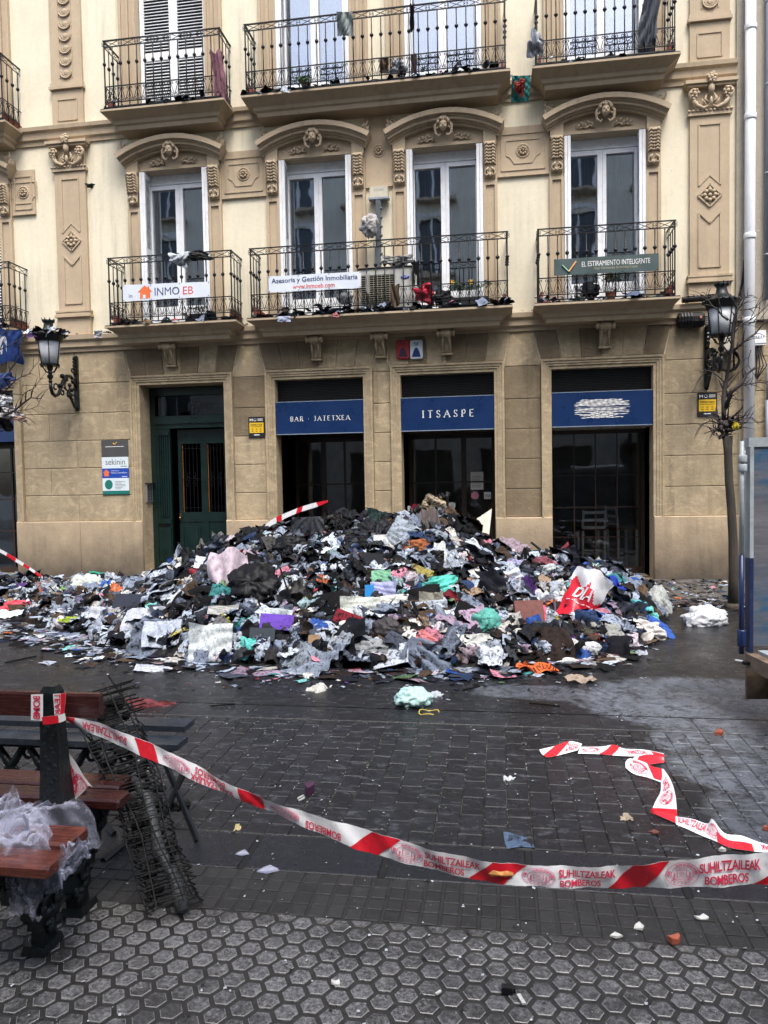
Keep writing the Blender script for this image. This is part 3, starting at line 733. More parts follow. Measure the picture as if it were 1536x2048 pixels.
MB().box(lx0+.075, lx0+.085, .52, .545, 1.12, 2.35).box(lx0+.55*gw+.005, lx0+.55*gw+.015, .52, .545, 1.12, 2.35).build('brass_edge', mat('brass_edge', (.25,.10,.03), .4), leaf)
MB().box(lx0+.01, lx0+.045, .47, .50, .98, 1.10).ball((lx0+.027, .45, 1.02), .022).build('door_handle', mat('old_brass', (.16,.10,.04), .35, metal=.8), leaf)
def room(x0, x1, y0, y1, z1, mt, name='room_interior'):
    q = MB(); q.add([(x0,y1,0),(x1,y1,0),(x1,y1,z1),(x0,y1,z1)], [(0,1,2,3)]); q.add([(x0,y0,0),(x0,y1,0),(x0,y1,z1),(x0,y0,z1)], [(0,1,2,3)])
    q.add([(x1,y0,0),(x1,y1,0),(x1,y1,z1),(x1,y0,z1)], [(3,2,1,0)]); q.add([(x0,y0,z1),(x1,y0,z1),(x1,y1,z1),(x0,y1,z1)], [(0,1,2,3)])
    q.add([(x0,y0,.012),(x1,y0,.012),(x1,y1,.012),(x0,y1,.012)], [(0,1,2,3)]); return q.build(name, mt, B)
room(-6.4, -4.42, .42, 3.2, 3.36, BLACKIN); room(-4.2, 3.3, .0+1.25, 5, 3.36, INWALL); room(-10.4, -8.1, .62, 3, 3.36, INWALL)
room(-10.1, -8.53, .31, .63, 3.349, STONE, 'entry_recess')
room(W1[0], W1[1], .31, 1.26, 3.349, STONE, 'entry_recess'); room(W2[0], W2[1], .31, 1.26, 3.349, STONE, 'entry_recess'); room(W3[0], W3[1], .31, 1.26, 3.349, STONE, 'entry_recess')
for o in [o for o in B.children if o.name.startswith('entry_recess')]:   # open at the back so the rooms show through the glass
    me = o.data; bmv = [p.index for p in me.polygons if abs(p.normal.y) > .9]
    vs = [tuple(v.co) for v in me.vertices]; fs = [tuple(p.vertices) for p in me.polygons if p.index not in bmv]
    m2 = bpy.data.meshes.new('entry_recess'); m2.from_pydata(vs, [], fs); m2.materials.append(STONE); o.data = m2
def shopfront(o, yf, vx, hz, t=.035, thick=()):
    a, b_ = o; f = MB(); ins = .0
    f.box(a+.001, a+.06, yf-.03, yf+.03, .02, 3.34); f.box(b_-.06, b_-.001, yf-.03, yf+.03, .02, 3.34); f.box(a+.06, b_-.06, yf-.03, yf+.03, .02, .12); f.box(a+.06, b_-.06, yf-.03, yf+.03, 2.35, 2.45)
    for x in vx:
        h = .045 if x in thick else t/2
        f.box(pxX(x, yf)-h, pxX(x, yf)+h, yf-.022, yf+.022, .12, 2.35)
    for z in hz: f.box(a+.06, b_-.06, yf-.02, yf+.02, z-t*.35, z+t*.35)
    r = f.build('shopfront', DARKF, B)
    MB().box(a+.05, b_-.05, yf-.004, yf+.004, .1, 2.4).build('pane', GLASSD, r)
    lv = MB(); lv.box(a+.002, b_-.002, .16, .18, 2.45, 3.34)
    for k in range(14): lv.beam((a+.01, .15, 2.98+k*.027), (b_-.01, .15, 2.98+k*.027), .02, .006)
    stuff(lv.build('vent_louvres', mat('louvre_black', (.006,.006,.007), .5), r))
    return r
shopfront(W1, 1.2, (648, 690), (1.58, .95), thick=(648,)); s2_ = shopfront(W2, 1.0, (872, 928), (1.58, .95), thick=(928,))
s3_ = shopfront(W3, .72, (1148, 1191, 1234), (1.66, 1.12, .62), .016); shopfront(W0, .6, (25,), (1.9, 1.4, .8))
MB().box(W3[0]+.002, W3[1]-.002, .12, .71, 2.42, 2.44).build('soffit', MILK, s3_); MB().box(W2[0]+.002, W2[1]-.002, .12, .99, 2.42, 2.44).build('soffit', DARKF, s2_)
# notices stuck on the glass of the middle door
def flat(name, px0, py0, px1, py1, Y, mt, th=.004, parent=None):
    p, q = W(px0, py0, Y), W(px1, py1, Y)
    return MB().box(p.x, q.x, Y-th, Y, q.z, p.z).build(name, mt, parent), (p.x, q.x, q.z, p.z, Y-th-.0015)
PAPER = mat('white_paper', (.70,.70,.70), .7, .05, 8, 0); INK = mat('grey_ink', (.12,.12,.13), .7, .1, 8, 0); PINK = mat('pink_sticker', (.62,.25,.34), .6, .1, 8, 0)
def lines(fr, n, x0=.12, x1=.88, z0=.15, z1=.75, mt=INK, h=.25, name='print', parent=None, rag=.3):
    a, b_, c, d, y = fr; q = MB(); W_, H = b_-a, d-c
    for k in range(n):
        z = c+H*(z1-(z1-z0)*k/max(1, n-1)); hh = H*(z1-z0)/max(1, n)*h; x = a+W_*x0
        xe = a+W_*(x1-random.uniform(0, rag)*(x1-x0))
        while x < xe:
            l = random.uniform(.04, .12)*W_; q.box(x, min(x+l, xe), y, y+.001, z-hh/2, z+hh/2); x += l+W_*.018
    return stuff(q.build(name, mt, parent))
o, fr = flat('shop_notice', 941, 944, 967, 979, .99, PAPER); tag(o, 'white printed notice taped to the glass of the middle bar door', 'notice'); lines(fr, 8, mt=mat('red_grey_ink', (.35,.2,.22), .7, parent=None) if False else INK, parent=o)
o, fr = flat('card_sticker', 968, 984, 982, 998, .99, PAPER); tag(o, 'small white card payment sticker on the bar door glass', 'sticker')
q = MB(); fit_text(q, 'VISA', fr[0]+.01, fr[1]-.01, fr[2]+.035, fr[3]-.04, fr[4]); q.build('lettering', mat('navy_ink', (.02,.03,.15), .6), o)
p = W(950, 991, .985); q = MB(); 
for k in range(7): q.ball((p.x+.045*math.cos(k*.9), .988, p.z+.045*math.sin(k*.9)), (.03,.004,.03), 8, 4)
q.ball((p.x, .988, p.z), (.05,.005,.05), 10, 4); tag(q.build('flower_sticker', PINK), 'pink cloud shaped sticker on the bar door glass beside the card sticker', 'sticker')
# ---- blue shop signs with serif lettering
GLY = {'I': ([[(.5,0),(.5,1)]], .34, [(.5,0),(.5,1)]), 'T': ([[(.5,0),(.5,1)],[(.05,1),(.95,1)]], .8, [(.5,0)]), 'A': ([[(.03,0),(.5,1)],[(.5,1),(.97,0)],[(.2,.36),(.8,.36)]], .95, [(.03,0),(.97,0)]),
 'E': ([[(.15,0),(.15,1)],[(.15,1),(.9,1)],[(.15,.52),(.75,.52)],[(.15,0),(.95,0)]], .7, []), 'P': ([[(.2,0),(.2,1)],[(.2,1),(.6,1),(.85,.9),(.88,.74),(.8,.55),(.55,.46),(.2,.46)]], .72, [(.2,0)]),
 'B': ([[(.2,0),(.2,1)],[(.2,1),(.6,1),(.8,.9),(.82,.7),(.65,.55),(.2,.53)],[(.6,.53),(.88,.4),(.9,.18),(.7,.02),(.2,0)]], .72, []), 'R': ([[(.2,0),(.2,1)],[(.2,1),(.6,1),(.82,.9),(.84,.7),(.6,.52),(.2,.5)],[(.5,.5),(.98,0)]], .78, [(.2,0),(.98,0)]),
 'S': ([[(.85,.86),(.65,.99),(.35,.98),(.17,.83),(.2,.64),(.5,.52),(.8,.38),(.86,.2),(.65,.03),(.35,.01),(.12,.15)]], .66, []), 'J': ([[(.7,1),(.7,.15),(.55,-.02),(.3,0)]], .5, [(.7,1)]),
 'X': ([[(.03,0),(.97,1)],[(.03,1),(.97,0)]], .9, [(.03,0),(.97,0),(.03,1),(.97,1)]), '.': ([[(.4,.45),(.6,.45)]], .4, []), ' ': ([], .45, [])}
def serif(mb, txt, x0, x1, z0, z1, y):
    H = z1-z0; tot = sum(GLY[c][1] for c in txt)*H*.92; gap = (x1-x0-tot)/(len(txt)-1); x = x0; t = H*.13
    for c in txt:
        st, wd, sf = GLY[c]; w_ = wd*H*.92
        for pl in st:
            for i in range(len(pl)-1):
                p, q = pl[i], pl[i+1]; thin = c == 'A' and p == (.03, 0) or c == 'X' and p == (.03, 0) or abs(p[1]-q[1]) < .02
                mb.beam((x+p[0]*w_, y, z0+p[1]*H), (x+q[0]*w_, y, z0+q[1]*H), t*(.65 if thin else 1.15), .006) if False else mb.add(*bar2((x+p[0]*w_, z0+p[1]*H), (x+q[0]*w_, z0+q[1]*H), t*(.6 if thin else 1.1), y))
        for p in sf: mb.add(*bar2((x+p[0]*w_-t*1.15, z0+p[1]*H), (x+p[0]*w_+t*1.15, z0+p[1]*H), t*.5, y-.0007))
        x += w_+gap
def bar2(p, q, wd, y):
    p, q = Vector(p), Vector(q); d = (q-p).normalized(); n = Vector((-d.y, d.x))*wd/2; e = d*wd*.2
    pts = [p-n-e, q-n+e, q+n+e, p+n-e]
    return [(v.x, y+dy, v.y) for dy in (0, .004) for v in pts], [(0,1,2,3),(7,6,5,4),(0,4,5,1),(1,5,6,2),(2,6,7,3),(3,7,4,0)]
SG = []
for o_, lab in ((W1, 'blue shop sign reading BAR JATETXEA over the left bar doorway'), (W2, 'blue shop sign reading ITSASPE over the middle bar doorway'), (W3, 'blue shop sign with white brushed out lettering over the bar window')):
    t = thing('shop_sign', lab, 'sign', ((o_[0]+o_[1])/2, .0, 2.44), 'blue shop signs of the bar')
    hw = (o_[1]-o_[0])/2-.004
    MB().box(-hw, hw, .005, .11, .0, .53).build('sign_panel', BLUE, t)
    MB().box(-hw, hw, .003, .11, .5305, .54).box(-hw, hw, .003, .11, -.012, -.0005).build('edge_strip', mat('pale_edge', (.25,.3,.38), .4), t); SG.append(t)
q = MB(); serif(q, 'BAR . JATETXEA', -.50, .52, .21, .285, .0); stuff(q.build('lettering', LETW, SG[0]))
q = MB(); serif(q, 'ITSASPE', -.41, .43, .205, .315, .0); stuff(q.build('lettering', LETW, SG[1]))
q = MB()
p, r_ = W(1147, 800), W(1262, 834)
for k in range(17):
    z = p.z-(p.z-r_.z)*(k+.5)/17-2.44; n = 24; base = (r_.x-p.x); cx = (W3[0]+W3[1])/2
    if k in (6, 12, 15): lo, hi = random.uniform(0, .3), random.uniform(.5, .8)
    else: lo, hi = random.uniform(0, .05)+(.1 if k > 13 or k < 2 else 0), random.uniform(.9, 1)-(.12 if k < 2 or k > 13 else 0)
    vs = []
    for i in range(n+1):
        t_ = lo+(hi-lo)*i/n; ww = (.0052 if k not in (6, 7, 10) else .002)*(1+.5*math.sin(i*2.3+k*5))*(.3 if i in (0, n) else 1)
        zz = z+.004*math.sin(i*.8+k); X = p.x+base*t_-cx; vs += [(X, .0018-k*.00005, zz-ww), (X, .0018-k*.00005, zz+ww)]
    q.add(vs, [(2*i, 2*i+2, 2*i+3, 2*i+1) for i in range(n)])
q.build('brushed_out_lettering', LETW, SG[2])
# leftmost shop sign
t = thing('shop_sign', 'blue shop sign at the left edge, behind the bare tree', 'sign', (-9.3, 0, 2.44), 'blue shop signs of the bar'); MB().box(-.79, .765, .005, .11, 0, .53).build('sign_panel', BLUE, t)
# bar chairs inside
def stool(px, py, Y, rz, lab, s=1.0):
    p = W(px, py, Y); zt = p.z; t = thing('bar_chair', lab, 'chair', (p.x, Y, 0), 'tall white chairs inside the bar', (0, 0, rz))
    m = MB(); 
    for x in (-.19, .19): m.beam((x, .16, .02), (x, .17, .70), .035, .035); m.beam((x, .17, .70), (x, .21, zt), .035, .03)
    m.build('back_post', WHITE, t); m = MB()
    for k in range(3): m.box(-.172, .172, .185, .205, zt-.07-k*.13, zt-.02-k*.13)
    m.build('back_slat', WHITE, t)
    MB().box(-.21, .21, -.22, .19, .70, .735).build('seat', mat('stool_seat', (.22,.10,.05), .5), t)
    for x in (-.18, .18): MB().beam((x, -.19, .02), (x, -.18, .70), .035, .035).build('leg', WHITE, t)
    m = MB(); m.box(-.16, .16, -.195, -.17, .26, .29); m.box(-.16, .16, .15, .17, .34, .37)
    for x in (-.18, .18): m.box(x-.012, x+.012, -.17, .15, .31, .335)
    m.build('stretcher', WHITE, t)
stool(1182, 1019, 1.30, pi+.15, 'tall white ladder back chair seen square on through the bar window')
stool(1243, 1012, 1.45, pi/2+.35, 'tall white chair turned sideways at the table in the bar window')
p = W(1175, 1011, 1.9); t = thing('bar_table', 'high bar table with a thin top behind the white chairs', 'table', (1.75, 1.9, 0))
MB().box(-.55, .55, -.3, .3, p.z-.03, p.z).build('tabletop', mat('table_top', (.2,.18,.15), .5), t); MB().lathe([(.2,.02),(.2,.04),(.03,.06),(.03,p.z-.031)], (0,0,0), 12).build('leg', DARKF, t)
# ------------------------------------------------------------------ neighbouring building, pipes
NB = thing('neighbour_building', 'grey roughcast building beyond the white downpipe at the right edge', 'building')
wall('wall', 3.661, 9, 0, 3.95, [(5.2, 7.4, 0, 3.1)], .012, [MORTAR, STONE], NB); wall('wall', 3.621, 9, 3.971, 12.5, [(5.4, 6.6, 5.0, 7.2), (5.4, 6.6, 8.6, 10.9)], -.045, [ROUGH, ROUGH], NB, .05)
for a, b_, zz in ((5.4, 6.6, 5.0), (5.4, 6.6, 8.6)): MB().box(a, b_, .0, .02, zz, zz+2.3).build('pane', GLASS, NB)
MB().box(5.2, 7.4, .2, .25, 0, 3.1).build('shutter', GREYP, NB)
for ri in range(6):
    zz = ROWS+[3.95]
    for a, b_ in ((3.70, 4.5), (4.5, 5.2)) if ri % 2 else ((3.70, 4.2), (4.2, 5.2)): stone(rect(a, b_, zz[ri], zz[ri+1]), parent=NB)
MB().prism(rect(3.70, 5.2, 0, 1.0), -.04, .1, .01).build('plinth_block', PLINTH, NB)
MB().box(3.665, 9, -.12, -.0, 3.96, 4.02).build('ledge', ROUGH, NB)
q = MB(); q.tube([(3.76, -.15, .0), (3.76, -.15, 12)], .075, 14)
for z in (1.9, 3.9, 5.15, 6.9, 8.2): q.lathe([(.085,0),(.088,.01),(.088,.07),(.085,.08)], (3.76,-.15,z), 14)
tag(q.build('downpipe', PIPEW, smooth=True), 'white downpipe with socket joints running up between the two buildings', 'downpipe')
q = MB(); q.tube([(4.02, -.10, 4.25), (4.02, -.10, 12)], .035, 8)
for z in (4.9, 6.1, 7.4, 8.6): q.lathe([(.042,0),(.042,.03)], (4.02,-.10,z), 8)
q.tube([(4.02,-.10,7.05),(4.10,-.13,7.2),(4.3,-.13,7.25)], .035, 8); tag(q.build('conduit_pipe', GREYP, smooth=True), 'thin blue grey conduit on the roughcast wall right of the white downpipe', 'pipe')
tag(MB().tube([(4.05,-.06,1.7),(4.05,-.06,2.75)], .03, 8).tube([(4.05,-.06,2.75),(4.06,-.06,3.3)], .02, 8).build('cable_duct', GREYP, smooth=True), 'grey cable duct on the stone wall below the white junction box', 'pipe')
MB().box(3.56, 9, .26, .9, 0, 12.5).build('inner_wall', ROUGH, NB); MB().box(3.6, 3.6205, -.045, .25, 3.98, 12.5).build('party_wall_edge', ROUGH, NB)
# facade across the street, seen in the panes
OB = thing('opposite_building', 'cream facade with windows across the street, reflected in the window panes', 'building')
YO = -19.5
wall('wall', -24, 18, 0, 17.5, [(x, x+1.2, z, z+2.2) for x in range(-22, 17, 3) for z in (4.3, 7.4, 10.5, 13.6)]+[(x, x+1.8, 0.02, 3) for x in range(-22, 17, 3)], 0, [mat('opposite_plaster', (.7,.66,.56), .9, .15, 1), TAN], OB)
for x in range(-22, 17, 3):
    for z, h, w_ in ((4.3, 2.2, 1.2), (7.4, 2.2, 1.2), (10.5, 2.2, 1.2), (13.6, 2.2, 1.2), (.02, 2.98, 1.8)): MB().box(x, x+w_, .2, .22, z, z+h).build('window', mat('opposite_glass', (.03,.035,.04), .1), OB)
    for z in (4.3, 7.4, 10.5, 13.6): MB().box(x-.12, x-.001, -.05, .1, z-.1, z+2.35).box(x+1.201, x+1.32, -.05, .1, z-.1, z+2.35).box(x-.12, x+1.32, -.06, .1, z+2.351, z+2.5).box(x+.56, x+.64, .12, .19, z, z+2.2).build('window_frame', WHITE, OB)
    for z in (7.4, 10.5, 13.6): MB().box(x-.35, x+1.55, -.55, 0, z-.22, z-.1).build('balcony', TAN, OB)
MB().box(-24, 18, -.4, .0, 17.0, 17.3).build('cornice', TAN, OB)
OB.location = (0, YO, 0); OB.rotation_euler = (0, 0, pi); 
# ------------------------------------------------------------------ ground
def sheet(name, x0, x1, y0, y1, z, mt): return struct(MB().add([(x0,y0,z),(x1,y0,z),(x1,y1,z),(x0,y1,z)], [(0,1,2,3)]).build(name, mt))
sheet('ground', -150, 150, -150, 150, -.05, ROAD)
sheet('road', -40, 40, -6.95, -2.4, .0, ROAD)
PAV = sheet('pavement', -40, 40, -19.5, -9.18, -.0045, GROOVE); KB = sheet('kerb', -40, 40, -9.18, -8.88, -.012, GROOVE); SB = sheet('street', -40, 40, -8.88, -6.95, -.006, mat('grimy_joint', (.05,.048,.043), .7, .7, 60, .4, 120, dirt=.8, dirtcol=(.008,.008,.008), dscale=7, dlo=.4, dhi=.6))
FP = struct(MB().box(-40, 40, -2.40, -.05, -.03, .018).build('far_pavement', ROAD))
RINV = Matrix((rt2, up2, fwd))
def project(p):
    v = RINV @ (Vector(p)-CP)
    return (768+FL*v.x/v.z, 1024-FL*v.y/v.z, v.z) if v.z > .1 else (-9999, -9999, .1)
def infield(pts, mesh, name, parent, limit=300, mg=25):
    vis, rest = [], []
    for p in pts:
        x, y, d = project(p); (vis if -mg < x < 1536+mg and y < 2048+mg and d > .2 else rest).append((d, p))
    vis.sort(key=lambda t: t[0]); keep = vis[:limit]; rest += vis[limit:]
    for d, p in keep:
        obj(name, mesh, parent, (p[0], p[1], p[2]+random.uniform(-.0012, .0012)), (random.uniform(-.006,.006), random.uniform(-.006,.006), random.uniform(-.01,.01)))
    if rest:
        q = MB(); V = [tuple(v.co) for v in mesh.vertices]; F = [tuple(f.vertices) for f in mesh.polygons]; MI = [f.material_index for f in mesh.polygons]
        for d, p in rest:
            o = len(q.v); q.v += [(v[0]+p[0], v[1]+p[1], v[2]+p[2]) for v in V]; q.f += [tuple(i+o for i in f) for f in F]; q.mi += MI
        stuff(q.build(name, list(mesh.materials), parent))
# hexagon tiles
def hexmesh():
    r0, r1, q = .0385, .0350, MB(); vs = []
    for r, z in ((r0, -.007), (r0, -.0035), (r0-.0012, -.0015), (r1, .0)):
        vs += [(r*math.cos(R_(60*k)), r*math.sin(R_(60*k)), z) for k in range(6)]
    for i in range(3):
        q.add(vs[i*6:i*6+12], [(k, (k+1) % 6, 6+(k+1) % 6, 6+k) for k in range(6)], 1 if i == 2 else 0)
    # narrow flat rim then the face
    rim = vs[18:24]; inn = [(x*.945, y*.945, .0) for x, y, z in rim]
    q.add(rim+inn, [(k, (k+1) % 6, 6+(k+1) % 6, 6+k) for k in range(6)], 0); q.add(inn, [tuple(range(6))], 0)
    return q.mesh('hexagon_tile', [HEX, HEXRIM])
HM = hexmesh(); hp = []
for i in range(-34, 34):
    for j in range(0, 24):
        x, y = i*.0710-.02, -9.525-j*.082-(.041 if i % 2 else 0)
        if x > -3 and x < 2.2 and y > -10.9: hp.append((x, y, 0))
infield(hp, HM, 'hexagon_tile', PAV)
hq = MB(); r_ = .0375; hv = [(r_*math.cos(R_(a)), r_*math.sin(R_(a))) for a in (180, 240, 300, 360)]
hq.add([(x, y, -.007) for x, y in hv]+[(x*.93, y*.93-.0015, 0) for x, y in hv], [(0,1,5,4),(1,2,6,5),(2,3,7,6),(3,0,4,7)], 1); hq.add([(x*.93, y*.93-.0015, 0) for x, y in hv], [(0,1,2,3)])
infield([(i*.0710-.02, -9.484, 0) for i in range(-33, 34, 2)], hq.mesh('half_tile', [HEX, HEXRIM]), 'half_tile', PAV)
def padmesh(sx, sy, h, ch, mt, name):
    q = MB(); q.loft([(-sx, sx, -sy, sy, -h), (-sx, sx, -sy, sy, -ch), (-sx+ch, sx-ch, -sy+ch, sy-ch, 0)]); return q.mesh(name, mt)
PM = padmesh(.0295, .0345, .007, .003, PAD, 'paving_pad')
infield([(i*.0715+.02, -9.2175-j*.0745, 0) for i in range(-45, 32) for j in range(4)], PM, 'paving_pad', PAV)
SM = [padmesh(.0538, .0990, .006, .004, SETT, 'sett')][0]
infield([(i*.111-.03+random.uniform(-.002,.002), -7.36-j*.2015-(.1 if i % 2 else 0), 0) for i in range(-42, 34) for j in range(8 if True else 0) if -7.36-j*.2015-(.1 if i % 2 else 0) > -8.80], SM, 'sett', SB)
half_ = padmesh(.0538, .046, .006, .004, SETT, 'sett')
infield([(i*.111-.03, yy, 0) for i in range(-41, 34, 2) for yy in (-7.307, -8.825)], half_, 'sett', SB, 0) 
for k in range(-12, 12): MB().loft([(-.298,.298,-.14,.14,-.0055),(-.298,.298,-.14,.14,-.004),(-.294,.294,-.136,.136,0)]).build('slab', ROAD, SB, (k*.6+.35, -7.10, .0))
for k in range(-9, 8):
    x = .11+k*.602
    MB().loft([(-.287,.287,-.147,.147,-.012),(-.287,.287,-.147,.147,-.004),(-.283,.283,-.143,.143,0)]).build('slab', KERB, KB, (x+.30, -9.03, 0))
for k in range(-9, 8): MB().box(-.013, .013, -.147, .147, -.012, -.0035).build('drain_slot', mat('slot_black', (.003,.003,.003), .9, .1, 9, 0), KB, (.11+k*.602, -9.03, 0))
PTM = padmesh(.145, .145, .02, .004, mat('pale_paving', (.13,.12,.11), .5, .5, 8, .4, 60, dirt=.8, dirtcol=(.02,.02,.02), dscale=4, dlo=.42, dhi=.6), 'paving_tile')
infield([(i*.30+.1, -.25-j*.30, .022) for i in range(-30, 16) for j in range(7)], PTM, 'paving_tile', FP, 250)
for k in range(-9, 8): MB().box(-.49, .49, -.07, .07, -.03, .03).build('kerbstone', mat('rust_kerb', (.05,.035,.03), .6, .5, 10, .3, dirt=.5), FP, (k+.2, -2.45, 0))
# ------------------------------------------------------------------ the rubbish heap
def interp(x, xs, ys): return np.interp(x, xs, ys)
# ridge height / front edge / ridge position along x (metres)
HX = np.array([-9.5, -7.4, -6.2, -5.2, -4.5, -3.9, -3.3, -2.8, -2.2, -1.6, -1.1, -.7, -.35, .0, .45, .95, 1.45, 1.85, 2.05])
HR = np.array([.10, .11, .12, .16, .34, .62, .90, 1.03, 1.09, 1.08, 1.07, 1.14, .90, .74, .62, .52, .42, .22, .0])
HF = np.array([-3.3, -3.6, -4.0, -4.5, -4.95, -5.35, -5.65, -5.85, -5.98, -6.02, -6.0, -5.95, -5.95, -5.85, -5.65, -5.35, -4.6, -3.3, -2.95])
HY = np.array([-1.7, -1.9, -2.2, -2.6, -2.7, -2.8, -2.8, -2.8, -2.8, -2.8, -2.7, -2.6, -2.5, -2.4, -2.5, -2.6, -2.7, -2.8, -2.9])
HB = np.array([-.3, -.3, -.3, -.35, -.4, -.5, -.6, -.6, -.6, -.6, -.6, -.5, -.3, -.2, -.25, -.4, -.7, -1.2, -2.2])
_gx = np.arange(-10, 3, .02)
def hgt(x, y, bump=True):
    R, F, Y, Bk = (interp(x, HX, a) for a in (HR, HF, HY, HB))
    t = np.where(y < Y, (y-F)/(Y-F+1e-6), (Bk-y)/(Bk-Y+1e-6)); t = np.clip(t, 0, 1)
    s = np.where(y < Y, .14*np.minimum(t*7, 1)+.86*(.35*t+.65*t*t*(3-2*t)), t**.7)
    h = R*s
    if bump:
        k = np.minimum(1, h*5)
        h = h+k*(.05*np.sin(x*3.1+1.3*np.sin(y*2.2))*np.cos(y*3.7+x)+.03*np.sin(x*7.7+y*2+1)*np.sin(y*8.3-x*2)+.02*np.sin(x*15+y*4)*np.sin(y*14+x*3))
    edge = (x > HX[-1]) | (x < -12)
    return np.where(edge, 0, np.maximum(h, 0))
def hn(x, y):
    e = .06; dx = (hgt(x+e, y)-hgt(x-e, y))/(2*e); dy = (hgt(x, y+e)-hgt(x, y-e))/(2*e)
    n = Vector((-float(dx), -float(dy), 1)); return n.normalized()
def cast(px, py):
    d = ray(px, py); t0 = .0; p = CP
    for i in range(1, 900):
        t = 4.0+i*.01; p = CP+d*t
        if p.z <= float(hgt(np.float64(p.x), np.float64(p.y))) or p.z <= 0: return p
    return p
q = MB(); nx, ny = 230, 120; xs = np.linspace(-11.5, 2.2, nx); ys = np.linspace(-6.15, -.12, ny)
XX, YY = np.meshgrid(xs, ys); ZZ = hgt(XX, YY)-.02+.012*rng.standard_normal(XX.shape)*(hgt(XX, YY) > .03)
ZZ[hgt(XX, YY) <= .001] = -.06
me = bpy.data.meshes.new('rubbish_mound'); V = np.stack([XX, YY, ZZ], -1).reshape(-1, 3)
F = [(j*nx+i, j*nx+i+1, (j+1)*nx+i+1, (j+1)*nx+i) for j in range(ny-1) for i in range(nx-1)]
me.from_pydata(V.tolist(), [], F); me.materials.append(CHAR)
MOUND = stuff(tag(obj('burnt_rubbish_heap', me), 'big heap of burnt clothes, papers and household rubbish in front of the bar', 'rubbish heap'))
# --- numpy batches of crumpled scraps
PAL = [((.004,.004,.005), 19), ((.008,.009,.014), 15), ((.022,.026,.038), 9), ((.075,.09,.125), 10), ((.20,.24,.32), 13), ((.34,.40,.50), 14), ((.55,.62,.71), 10),
 ((.66,.64,.60), 5), ((.03,.02,.016), 5), ((.10,.065,.04), 4), ((.28,.20,.13), 3), ((.35,.26,.36), 2.0), ((.10,.04,.20), 1.0), ((.20,.52,.50), 1.6), ((.06,.30,.30), 1.2),
 ((.03,.09,.35), 1.6), ((.35,.03,.05), 1.2), ((.58,.22,.30), 1.5), ((.02,.04,.10), 4), ((.5,.42,.12), .6), ((.12,.22,.10), .5), ((.45,.12,.04), .6), ((.5,.45,.5), 3)]
PC = np.array([p[0] for p in PAL]); PW = np.array([p[1] for p in PAL]); PW = PW/PW.sum()
def scraps(N, pos, nrm, size, n, amp, flat, cols, seed, curl=1.0, aspect=(.5, 1.3), jt=.25, fan=0.):
    """N crumpled n x n grids -> verts, faces, colours"""
    g = np.random.default_rng(seed); u = np.linspace(-.5, .5, n); U, Vv = np.meshgrid(u, u); U = U.ravel()[None]; Vv = Vv.ravel()[None]
    a = g.uniform(*aspect, (N, 1)); Z = np.zeros((N, n*n))
    for k, f in ((0, 3.0), (1, 6.5), (2, 12.)) if n > 6 else ((0, 2.2), (1, 4.5), (2, 8.)):
        th = g.uniform(0, 2*pi, (N, 1)); ph = g.uniform(0, 2*pi, (N, 1))
        Z += np.abs(np.sin((U*np.cos(th)+Vv*np.sin(th))*f*g.uniform(.6, 1.4, (N, 1))+ph))*amp/(k+1)*g.uniform(.4, 1.2, (N, 1))
    if fan:   # gathers radiating from a pinched point, like dropped cloth
        px_ = g.uniform(-.7, .7, (N, 1)); py_ = g.uniform(.55, 1., (N, 1)); an = np.arctan2(U-px_, Vv+py_); rd = np.sqrt((U-px_)**2+(Vv+py_)**2)
        ff = g.uniform(9, 20, (N, 1)); Z = Z*.45+fan*np.sin(an*ff+1.6*np.sin(rd*4+g.uniform(0, 6, (N, 1)))+g.uniform(0, 6, (N, 1)))*np.clip(rd, .1, 1.)*.5
    Z -= curl*flat*(U**2+Vv**2)*g.uniform(-.3, 1.8, (N, 1))
    jit = jt/n; X = U+g.normal(0, jit, (N, n*n))*(1 if n > 3 else .6); Y = Vv*a+g.normal(0, jit, (N, n*n))*(1 if n > 3 else .6)
    # shrink along folds
    P = np.stack([X, Y, Z], -1)*size[:, None, None]
    t1 = g.normal(size=(N, 3)); t1 -= nrm*(t1*nrm).sum(1, keepdims=True); t1 /= np.linalg.norm(t1, axis=1, keepdims=True); t2 = np.cross(nrm, t1)
    M = np.stack([t1, t2, nrm], 1); Wd = np.einsum('nvk,nkj->nvj', P, M)+pos[:, None, :]
    f = np.array([(j*n+i, j*n+i+1, (j+1)*n+i+1, (j+1)*n+i) for j in range(n-1) for i in range(n-1)])
    Fc = (f[None]+(np.arange(N)*n*n)[:, None, None]).reshape(-1, 4)
    C = np.concatenate([cols, g.uniform(0, 1, (N, 1))], 1); C = np.repeat(C, n*n, 0)
    return Wd.reshape(-1, 3), Fc, C
def npmesh(name, parts, mt, smooth=True):
    V = np.concatenate([p[0] for p in parts]); C = np.concatenate([p[2] for p in parts]); o = 0; F = []
    for p in parts: F.append(p[1]+o); o += len(p[0])
    F = np.concatenate(F); me = bpy.data.meshes.new(name); me.vertices.add(len(V)); me.loops.add(F.size); me.polygons.add(len(F))
    me.vertices.foreach_set('co', V.astype(np.float32).ravel()); me.loops.foreach_set('vertex_index', F.astype(np.int32).ravel())
    me.polygons.foreach_set('loop_start', np.arange(0, F.size, 4, dtype=np.int32)); me.polygons.foreach_set('use_smooth', np.full(len(F), smooth))
    at = me.color_attributes.new('col', 'FLOAT_COLOR', 'POINT'); at.data.foreach_set('color', C.astype(np.float32).ravel())
    me.update(calc_edges=True); me.validate(); me.materials.append(mt); return me
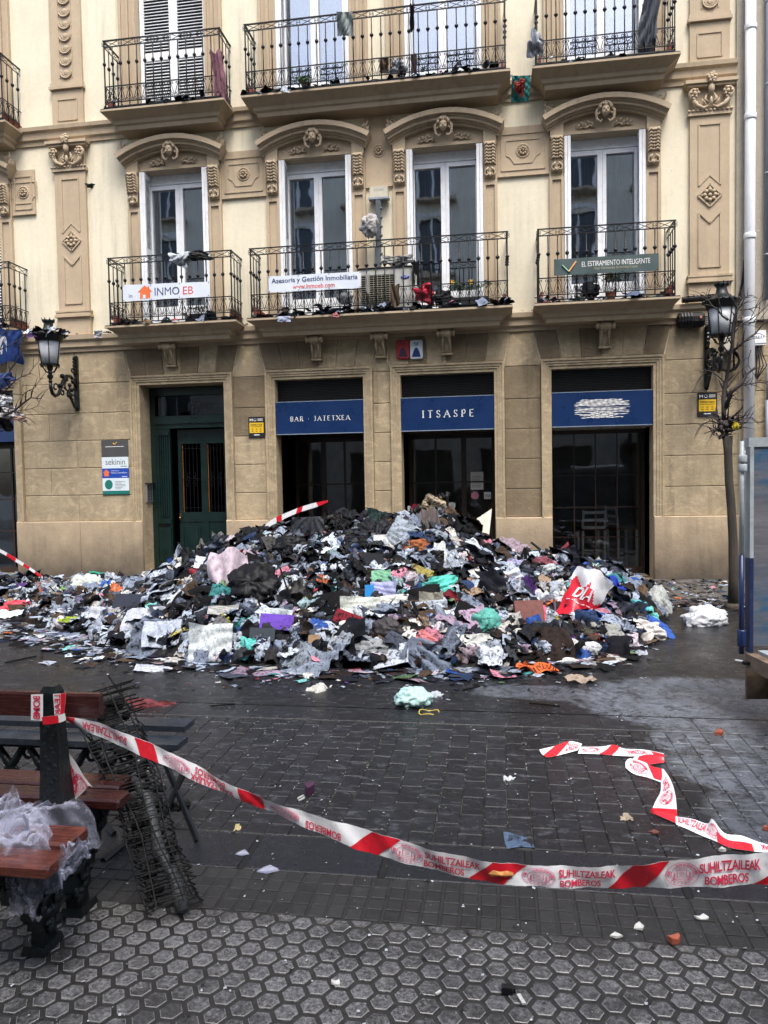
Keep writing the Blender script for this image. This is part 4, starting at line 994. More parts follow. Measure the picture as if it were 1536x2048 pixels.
def heap_points(N, seed, minh=.0, xr=(-9.0, 2.1), bias=1.):
    g = np.random.default_rng(seed); X = []; 
    while len(X) < N:
        x = g.uniform(*xr, N*2); y = g.uniform(-6.1, -.6, N*2); h = hgt(x, y); ok = (h > .035+minh)
        ok &= ~((y > interp(x, HX, HY)+.5) & (g.uniform(0, 1, N*2) < .75))
        X += [(a, b, c) for a, b, c in zip(x[ok], y[ok], h[ok])]
    return np.array(X[:N])
def normals(P, tilt, seed):
    g = np.random.default_rng(seed); e = .08; dx = (hgt(P[:,0]+e, P[:,1])-hgt(P[:,0]-e, P[:,1]))/(2*e); dy = (hgt(P[:,0], P[:,1]+e)-hgt(P[:,0], P[:,1]-e))/(2*e)
    n = np.stack([-dx, -dy, np.ones(len(P))], 1)+g.normal(0, tilt, (len(P), 3)); n[:, 1] -= .15; n[:, 2] = np.abs(n[:, 2])*.9+.1
    return n/np.linalg.norm(n, axis=1, keepdims=True)
def cols_for(P, seed, dark=0.):
    g = np.random.default_rng(seed); N = len(P); c = PC[g.choice(len(PC), N, p=PW)].copy()
    # the scorched upper middle of the heap is blacker, the spread left part paler
    d = np.exp(-((P[:,0]+2.2)/1.6)**2)*np.clip(P[:,2]-.5, 0, 1)*1.4+dark
    m_ = g.uniform(0, 1, N) < np.clip(d, 0, .75); c[m_] = c[m_]*.07+.003
    pale = (g.uniform(0, 1, N) < .32*(P[:, 0] < -3.6)+.04) & (c.sum(1) < .2) & (dark < .4)
    c[pale] = (np.array([[.46, .53, .62]])*g.uniform(.35, 1.3, (N, 1)))[pale]
    sat = c.max(1)-c.min(1); wash = (sat > .12) & (g.uniform(0, 1, N) < .4); c[wash] = c[wash]*.3+c[wash].mean(1, keepdims=True)*.7*np.array([[.9, .97, 1.1]])
    return c*g.uniform(.6, 1.1, (N, 1))
parts = []
def batch(N, sd, sz, n, amp, flat, tilt, lift, dark=0., pw=1.6, **k):
    P = heap_points(N, sd); P[:, 2] += lift; gg = np.random.default_rng(sd+7)
    parts.append(scraps(N, P, normals(P, tilt, sd+1), sz[0]+(sz[1]-sz[0])*gg.uniform(0, 1, N)**pw, n, amp, flat, cols_for(P, sd+2, dark), sd+3, **k))
batch(210, 101, (.26, .52), 26, .16, .8, .34, .03, .12, 1., jt=.06, fan=.13)             # garments and cloths
batch(750, 111, (.13, .30), 18, .18, .8, .42, .04, .08, 1.3, jt=.08, fan=.13)
batch(120, 121, (.25, .50), 14, .16, .5, .4, .05, .0, 1., jt=.08, fan=.10, aspect=(.12, .3)) # strips and sleeves
batch(1500, 131, (.07, .20), 12, .34, .9, .5, .04, .1, 1.3, jt=.20)
batch(2300, 141, (.04, .15), 8, .34, .8, .6, .05, .15)
batch(8500, 151, (.012, .06), 4, .3, .5, .8, .055, .25)
batch(420, 161, (.14, .36), 6, .03, .10, .5, .06, -.1, 1.3, aspect=(.5, .8), jt=.03)          # sheets, magazines, boards
batch(1100, 171, (.05, .18), 4, .05, .10, .6, .06, -.1, 1.3, aspect=(.35, .9))
batch(260, 181, (.14, .40), 3, .01, .02, .7, .05, .5, 1., aspect=(.03, .10), jt=.05)           # charred sticks
stuff(obj('loose_rubbish', npmesh('loose_rubbish', parts, RUB), MOUND))
# skirt of flat papers on the ground around and in front of the heap
def apron(N, seed, size, xr, w_, n=4, amp=.05, zo=.006, pal=None):
    g = np.random.default_rng(seed); x = g.uniform(*xr, N); f = interp(x, HX, HF); y = f-np.abs(g.normal(0, w_, N))+.12
    P = np.stack([x, y, np.full(N, zo)], 1); nr = g.normal(0, .10, (N, 3)); nr[:, 2] = 1; nr /= np.linalg.norm(nr, axis=1, keepdims=True)
    return scraps(N, P, nr, g.uniform(*size, N), n, amp, .08, cols_for(P*[1,1,0], seed+1), seed+2, aspect=(.4, 1))
parts = [apron(700, 41, (.05, .22), (-8.5, 1.4), .14), apron(900, 45, (.015, .05), (-8.5, 1.5), .35, 3), apron(500, 49, (.04, .16), (-8.5, -3.5), .35)]
# right side, thin litter along the far pavement
g = np.random.default_rng(60); N = 500; P = np.stack([g.uniform(1.5, 3.4, N), g.uniform(-2.9, -.2, N), np.full(N, .03)], 1); nr = g.normal(0, .2, (N, 3)); nr[:, 2] = 1; nr /= np.linalg.norm(nr, axis=1, keepdims=True)
parts.append(scraps(N, P, nr, g.uniform(.015, .09, N), 3, .1, .1, cols_for(P*[1,1,0], 61), 62))
# small white and grey chips over the whole street
N = 3400; P = np.stack([g.uniform(-3.5, 2.6, N), -10.3+5.3*g.uniform(0, 1, N)**1.2, np.full(N, .003)], 1); P[:, 0] *= 1+.25*(P[:, 1]+10)/3
cl = g.uniform(0, 1, (N, 1)); cw = np.where(cl > .45, np.array([[.42,.44,.47]]), np.array([[.03,.028,.028]]))
nr = g.normal(0, .15, (N, 3)); nr[:, 2] = 1; nr /= np.linalg.norm(nr, axis=1, keepdims=True)
chips = [scraps(N, P, nr, .003+.010*g.uniform(0, 1, N)**4, 3, .2, .2, cw, 64)]
# chips crowd into the joints between the pavement pads and the setts
N = 900; P = np.stack([.111*g.integers(-30, 22, N)-.03+.0555+g.normal(0, .004, N), g.uniform(-8.8, -7.2, N), np.full(N, .001)], 1); nr = np.tile([0, 0, 1.], (N, 1))
chips.append(scraps(N, P, nr, g.uniform(.003, .008, N), 3, .3, .2, np.where(g.uniform(0,1,(N,1)) > .3, np.array([[.36,.35,.31]]), np.array([[.10,.09,.07]])), 65))
stuff(obj('paper_scatter', npmesh('paper_scatter', parts, RUB), MOUND))
CHIP = rubbish('chip_litter', .1, (.3, .8), 0)
stuff(obj('debris_chips', npmesh('debris_chips', chips, CHIP)), 'small white chips and black crumbs scattered over the wet paving', 'debris')
# ------------------------------------------------------------------ single pieces that stand out
RM = {}
def rmat(soot=.4, rough=(.45,.6), printed=.0):
    k = (soot, rough, printed)
    if k not in RM: RM[k] = rubbish('scrap_%d' % len(RM), soot, rough, printed, 17)
    return RM[k]
def piece(name, label, cat, px, py, wpx, hpx, col, kind='cloth', tilt=None, soot=.35, rough=(.45,.6), printed=0., seed=None, lift=.03, ground=False, n=22, amp=.2, rot=None, group=None, at=None, asp=None):
    """one crumpled cloth / sheet / bag on the heap or ground; sizes in photo pixels converted with the real distance"""
    p = at if at is not None else (G(px, py) if ground else cast(px, py)); p = Vector(p); d = (p-CP).dot(fwd); sx = wpx*d/FL; sy = hpx*d/FL
    seed = seed if seed is not None else int(px*7+py*13) % 9973; g = np.random.default_rng(seed)
    nm = Vector((0, 0, 1)) if ground else hn(p.x, p.y); view = (CP-p).normalized()
    if tilt is None: tilt = .0 if ground else .55
    nm = (nm*(1-tilt)+view*tilt).normalized()
    fac = max(.25, abs(nm.dot(view))); X = rt-nm*rt.dot(nm); X.normalize(); Yv = nm.cross(X)
    if rot: X, Yv = X*math.cos(rot)+Yv*math.sin(rot), Yv*math.cos(rot)-X*math.sin(rot)
    hh = sy/fac
    q = MB()
    if kind in ('cloth', 'sheet', 'drape'):
        u = np.linspace(-.5, .5, n); U, V_ = np.meshgrid(u, u); Z = np.zeros_like(U); A = amp if kind != 'sheet' else amp*.55
        if kind == 'sheet': bx, by = g.uniform(-.5, .5, 2); Z += bx*(U+.2)**2+by*U*V_+.35*np.clip(U*g.choice((-1, 1))+V_*g.choice((-1, 1))-.55, 0, 1)
        for k, f in enumerate((3, 6, 11, 19)):
            th = g.uniform(0, pi); 
            if kind == 'drape': th = g.normal(0, .25)
            wob = .35*np.sin(V_*4+g.uniform(0, 6)+U*3); Z += (np.abs(np.sin((U*math.cos(th)+V_*math.sin(th)+wob*.25)*f+g.uniform(0, 6)))-.5)*A/(k+1)**.8
        if kind == 'cloth': Z -= (U**2+V_**2)*.5*min(1, amp*4)
        edge = 1+(.10 if kind != 'sheet' else .015)*np.sin(np.arctan2(V_, U)*5+g.uniform(0, 6))*(1 if kind != 'sheet' else .5)
        rr = np.ones_like(U)
        if kind == 'cloth':   # rounder outline
            r2 = np.maximum(np.abs(U), np.abs(V_))*2; ang = np.arctan2(V_, U); L = np.sqrt(U**2+V_**2)+1e-6; rr = (r2*.5/L)*(.75)+.32
            rr = rr*(1+.18*np.sin(ang*3+g.uniform(0, 6))+.10*np.sin(ang*7+g.uniform(0, 6))*r2)
        m_ = min(sx, hh)
        P3 = [p+X*(U[j, i]*rr[j, i]*edge[j, i]*sx)+Yv*(V_[j, i]*rr[j, i]*edge[j, i]*hh)+nm*(Z[j, i]*m_+lift) for j in range(n) for i in range(n)]
        q.add(P3, [(j*n+i, j*n+i+1, (j+1)*n+i+1, (j+1)*n+i) for j in range(n-1) for i in range(n-1)])
        sm = True
    elif kind == 'bag':
        nu, nv = 48, 30; vs = []; kd = Vector((g.uniform(-1,1), g.uniform(-1,1), .8)).normalized()
        for j in range(nv+1):
            for i in range(nu):
                a = 2*pi*i/nu; b = -pi/2+pi*j/nv; dv = Vector((math.cos(b)*math.cos(a), math.cos(b)*math.sin(a), math.sin(b)))
                k = 1+.30*noise.noise(dv*1.7+Vector((seed, 0, 0)))+.20*abs(noise.noise(dv*4.3+Vector((0, seed, 0))))+.10*abs(noise.noise(dv*9+Vector((0, 0, seed))))-.12; ka = math.atan2(dv.x-kd.x, dv.y-kd.y); k += .085*math.sin(ka*9+3*noise.noise(dv*2.2+Vector((seed,seed,0))))*min(1, (dv-kd).length)-.10*(1-abs(noise.noise(dv*3.1+Vector((seed, 5, 0)))))**6
                vs.append(p+X*(dv.x*sx*.5*k)+Yv*(dv.y*hh*.5*k)+nm*(dv.z*min(sx, hh)*.36*k+min(sx, hh)*.18+lift*.3))
        q.add(vs, [(j*nu+i, j*nu+(i+1) % nu, (j+1)*nu+(i+1) % nu, (j+1)*nu+i) for j in range(nv) for i in range(nu)]); sm = True
    elif kind == 'board':
        t = .012
        vs = [p+X*(a*sx/2)+Yv*(b*hh/2)+nm*(lift+c*t+.02*sx*(a*b)) for c in (0, 1) for a, b in ((-1,-1),(1,-1),(1,1),(-1,1))]
        q.add(vs, [(3,2,1,0),(4,5,6,7),(0,1,5,4),(1,2,6,5),(2,3,7,6),(3,0,4,7)]); sm = False
    elif kind == 'block':
        t = min(sx, hh)*.35
        vs = [p+X*(a*sx/2)+Yv*(b*hh/2)+nm*(lift-.02+c*t) for c in (0, 1) for a, b in ((-1,-1),(1,-1),(1,1),(-1,1))]
        q.add(vs, [(3,2,1,0),(4,5,6,7),(0,1,5,4),(1,2,6,5),(2,3,7,6),(3,0,4,7)]); sm = False
    me = q.mesh(name, rmat(round(min(.9, soot+(.15 if soot > .06 else 0)), 2), rough, printed), sm)
    at_ = me.color_attributes.new('col', 'FLOAT_COLOR', 'POINT'); N = len(me.vertices)
    C = np.tile([*col, .5], (N, 1)); C[:, :3] *= .84*g.uniform(.85, 1.1, (N, 1)); at_.data.foreach_set('color', C.astype(np.float32).ravel())
    o = obj(name, me); return tag(o, label, cat, group)
def frame_at(px, py, tilt=.55):
    p = cast(px, py); nm = hn(p.x, p.y); v = (CP-p).normalized(); nm = (nm*(1-tilt)+v*tilt).normalized(); X = (rt-nm*rt.dot(nm)).normalized(); return p, X, nm.cross(X), nm, (p-CP).dot(fwd)/FL
LAV, WH, BK, TEAL = (.55,.50,.60), (.68,.70,.72), (.012,.012,.014), (.18,.55,.52)
PIECES = [
 ('pleated_sheet','pinkish white pleated sheet tented on the left slope of the heap','sheet',458,1168,78,120,(.62,.52,.60),'drape',.7,.12,0),
 ('bin_bag','torn black bin bag beside the pinkish pleated sheet','bag',512,1185,120,85,BK,'bag',.6,0,0),
 ('bin_bag','glossy black bag bundle high on the left shoulder of the heap','bag',585,1100,75,45,BK,'bag',.6,0,0),
 ('poster_board','large white board with handwriting standing at the front left of the heap','board',425,1292,85,75,(.66,.72,.74),'sheet',.75,.15,.8),
 ('magazine','yellow and white magazine lying at the front foot of the heap','magazine',582,1326,62,24,(.70,.62,.12),'sheet',.4,.35,.3),
 ('folder','purple plastic folder under a pale sheet on the front slope','folder',552,1256,66,30,(.12,.05,.38),'board',.5,.2,0),
 ('paper_sheet','pale sheet of paper lying over the purple folder','paper',548,1243,66,34,(.62,.70,.74),'sheet',.6,.3,.5),
 ('cardboard','torn flat piece of beige cardboard on the road right of the orange cloth','cardboard',1160,1362,58,13,(.40,.32,.25),'sheet',.1,.2,0),
 ('plastic_bag','pale aqua plastic bag lying alone on the road','bag',826,1408,80,34,(.50,.74,.72),'bag',.25,.12,0),
 ('plastic_bag','white carrier bag lying on the road between heap and truck','bag',1410,1248,84,30,(.74,.76,.80),'bag',.25,.1,0),
 ('shopping_bag','open teal green shopping bag with a dark mouth on the right slope','bag',972,1252,60,50,(.12,.42,.36),'bag',.6,.15,0),
 ('towel','turquoise towel in the middle of the heap','cloth',882,1176,66,38,(.12,.60,.50),'cloth',.6,.05,0),
 ('blouse','rust orange leather garment high on the heap','clothing',838,1104,54,32,(.38,.13,.05),'cloth',.6,.3,0),
 ('shirt','white and grey shirt hanging down beside the rust orange garment','clothing',879,1116,24,50,(.66,.70,.68),'drape',.7,.15,0),
 ('sweater','deep red cloth at the top of the clothes rail','clothing',822,1030,38,36,(.42,.02,.06),'cloth',.8,.0,0),
 ('vest_top','white cotton top hanging left of the red cloth on the rail','clothing',808,1038,26,40,(.66,.62,.64),'drape',.8,.15,0),
 ('trousers','grey brown trousers hanging over the top of the heap','clothing',862,1058,34,72,(.14,.12,.115),'drape',.8,.1,0),
 ('striped_scarf','black and white striped scarf under the clothes rail','clothing',842,1052,16,46,(.16,.16,.18),'drape',.8,.0,0),
 ('towel','pale towel draped at the right end of the clothes rail','cloth',894,1030,34,40,(.55,.60,.62),'drape',.8,.1,0),
 ('royal_cloth','royal blue knitted cloth on the right side of the heap','cloth',1226,1186,42,46,(.02,.05,.36),'cloth',.65,.0,0),
 ('cushion','brown square cushion on the lower right slope','cushion',1055,1243,56,60,(.19,.08,.07),'block',.7,.1,0),
 ('pink_pyjamas','bright pink knitted garment beside the brown cushion','clothing',1076,1252,32,54,(.80,.14,.24),'cloth',.7,.0,0),
 ('rubbish_bag','translucent white rubbish bag on the far left of the spread','bag',178,1180,78,48,(.60,.64,.60),'bag',.6,.15,0),
 ('blue_bag','small blue plastic bag end beside the white rubbish bag','bag',212,1180,16,30,(.04,.13,.50),'cloth',.7,.0,0),
 ('green_cloth','emerald green cloth against the plinth at the left','cloth',205,1159,48,14,(.04,.38,.27),'cloth',.6,.1,0),
 ('spotted_paper','pink red paper bag with pale spots at the left edge','paper bag',30,1223,44,30,(.75,.10,.14),'cloth',.6,.1,0),
 ('binder','dark navy ring binder on the left part of the heap','folder',262,1218,64,38,(.025,.03,.05),'board',.5,.1,0),
 ('white_cloth','white bundled cloth at the lower right, left of the striped bag','cloth',1135,1296,44,26,(.72,.70,.70),'bag',.5,.15,0),
 ('white_cloth','white bundled cloth at the lower right, right of its twin','cloth',1180,1303,46,26,(.62,.64,.66),'bag',.5,.25,0),
 ('white_strip','long white ragged strip on the road below the heap','cloth',1108,1326,90,14,(.74,.72,.70),'cloth',.3,.05,0),
 ('lavender_sheet','lavender blue sheet of paper in the middle of the heap','paper',766,1188,50,38,(.38,.40,.66),'sheet',.65,.05,.2),
 ('green_card','pale green card standing behind the lavender sheet','card',762,1161,38,26,(.22,.50,.32),'sheet',.7,.05,.2),
 ('foam_board','broken white foam board in the middle of the front slope','board',722,1232,80,58,(.68,.72,.66),'sheet',.6,.25,.2),
 ('foam_board','white cracked tray below the lavender sheet','tray',792,1208,72,20,(.68,.70,.66),'sheet',.5,.2,0),
 ('dark_satchel','dark grey flat bag below the broken foam board','bag',776,1262,70,46,(.06,.055,.06),'bag',.6,.0,0),
 ('pink_card','salmon pink card folded at the front of the heap','card',852,1284,46,28,(.62,.20,.22),'cloth',.6,.05,0),
 ('cardboard','small square of brown cardboard at the front of the heap','cardboard',629,1287,22,22,(.32,.21,.12),'board',.7,.1,0),
 ('jeans','pair of blue denim jeans in the middle right of the heap','clothing',836,1202,32,44,(.02,.05,.13),'cloth',.6,.0,0),
 ('maroon_cloth','maroon cloth right of the denim jeans','clothing',902,1214,32,44,(.15,.01,.02),'cloth',.6,.0,0),
 ('sooty_book','grey sooty book standing open between jeans and maroon cloth','book',862,1218,48,52,(.32,.31,.26),'sheet',.7,.35,.3),
 ('white_box','crushed white box near the top of the heap','box',770,1086,42,22,(.66,.66,.66),'block',.7,.15,0),
 ('singed_bundle','singed brown bundle near the top of the heap','cloth',772,1058,36,26,(.22,.12,.05),'cloth',.7,.2,0),
 ('patterned_cloth','olive yellow patterned cloth above the white board','cloth',449,1252,22,30,(.28,.28,.04),'cloth',.7,.25,0),
 ('teal_wrapper','turquoise wrapper at the front left of the heap','wrapper',497,1302,30,40,(.12,.56,.50),'cloth',.6,.1,0),
 ('navy_board','dark navy board beside the turquoise wrapper','board',524,1282,50,30,(.03,.04,.05),'board',.55,.0,0),
 ('teal_box','turquoise plastic tub on the right flank of the heap','tub',1278,1222,30,34,(.10,.45,.48),'cloth',.7,.0,0),
 ('rubbish_bag','grey translucent bag at the right end of the heap','bag',1312,1210,48,62,(.42,.44,.42),'bag',.6,.25,0),
 ('white_cloth','white cloth with a brown edge at the right foot of the heap','cloth',1292,1268,58,34,(.72,.68,.66),'cloth',.55,.1,0),
 ('magenta_cloth','small magenta cloth on the right shoulder of the heap','cloth',1004,1097,20,14,(.75,.06,.30),'cloth',.7,.0,0),
 ('striped_bag','dark bag with yellow stripes at the lower right','bag',1166,1274,64,26,(.05,.045,.03),'bag',.6,.1,0),
 ('grey_bag','grey crumpled plastic bag right of the striped dark bag','bag',1226,1278,42,50,(.36,.37,.34),'bag',.6,.2,0),
 ('aqua_shirt','aqua shirt folded below the royal blue cloth','clothing',1298,1238,22,28,(.16,.50,.48),'cloth',.6,.0,0),
 ('plastic_sheet','crumpled clear grey plastic sheet at the front centre','plastic sheet',745,1302,84,36,(.30,.32,.34),'bag',.5,.3,0),
 ('plastic_sheet','pale grey plastic wrapping left of the crumpled sheet','plastic sheet',672,1300,38,38,(.40,.43,.46),'bag',.5,.2,0),
 ('pillow','grey blue pillow in front of the dark flat bag','pillow',722,1290,54,28,(.30,.34,.40),'bag',.5,.2,0),
 ('blue_case','bright blue plastic case left of the lavender sheet','case',738,1188,18,24,(.02,.20,.50),'board',.7,.0,0),
 ('white_paper','white crumpled sheet on the dark clothes of the right slope','paper',1016,1162,50,30,(.64,.68,.74),'cloth',.6,.1,0),
 ('white_paper','white torn sheet left of the red and white carrier bag','paper',1088,1208,34,34,(.70,.72,.76),'cloth',.6,.1,0),
 ('white_paper','white sheet fallen over the foot of the heap at the centre right','paper',945,1298,78,36,(.70,.72,.68),'sheet',.5,.3,.1),
 ('tan_wallet','tan leather flap on the right slope of the heap','leather',952,1174,34,26,(.26,.15,.10),'cloth',.6,.1,0),
 ('lilac_shirt','pale lilac shirt at the upper right of the heap','clothing',1030,1140,56,24,(.42,.40,.62),'cloth',.6,.0,0),
 ('light_blue_shirt','light blue shirt on the right shoulder under the window','clothing',1222,1132,42,24,(.24,.36,.52),'cloth',.6,.0,0),
 ('red_plush','dark pink ruffled umbrella cloth left of the bar window','umbrella',1085,1133,44,30,(.20,.06,.08),'bag',.6,.1,0),
 ('white_bundle','grey white shirt on the upper right slope','clothing',1098,1150,56,26,(.50,.54,.54),'cloth',.6,.15,0),
 ('papers','loose newspaper pages flat on the road left of the heap foot','newspaper',306,1342,74,12,(.56,.60,.70),'sheet',.25,.15,.6),
 ('papers','white page lying on the road in front of the heap','paper',640,1380,42,20,(.66,.66,.60),'cloth',.25,.2,.3),
 ('flyers','red printed flyers crumpled on the road behind the bench','flyers',305,1414,104,26,(.20,.045,.05),'cloth',.5,.6,.9),
 ('grey_scrap','small white torn scrap behind the aqua bag','paper',870,1392,34,12,(.50,.54,.60),'cloth',.3,.2,0),
 ('open_book','open paperback lying on the left of the spread','book',210,1240,56,24,(.52,.54,.60),'sheet',.5,.2,.5),
 ('lime_cloth','lime green packet near the left foot of the heap','packet',140,1250,32,12,(.34,.44,.05),'cloth',.5,.1,0),
 ('green_packet','small light green packet behind the open paperback','packet',125,1193,10,22,(.20,.42,.10),'cloth',.6,.1,0),
 ('leaflet','pale blue newspaper spread at the left foot of the heap','newspaper',330,1275,76,50,(.54,.60,.72),'sheet',.6,.15,.7),
 ('leaflet','creased map sheet left of the white handwritten board','newspaper',292,1252,80,50,(.58,.62,.70),'sheet',.6,.15,.6),
 ('white_packet','white styrofoam lid at the far left foot of the spread','lid',22,1243,44,16,(.70,.72,.72),'sheet',.3,.1,.1),
 ('sandal_box','pale cardboard flap beside the black bin bag','cardboard',448,1230,60,18,(.50,.50,.48),'sheet',.5,.25,.2),
]
for nm_, lab, cat_, px, py, wp, hp_, col_, kd, tl, sc_, pr in PIECES:
    gr_ = py > 1318 or (nm_ in ('plastic_bag',) and kd in ('bag','cloth'))
    piece(nm_, lab, cat_, px, py, wp, hp_, col_, kd, tl, sc_, (.25,.45) if kd == 'bag' else (.5,.75), pr, ground=gr_, lift=.012 if gr_ else .10, amp=.26)
# ------------------------------------------------------------------ clothes rail, sticks and burnt furniture on the heap
def onheap(name, label, cat, mb, mt, smooth=False): return tag(mb.build(name, mt, smooth=smooth), label, cat)
q = MB(); a, c = W(800, 1033, -2.75), W(897, 988, -2.6); q.tube([a, (a+c)/2, c], .014, 7); q.tube([a, W(812, 1075, -2.8)], .01, 6)
q.ball(c, .022); 
for k in range(14):
    t = .25+.055*k; p = a.lerp(c, min(t, .98)); q.tube([p+Vector((random.uniform(-.03,.03), -.03, .04)), p+Vector((0,-.05,-.02)), p+Vector((random.uniform(-.05,.05), -.05, -random.uniform(.06,.16)))], [.012,.03,.012], 5)
onheap('clothes_rail', 'burnt clothes rail poking out of the top of the heap with garments on it', 'clothes rail', q, CHAR)
piece('singed_ruffle', 'singed cream and brown ruffled cloth knotted along the clothes rail', 'cloth', 868, 1004, 44, 26, (.42,.34,.24), 'cloth', .85, .55, at=W(866, 1006, -2.72), amp=.35)
piece('black_jacket', 'black jacket slumped under the clothes rail', 'clothing', 838, 1036, 40, 60, (.02,.02,.024), 'drape', .8, .0, at=W(845, 1050, -2.72), amp=.3, lift=-.03)
q = MB(); a, c = W(298, 1172, -3.2), W(430, 1078, -2.6); q.beam(a, c, .05, .03); q.beam(a+Vector((.05,.25,-.02)), c+Vector((.1,.3,-.03)), .03, .03)
for t in (.35, .5, .64, .78, .9):
    p = a.lerp(c, t); q.beam(p, p+Vector((.12,.28,-.02)), .02, .02); q.beam(p, p+Vector((.16+.1*t,-.05,-.36)), .018, .018)
q.beam(W(355,1085,-2.9), W(420,1140,-2.9), .02, .02); q.beam(W(433,1074,-2.6), W(446,1120,-2.6), .022, .022)
onheap('burnt_frame', 'charred metal furniture frame leaning on the left shoulder of the heap', 'frame', q, CHAR)
piece('charred_rags', 'charred grey rags hanging at the top end of the burnt frame', 'cloth', 436, 1088, 22, 50, (.20,.20,.19), 'drape', .85, .5, at=W(436, 1092, -2.62), amp=.4)
piece('charred_rags', 'scorched rag draped over the middle of the burnt frame', 'cloth', 405, 1100, 22, 34, (.14,.14,.13), 'cloth', .85, .6, at=W(404, 1102, -2.72), amp=.4)
q = MB(); p = W(318, 1140, -3.0); a, c = W(288, 1166, -3.25), W(345, 1118, -3.1); q.add([a+Vector((0,0,-.06)), c+Vector((0,0,-.1)), c+Vector((0,.02,.05)), a+Vector((0,.02,.03)), a+Vector((0,.05,-.06)), c+Vector((0,.05,-.1)), c+Vector((0,.07,.05)), a+Vector((0,.07,.03))], [(0,1,2,3),(7,6,5,4),(0,4,5,1),(1,5,6,2),(2,6,7,3),(3,7,4,0)])
onheap('charred_board', 'charred chipboard panel leaning under the burnt frame', 'board', q, CHAR)
q = MB(); a, c = W(1062, 1084, -2.3), W(1104, 1118, -2.3); q.tube([a, c], [.016,.02], 7)
for k in range(7): t = .45+k*.08; p = a.lerp(c, t); q.tube([p, p+Vector((.10-.01*k, -.02, -.12+.03*k))], .006, 4); q.tube([p, p+Vector((-.03,.05,-.1))], .005, 4)
onheap('broken_umbrella', 'broken black umbrella frame sticking out by the bar window', 'umbrella', q, IRON)
# ribbed fragment of a red umbrella canopy
q = MB(); c0 = W(1092, 1126, -2.35); tip = [W(*p, -2.45) for p in ((1136, 1083), (1140, 1096), (1143, 1110), (1141, 1124), (1136, 1134))]; vs = [c0]
for i, t in enumerate(tip): vs += [t, (t+tip[min(i+1, 4)])/2+Vector((0,-.04,-.0))]
q.add(vs, [(0, i, i+1) for i in range(1, len(vs)-1)]); vs2 = [v+Vector((0,.008,0)) for v in vs]; q.add(vs2, [(0, i+1, i) for i in range(1, len(vs)-1)])
onheap('umbrella_cloth', 'dark red ribbed fan of umbrella cloth in front of the bar window', 'umbrella', q, mat('dark_red_cloth', (.24,.035,.05), .6, .5, 20, .3, dirt=.5))
q = MB(); a, c = W(1148, 1165, -3.9), W(1182, 1178, -3.9); q.beam(a, c, .05, .02); onheap('wood_plank', 'short reddish wooden plank behind the red and white carrier bag', 'plank', q, mat('plank', (.16,.05,.03), .6, .3, 20))
q = MB(); pts = [W(x, y, -5.0) for x, y in ((560,1135),(575,1180),(580,1215),(600,1245),(622,1270))]; q.tube(pts, .009, 5); onheap('black_rod', 'long thin bent black rod on the front slope of the heap', 'rod', q, IRON)
# cream sheet in the middle doorway
P0 = [W(*p, -1.0) for p in ((975,1018),(984,1022),(985,1060),(960,1066),(915,1062),(940,1038))]
q = MB(); n = 16; L_, R__ = [], []
for i in range(n+1):
    t = i/n; top_ = W(984, 1017, -.95).lerp(W(920, 1060, -1.25), t); bot = W(978, 1072, -1.35).lerp(W(905, 1066, -1.5), t); f = .05*math.sin(i*2.1)+.02*math.sin(i*4.7)
    L_.append(top_+Vector((0, f*.3, .006*math.sin(i*3)))); R__.append(bot+Vector((0, f*1.6, 0)))
q.add(L_+[(a+b)/2+Vector((0,-.05+.04*math.sin(i*2.1), 0)) for i, (a, b) in enumerate(zip(L_, R__))]+R__, [(r*(n+1)+i, r*(n+1)+i+1, (r+1)*(n+1)+i+1, (r+1)*(n+1)+i) for r in range(2) for i in range(n)])
onheap('cream_sheet', 'cream sheet hanging in folds from the middle bar doorway on to the heap', 'sheet', q, mat('cream_cloth', (.50,.48,.40), .85, .12, 8, .3, 20), True)
# red and white carrier bag with lettering
t = thing('carrier_bag', 'red and white supermarket carrier bag standing open on the right slope', 'bag', (0,0,0))
p, X, Yv, nm, m_ = frame_at(1162, 1212, .75); rotb = R_(-32); Xb = X*math.cos(rotb)+Yv*math.sin(rotb); Yb = Yv*math.cos(rotb)-X*math.sin(rotb); wB, hB = 66*m_, 104*m_
def bagpt(u, v, off=0):   # u,v in -1..1
    k = 1+.18*max(0, v); wob = .10*math.sin(u*3+v*2)+.07*math.sin(v*5+u*6)+.04*abs(math.sin(u*7+v*9))
    return p+Xb*(u*wB*.5*k+.01*math.sin(v*7))+Yb*(v*hB*.5*(1+.08*math.sin(u*6+1)))+nm*((math.cos(u*pi/2)*.17+.05+wob*.28)*1.0+off+.26)
q = MB(); n = 22; q.add([bagpt(-1+2*i/n, -1+2*j/n) for j in range(n+1) for i in range(n+1)], [(j*(n+1)+i, j*(n+1)+i+1, (j+1)*(n+1)+i+1, (j+1)*(n+1)+i) for j in range(n) for i in range(n)])
for f_i in range(len(q.f)):
    j = f_i//n; i = f_i % n; q.mi[f_i] = 0 if (j < n*.62+2*math.sin(i*.6)+ (1.5 if i < 12 else -2)) else 1
REDB = mat('carrier_red', (.60,.012,.03), .35, .15, 12, .3, 30); WHB = mat('carrier_white', (.66,.66,.68), .4, .12, 12, .4, 30, dirt=.25, dirtcol=(.2,.2,.2), dscale=12)
q.build('bag_front', [REDB, WHB], t, smooth=True)
q = MB(); q.add([bagpt(-1+2*i/n, .2+.8*j/6)-nm*(.32*math.cos((-1+2*i/n)*pi/2)+.02) for j in range(7) for i in range(n+1)], [(j*(n+1)+i, j*(n+1)+i+1, (j+1)*(n+1)+i+1, (j+1)*(n+1)+i) for j in range(6) for i in range(n)])
q.build('bag_back', WHB, t, smooth=True)
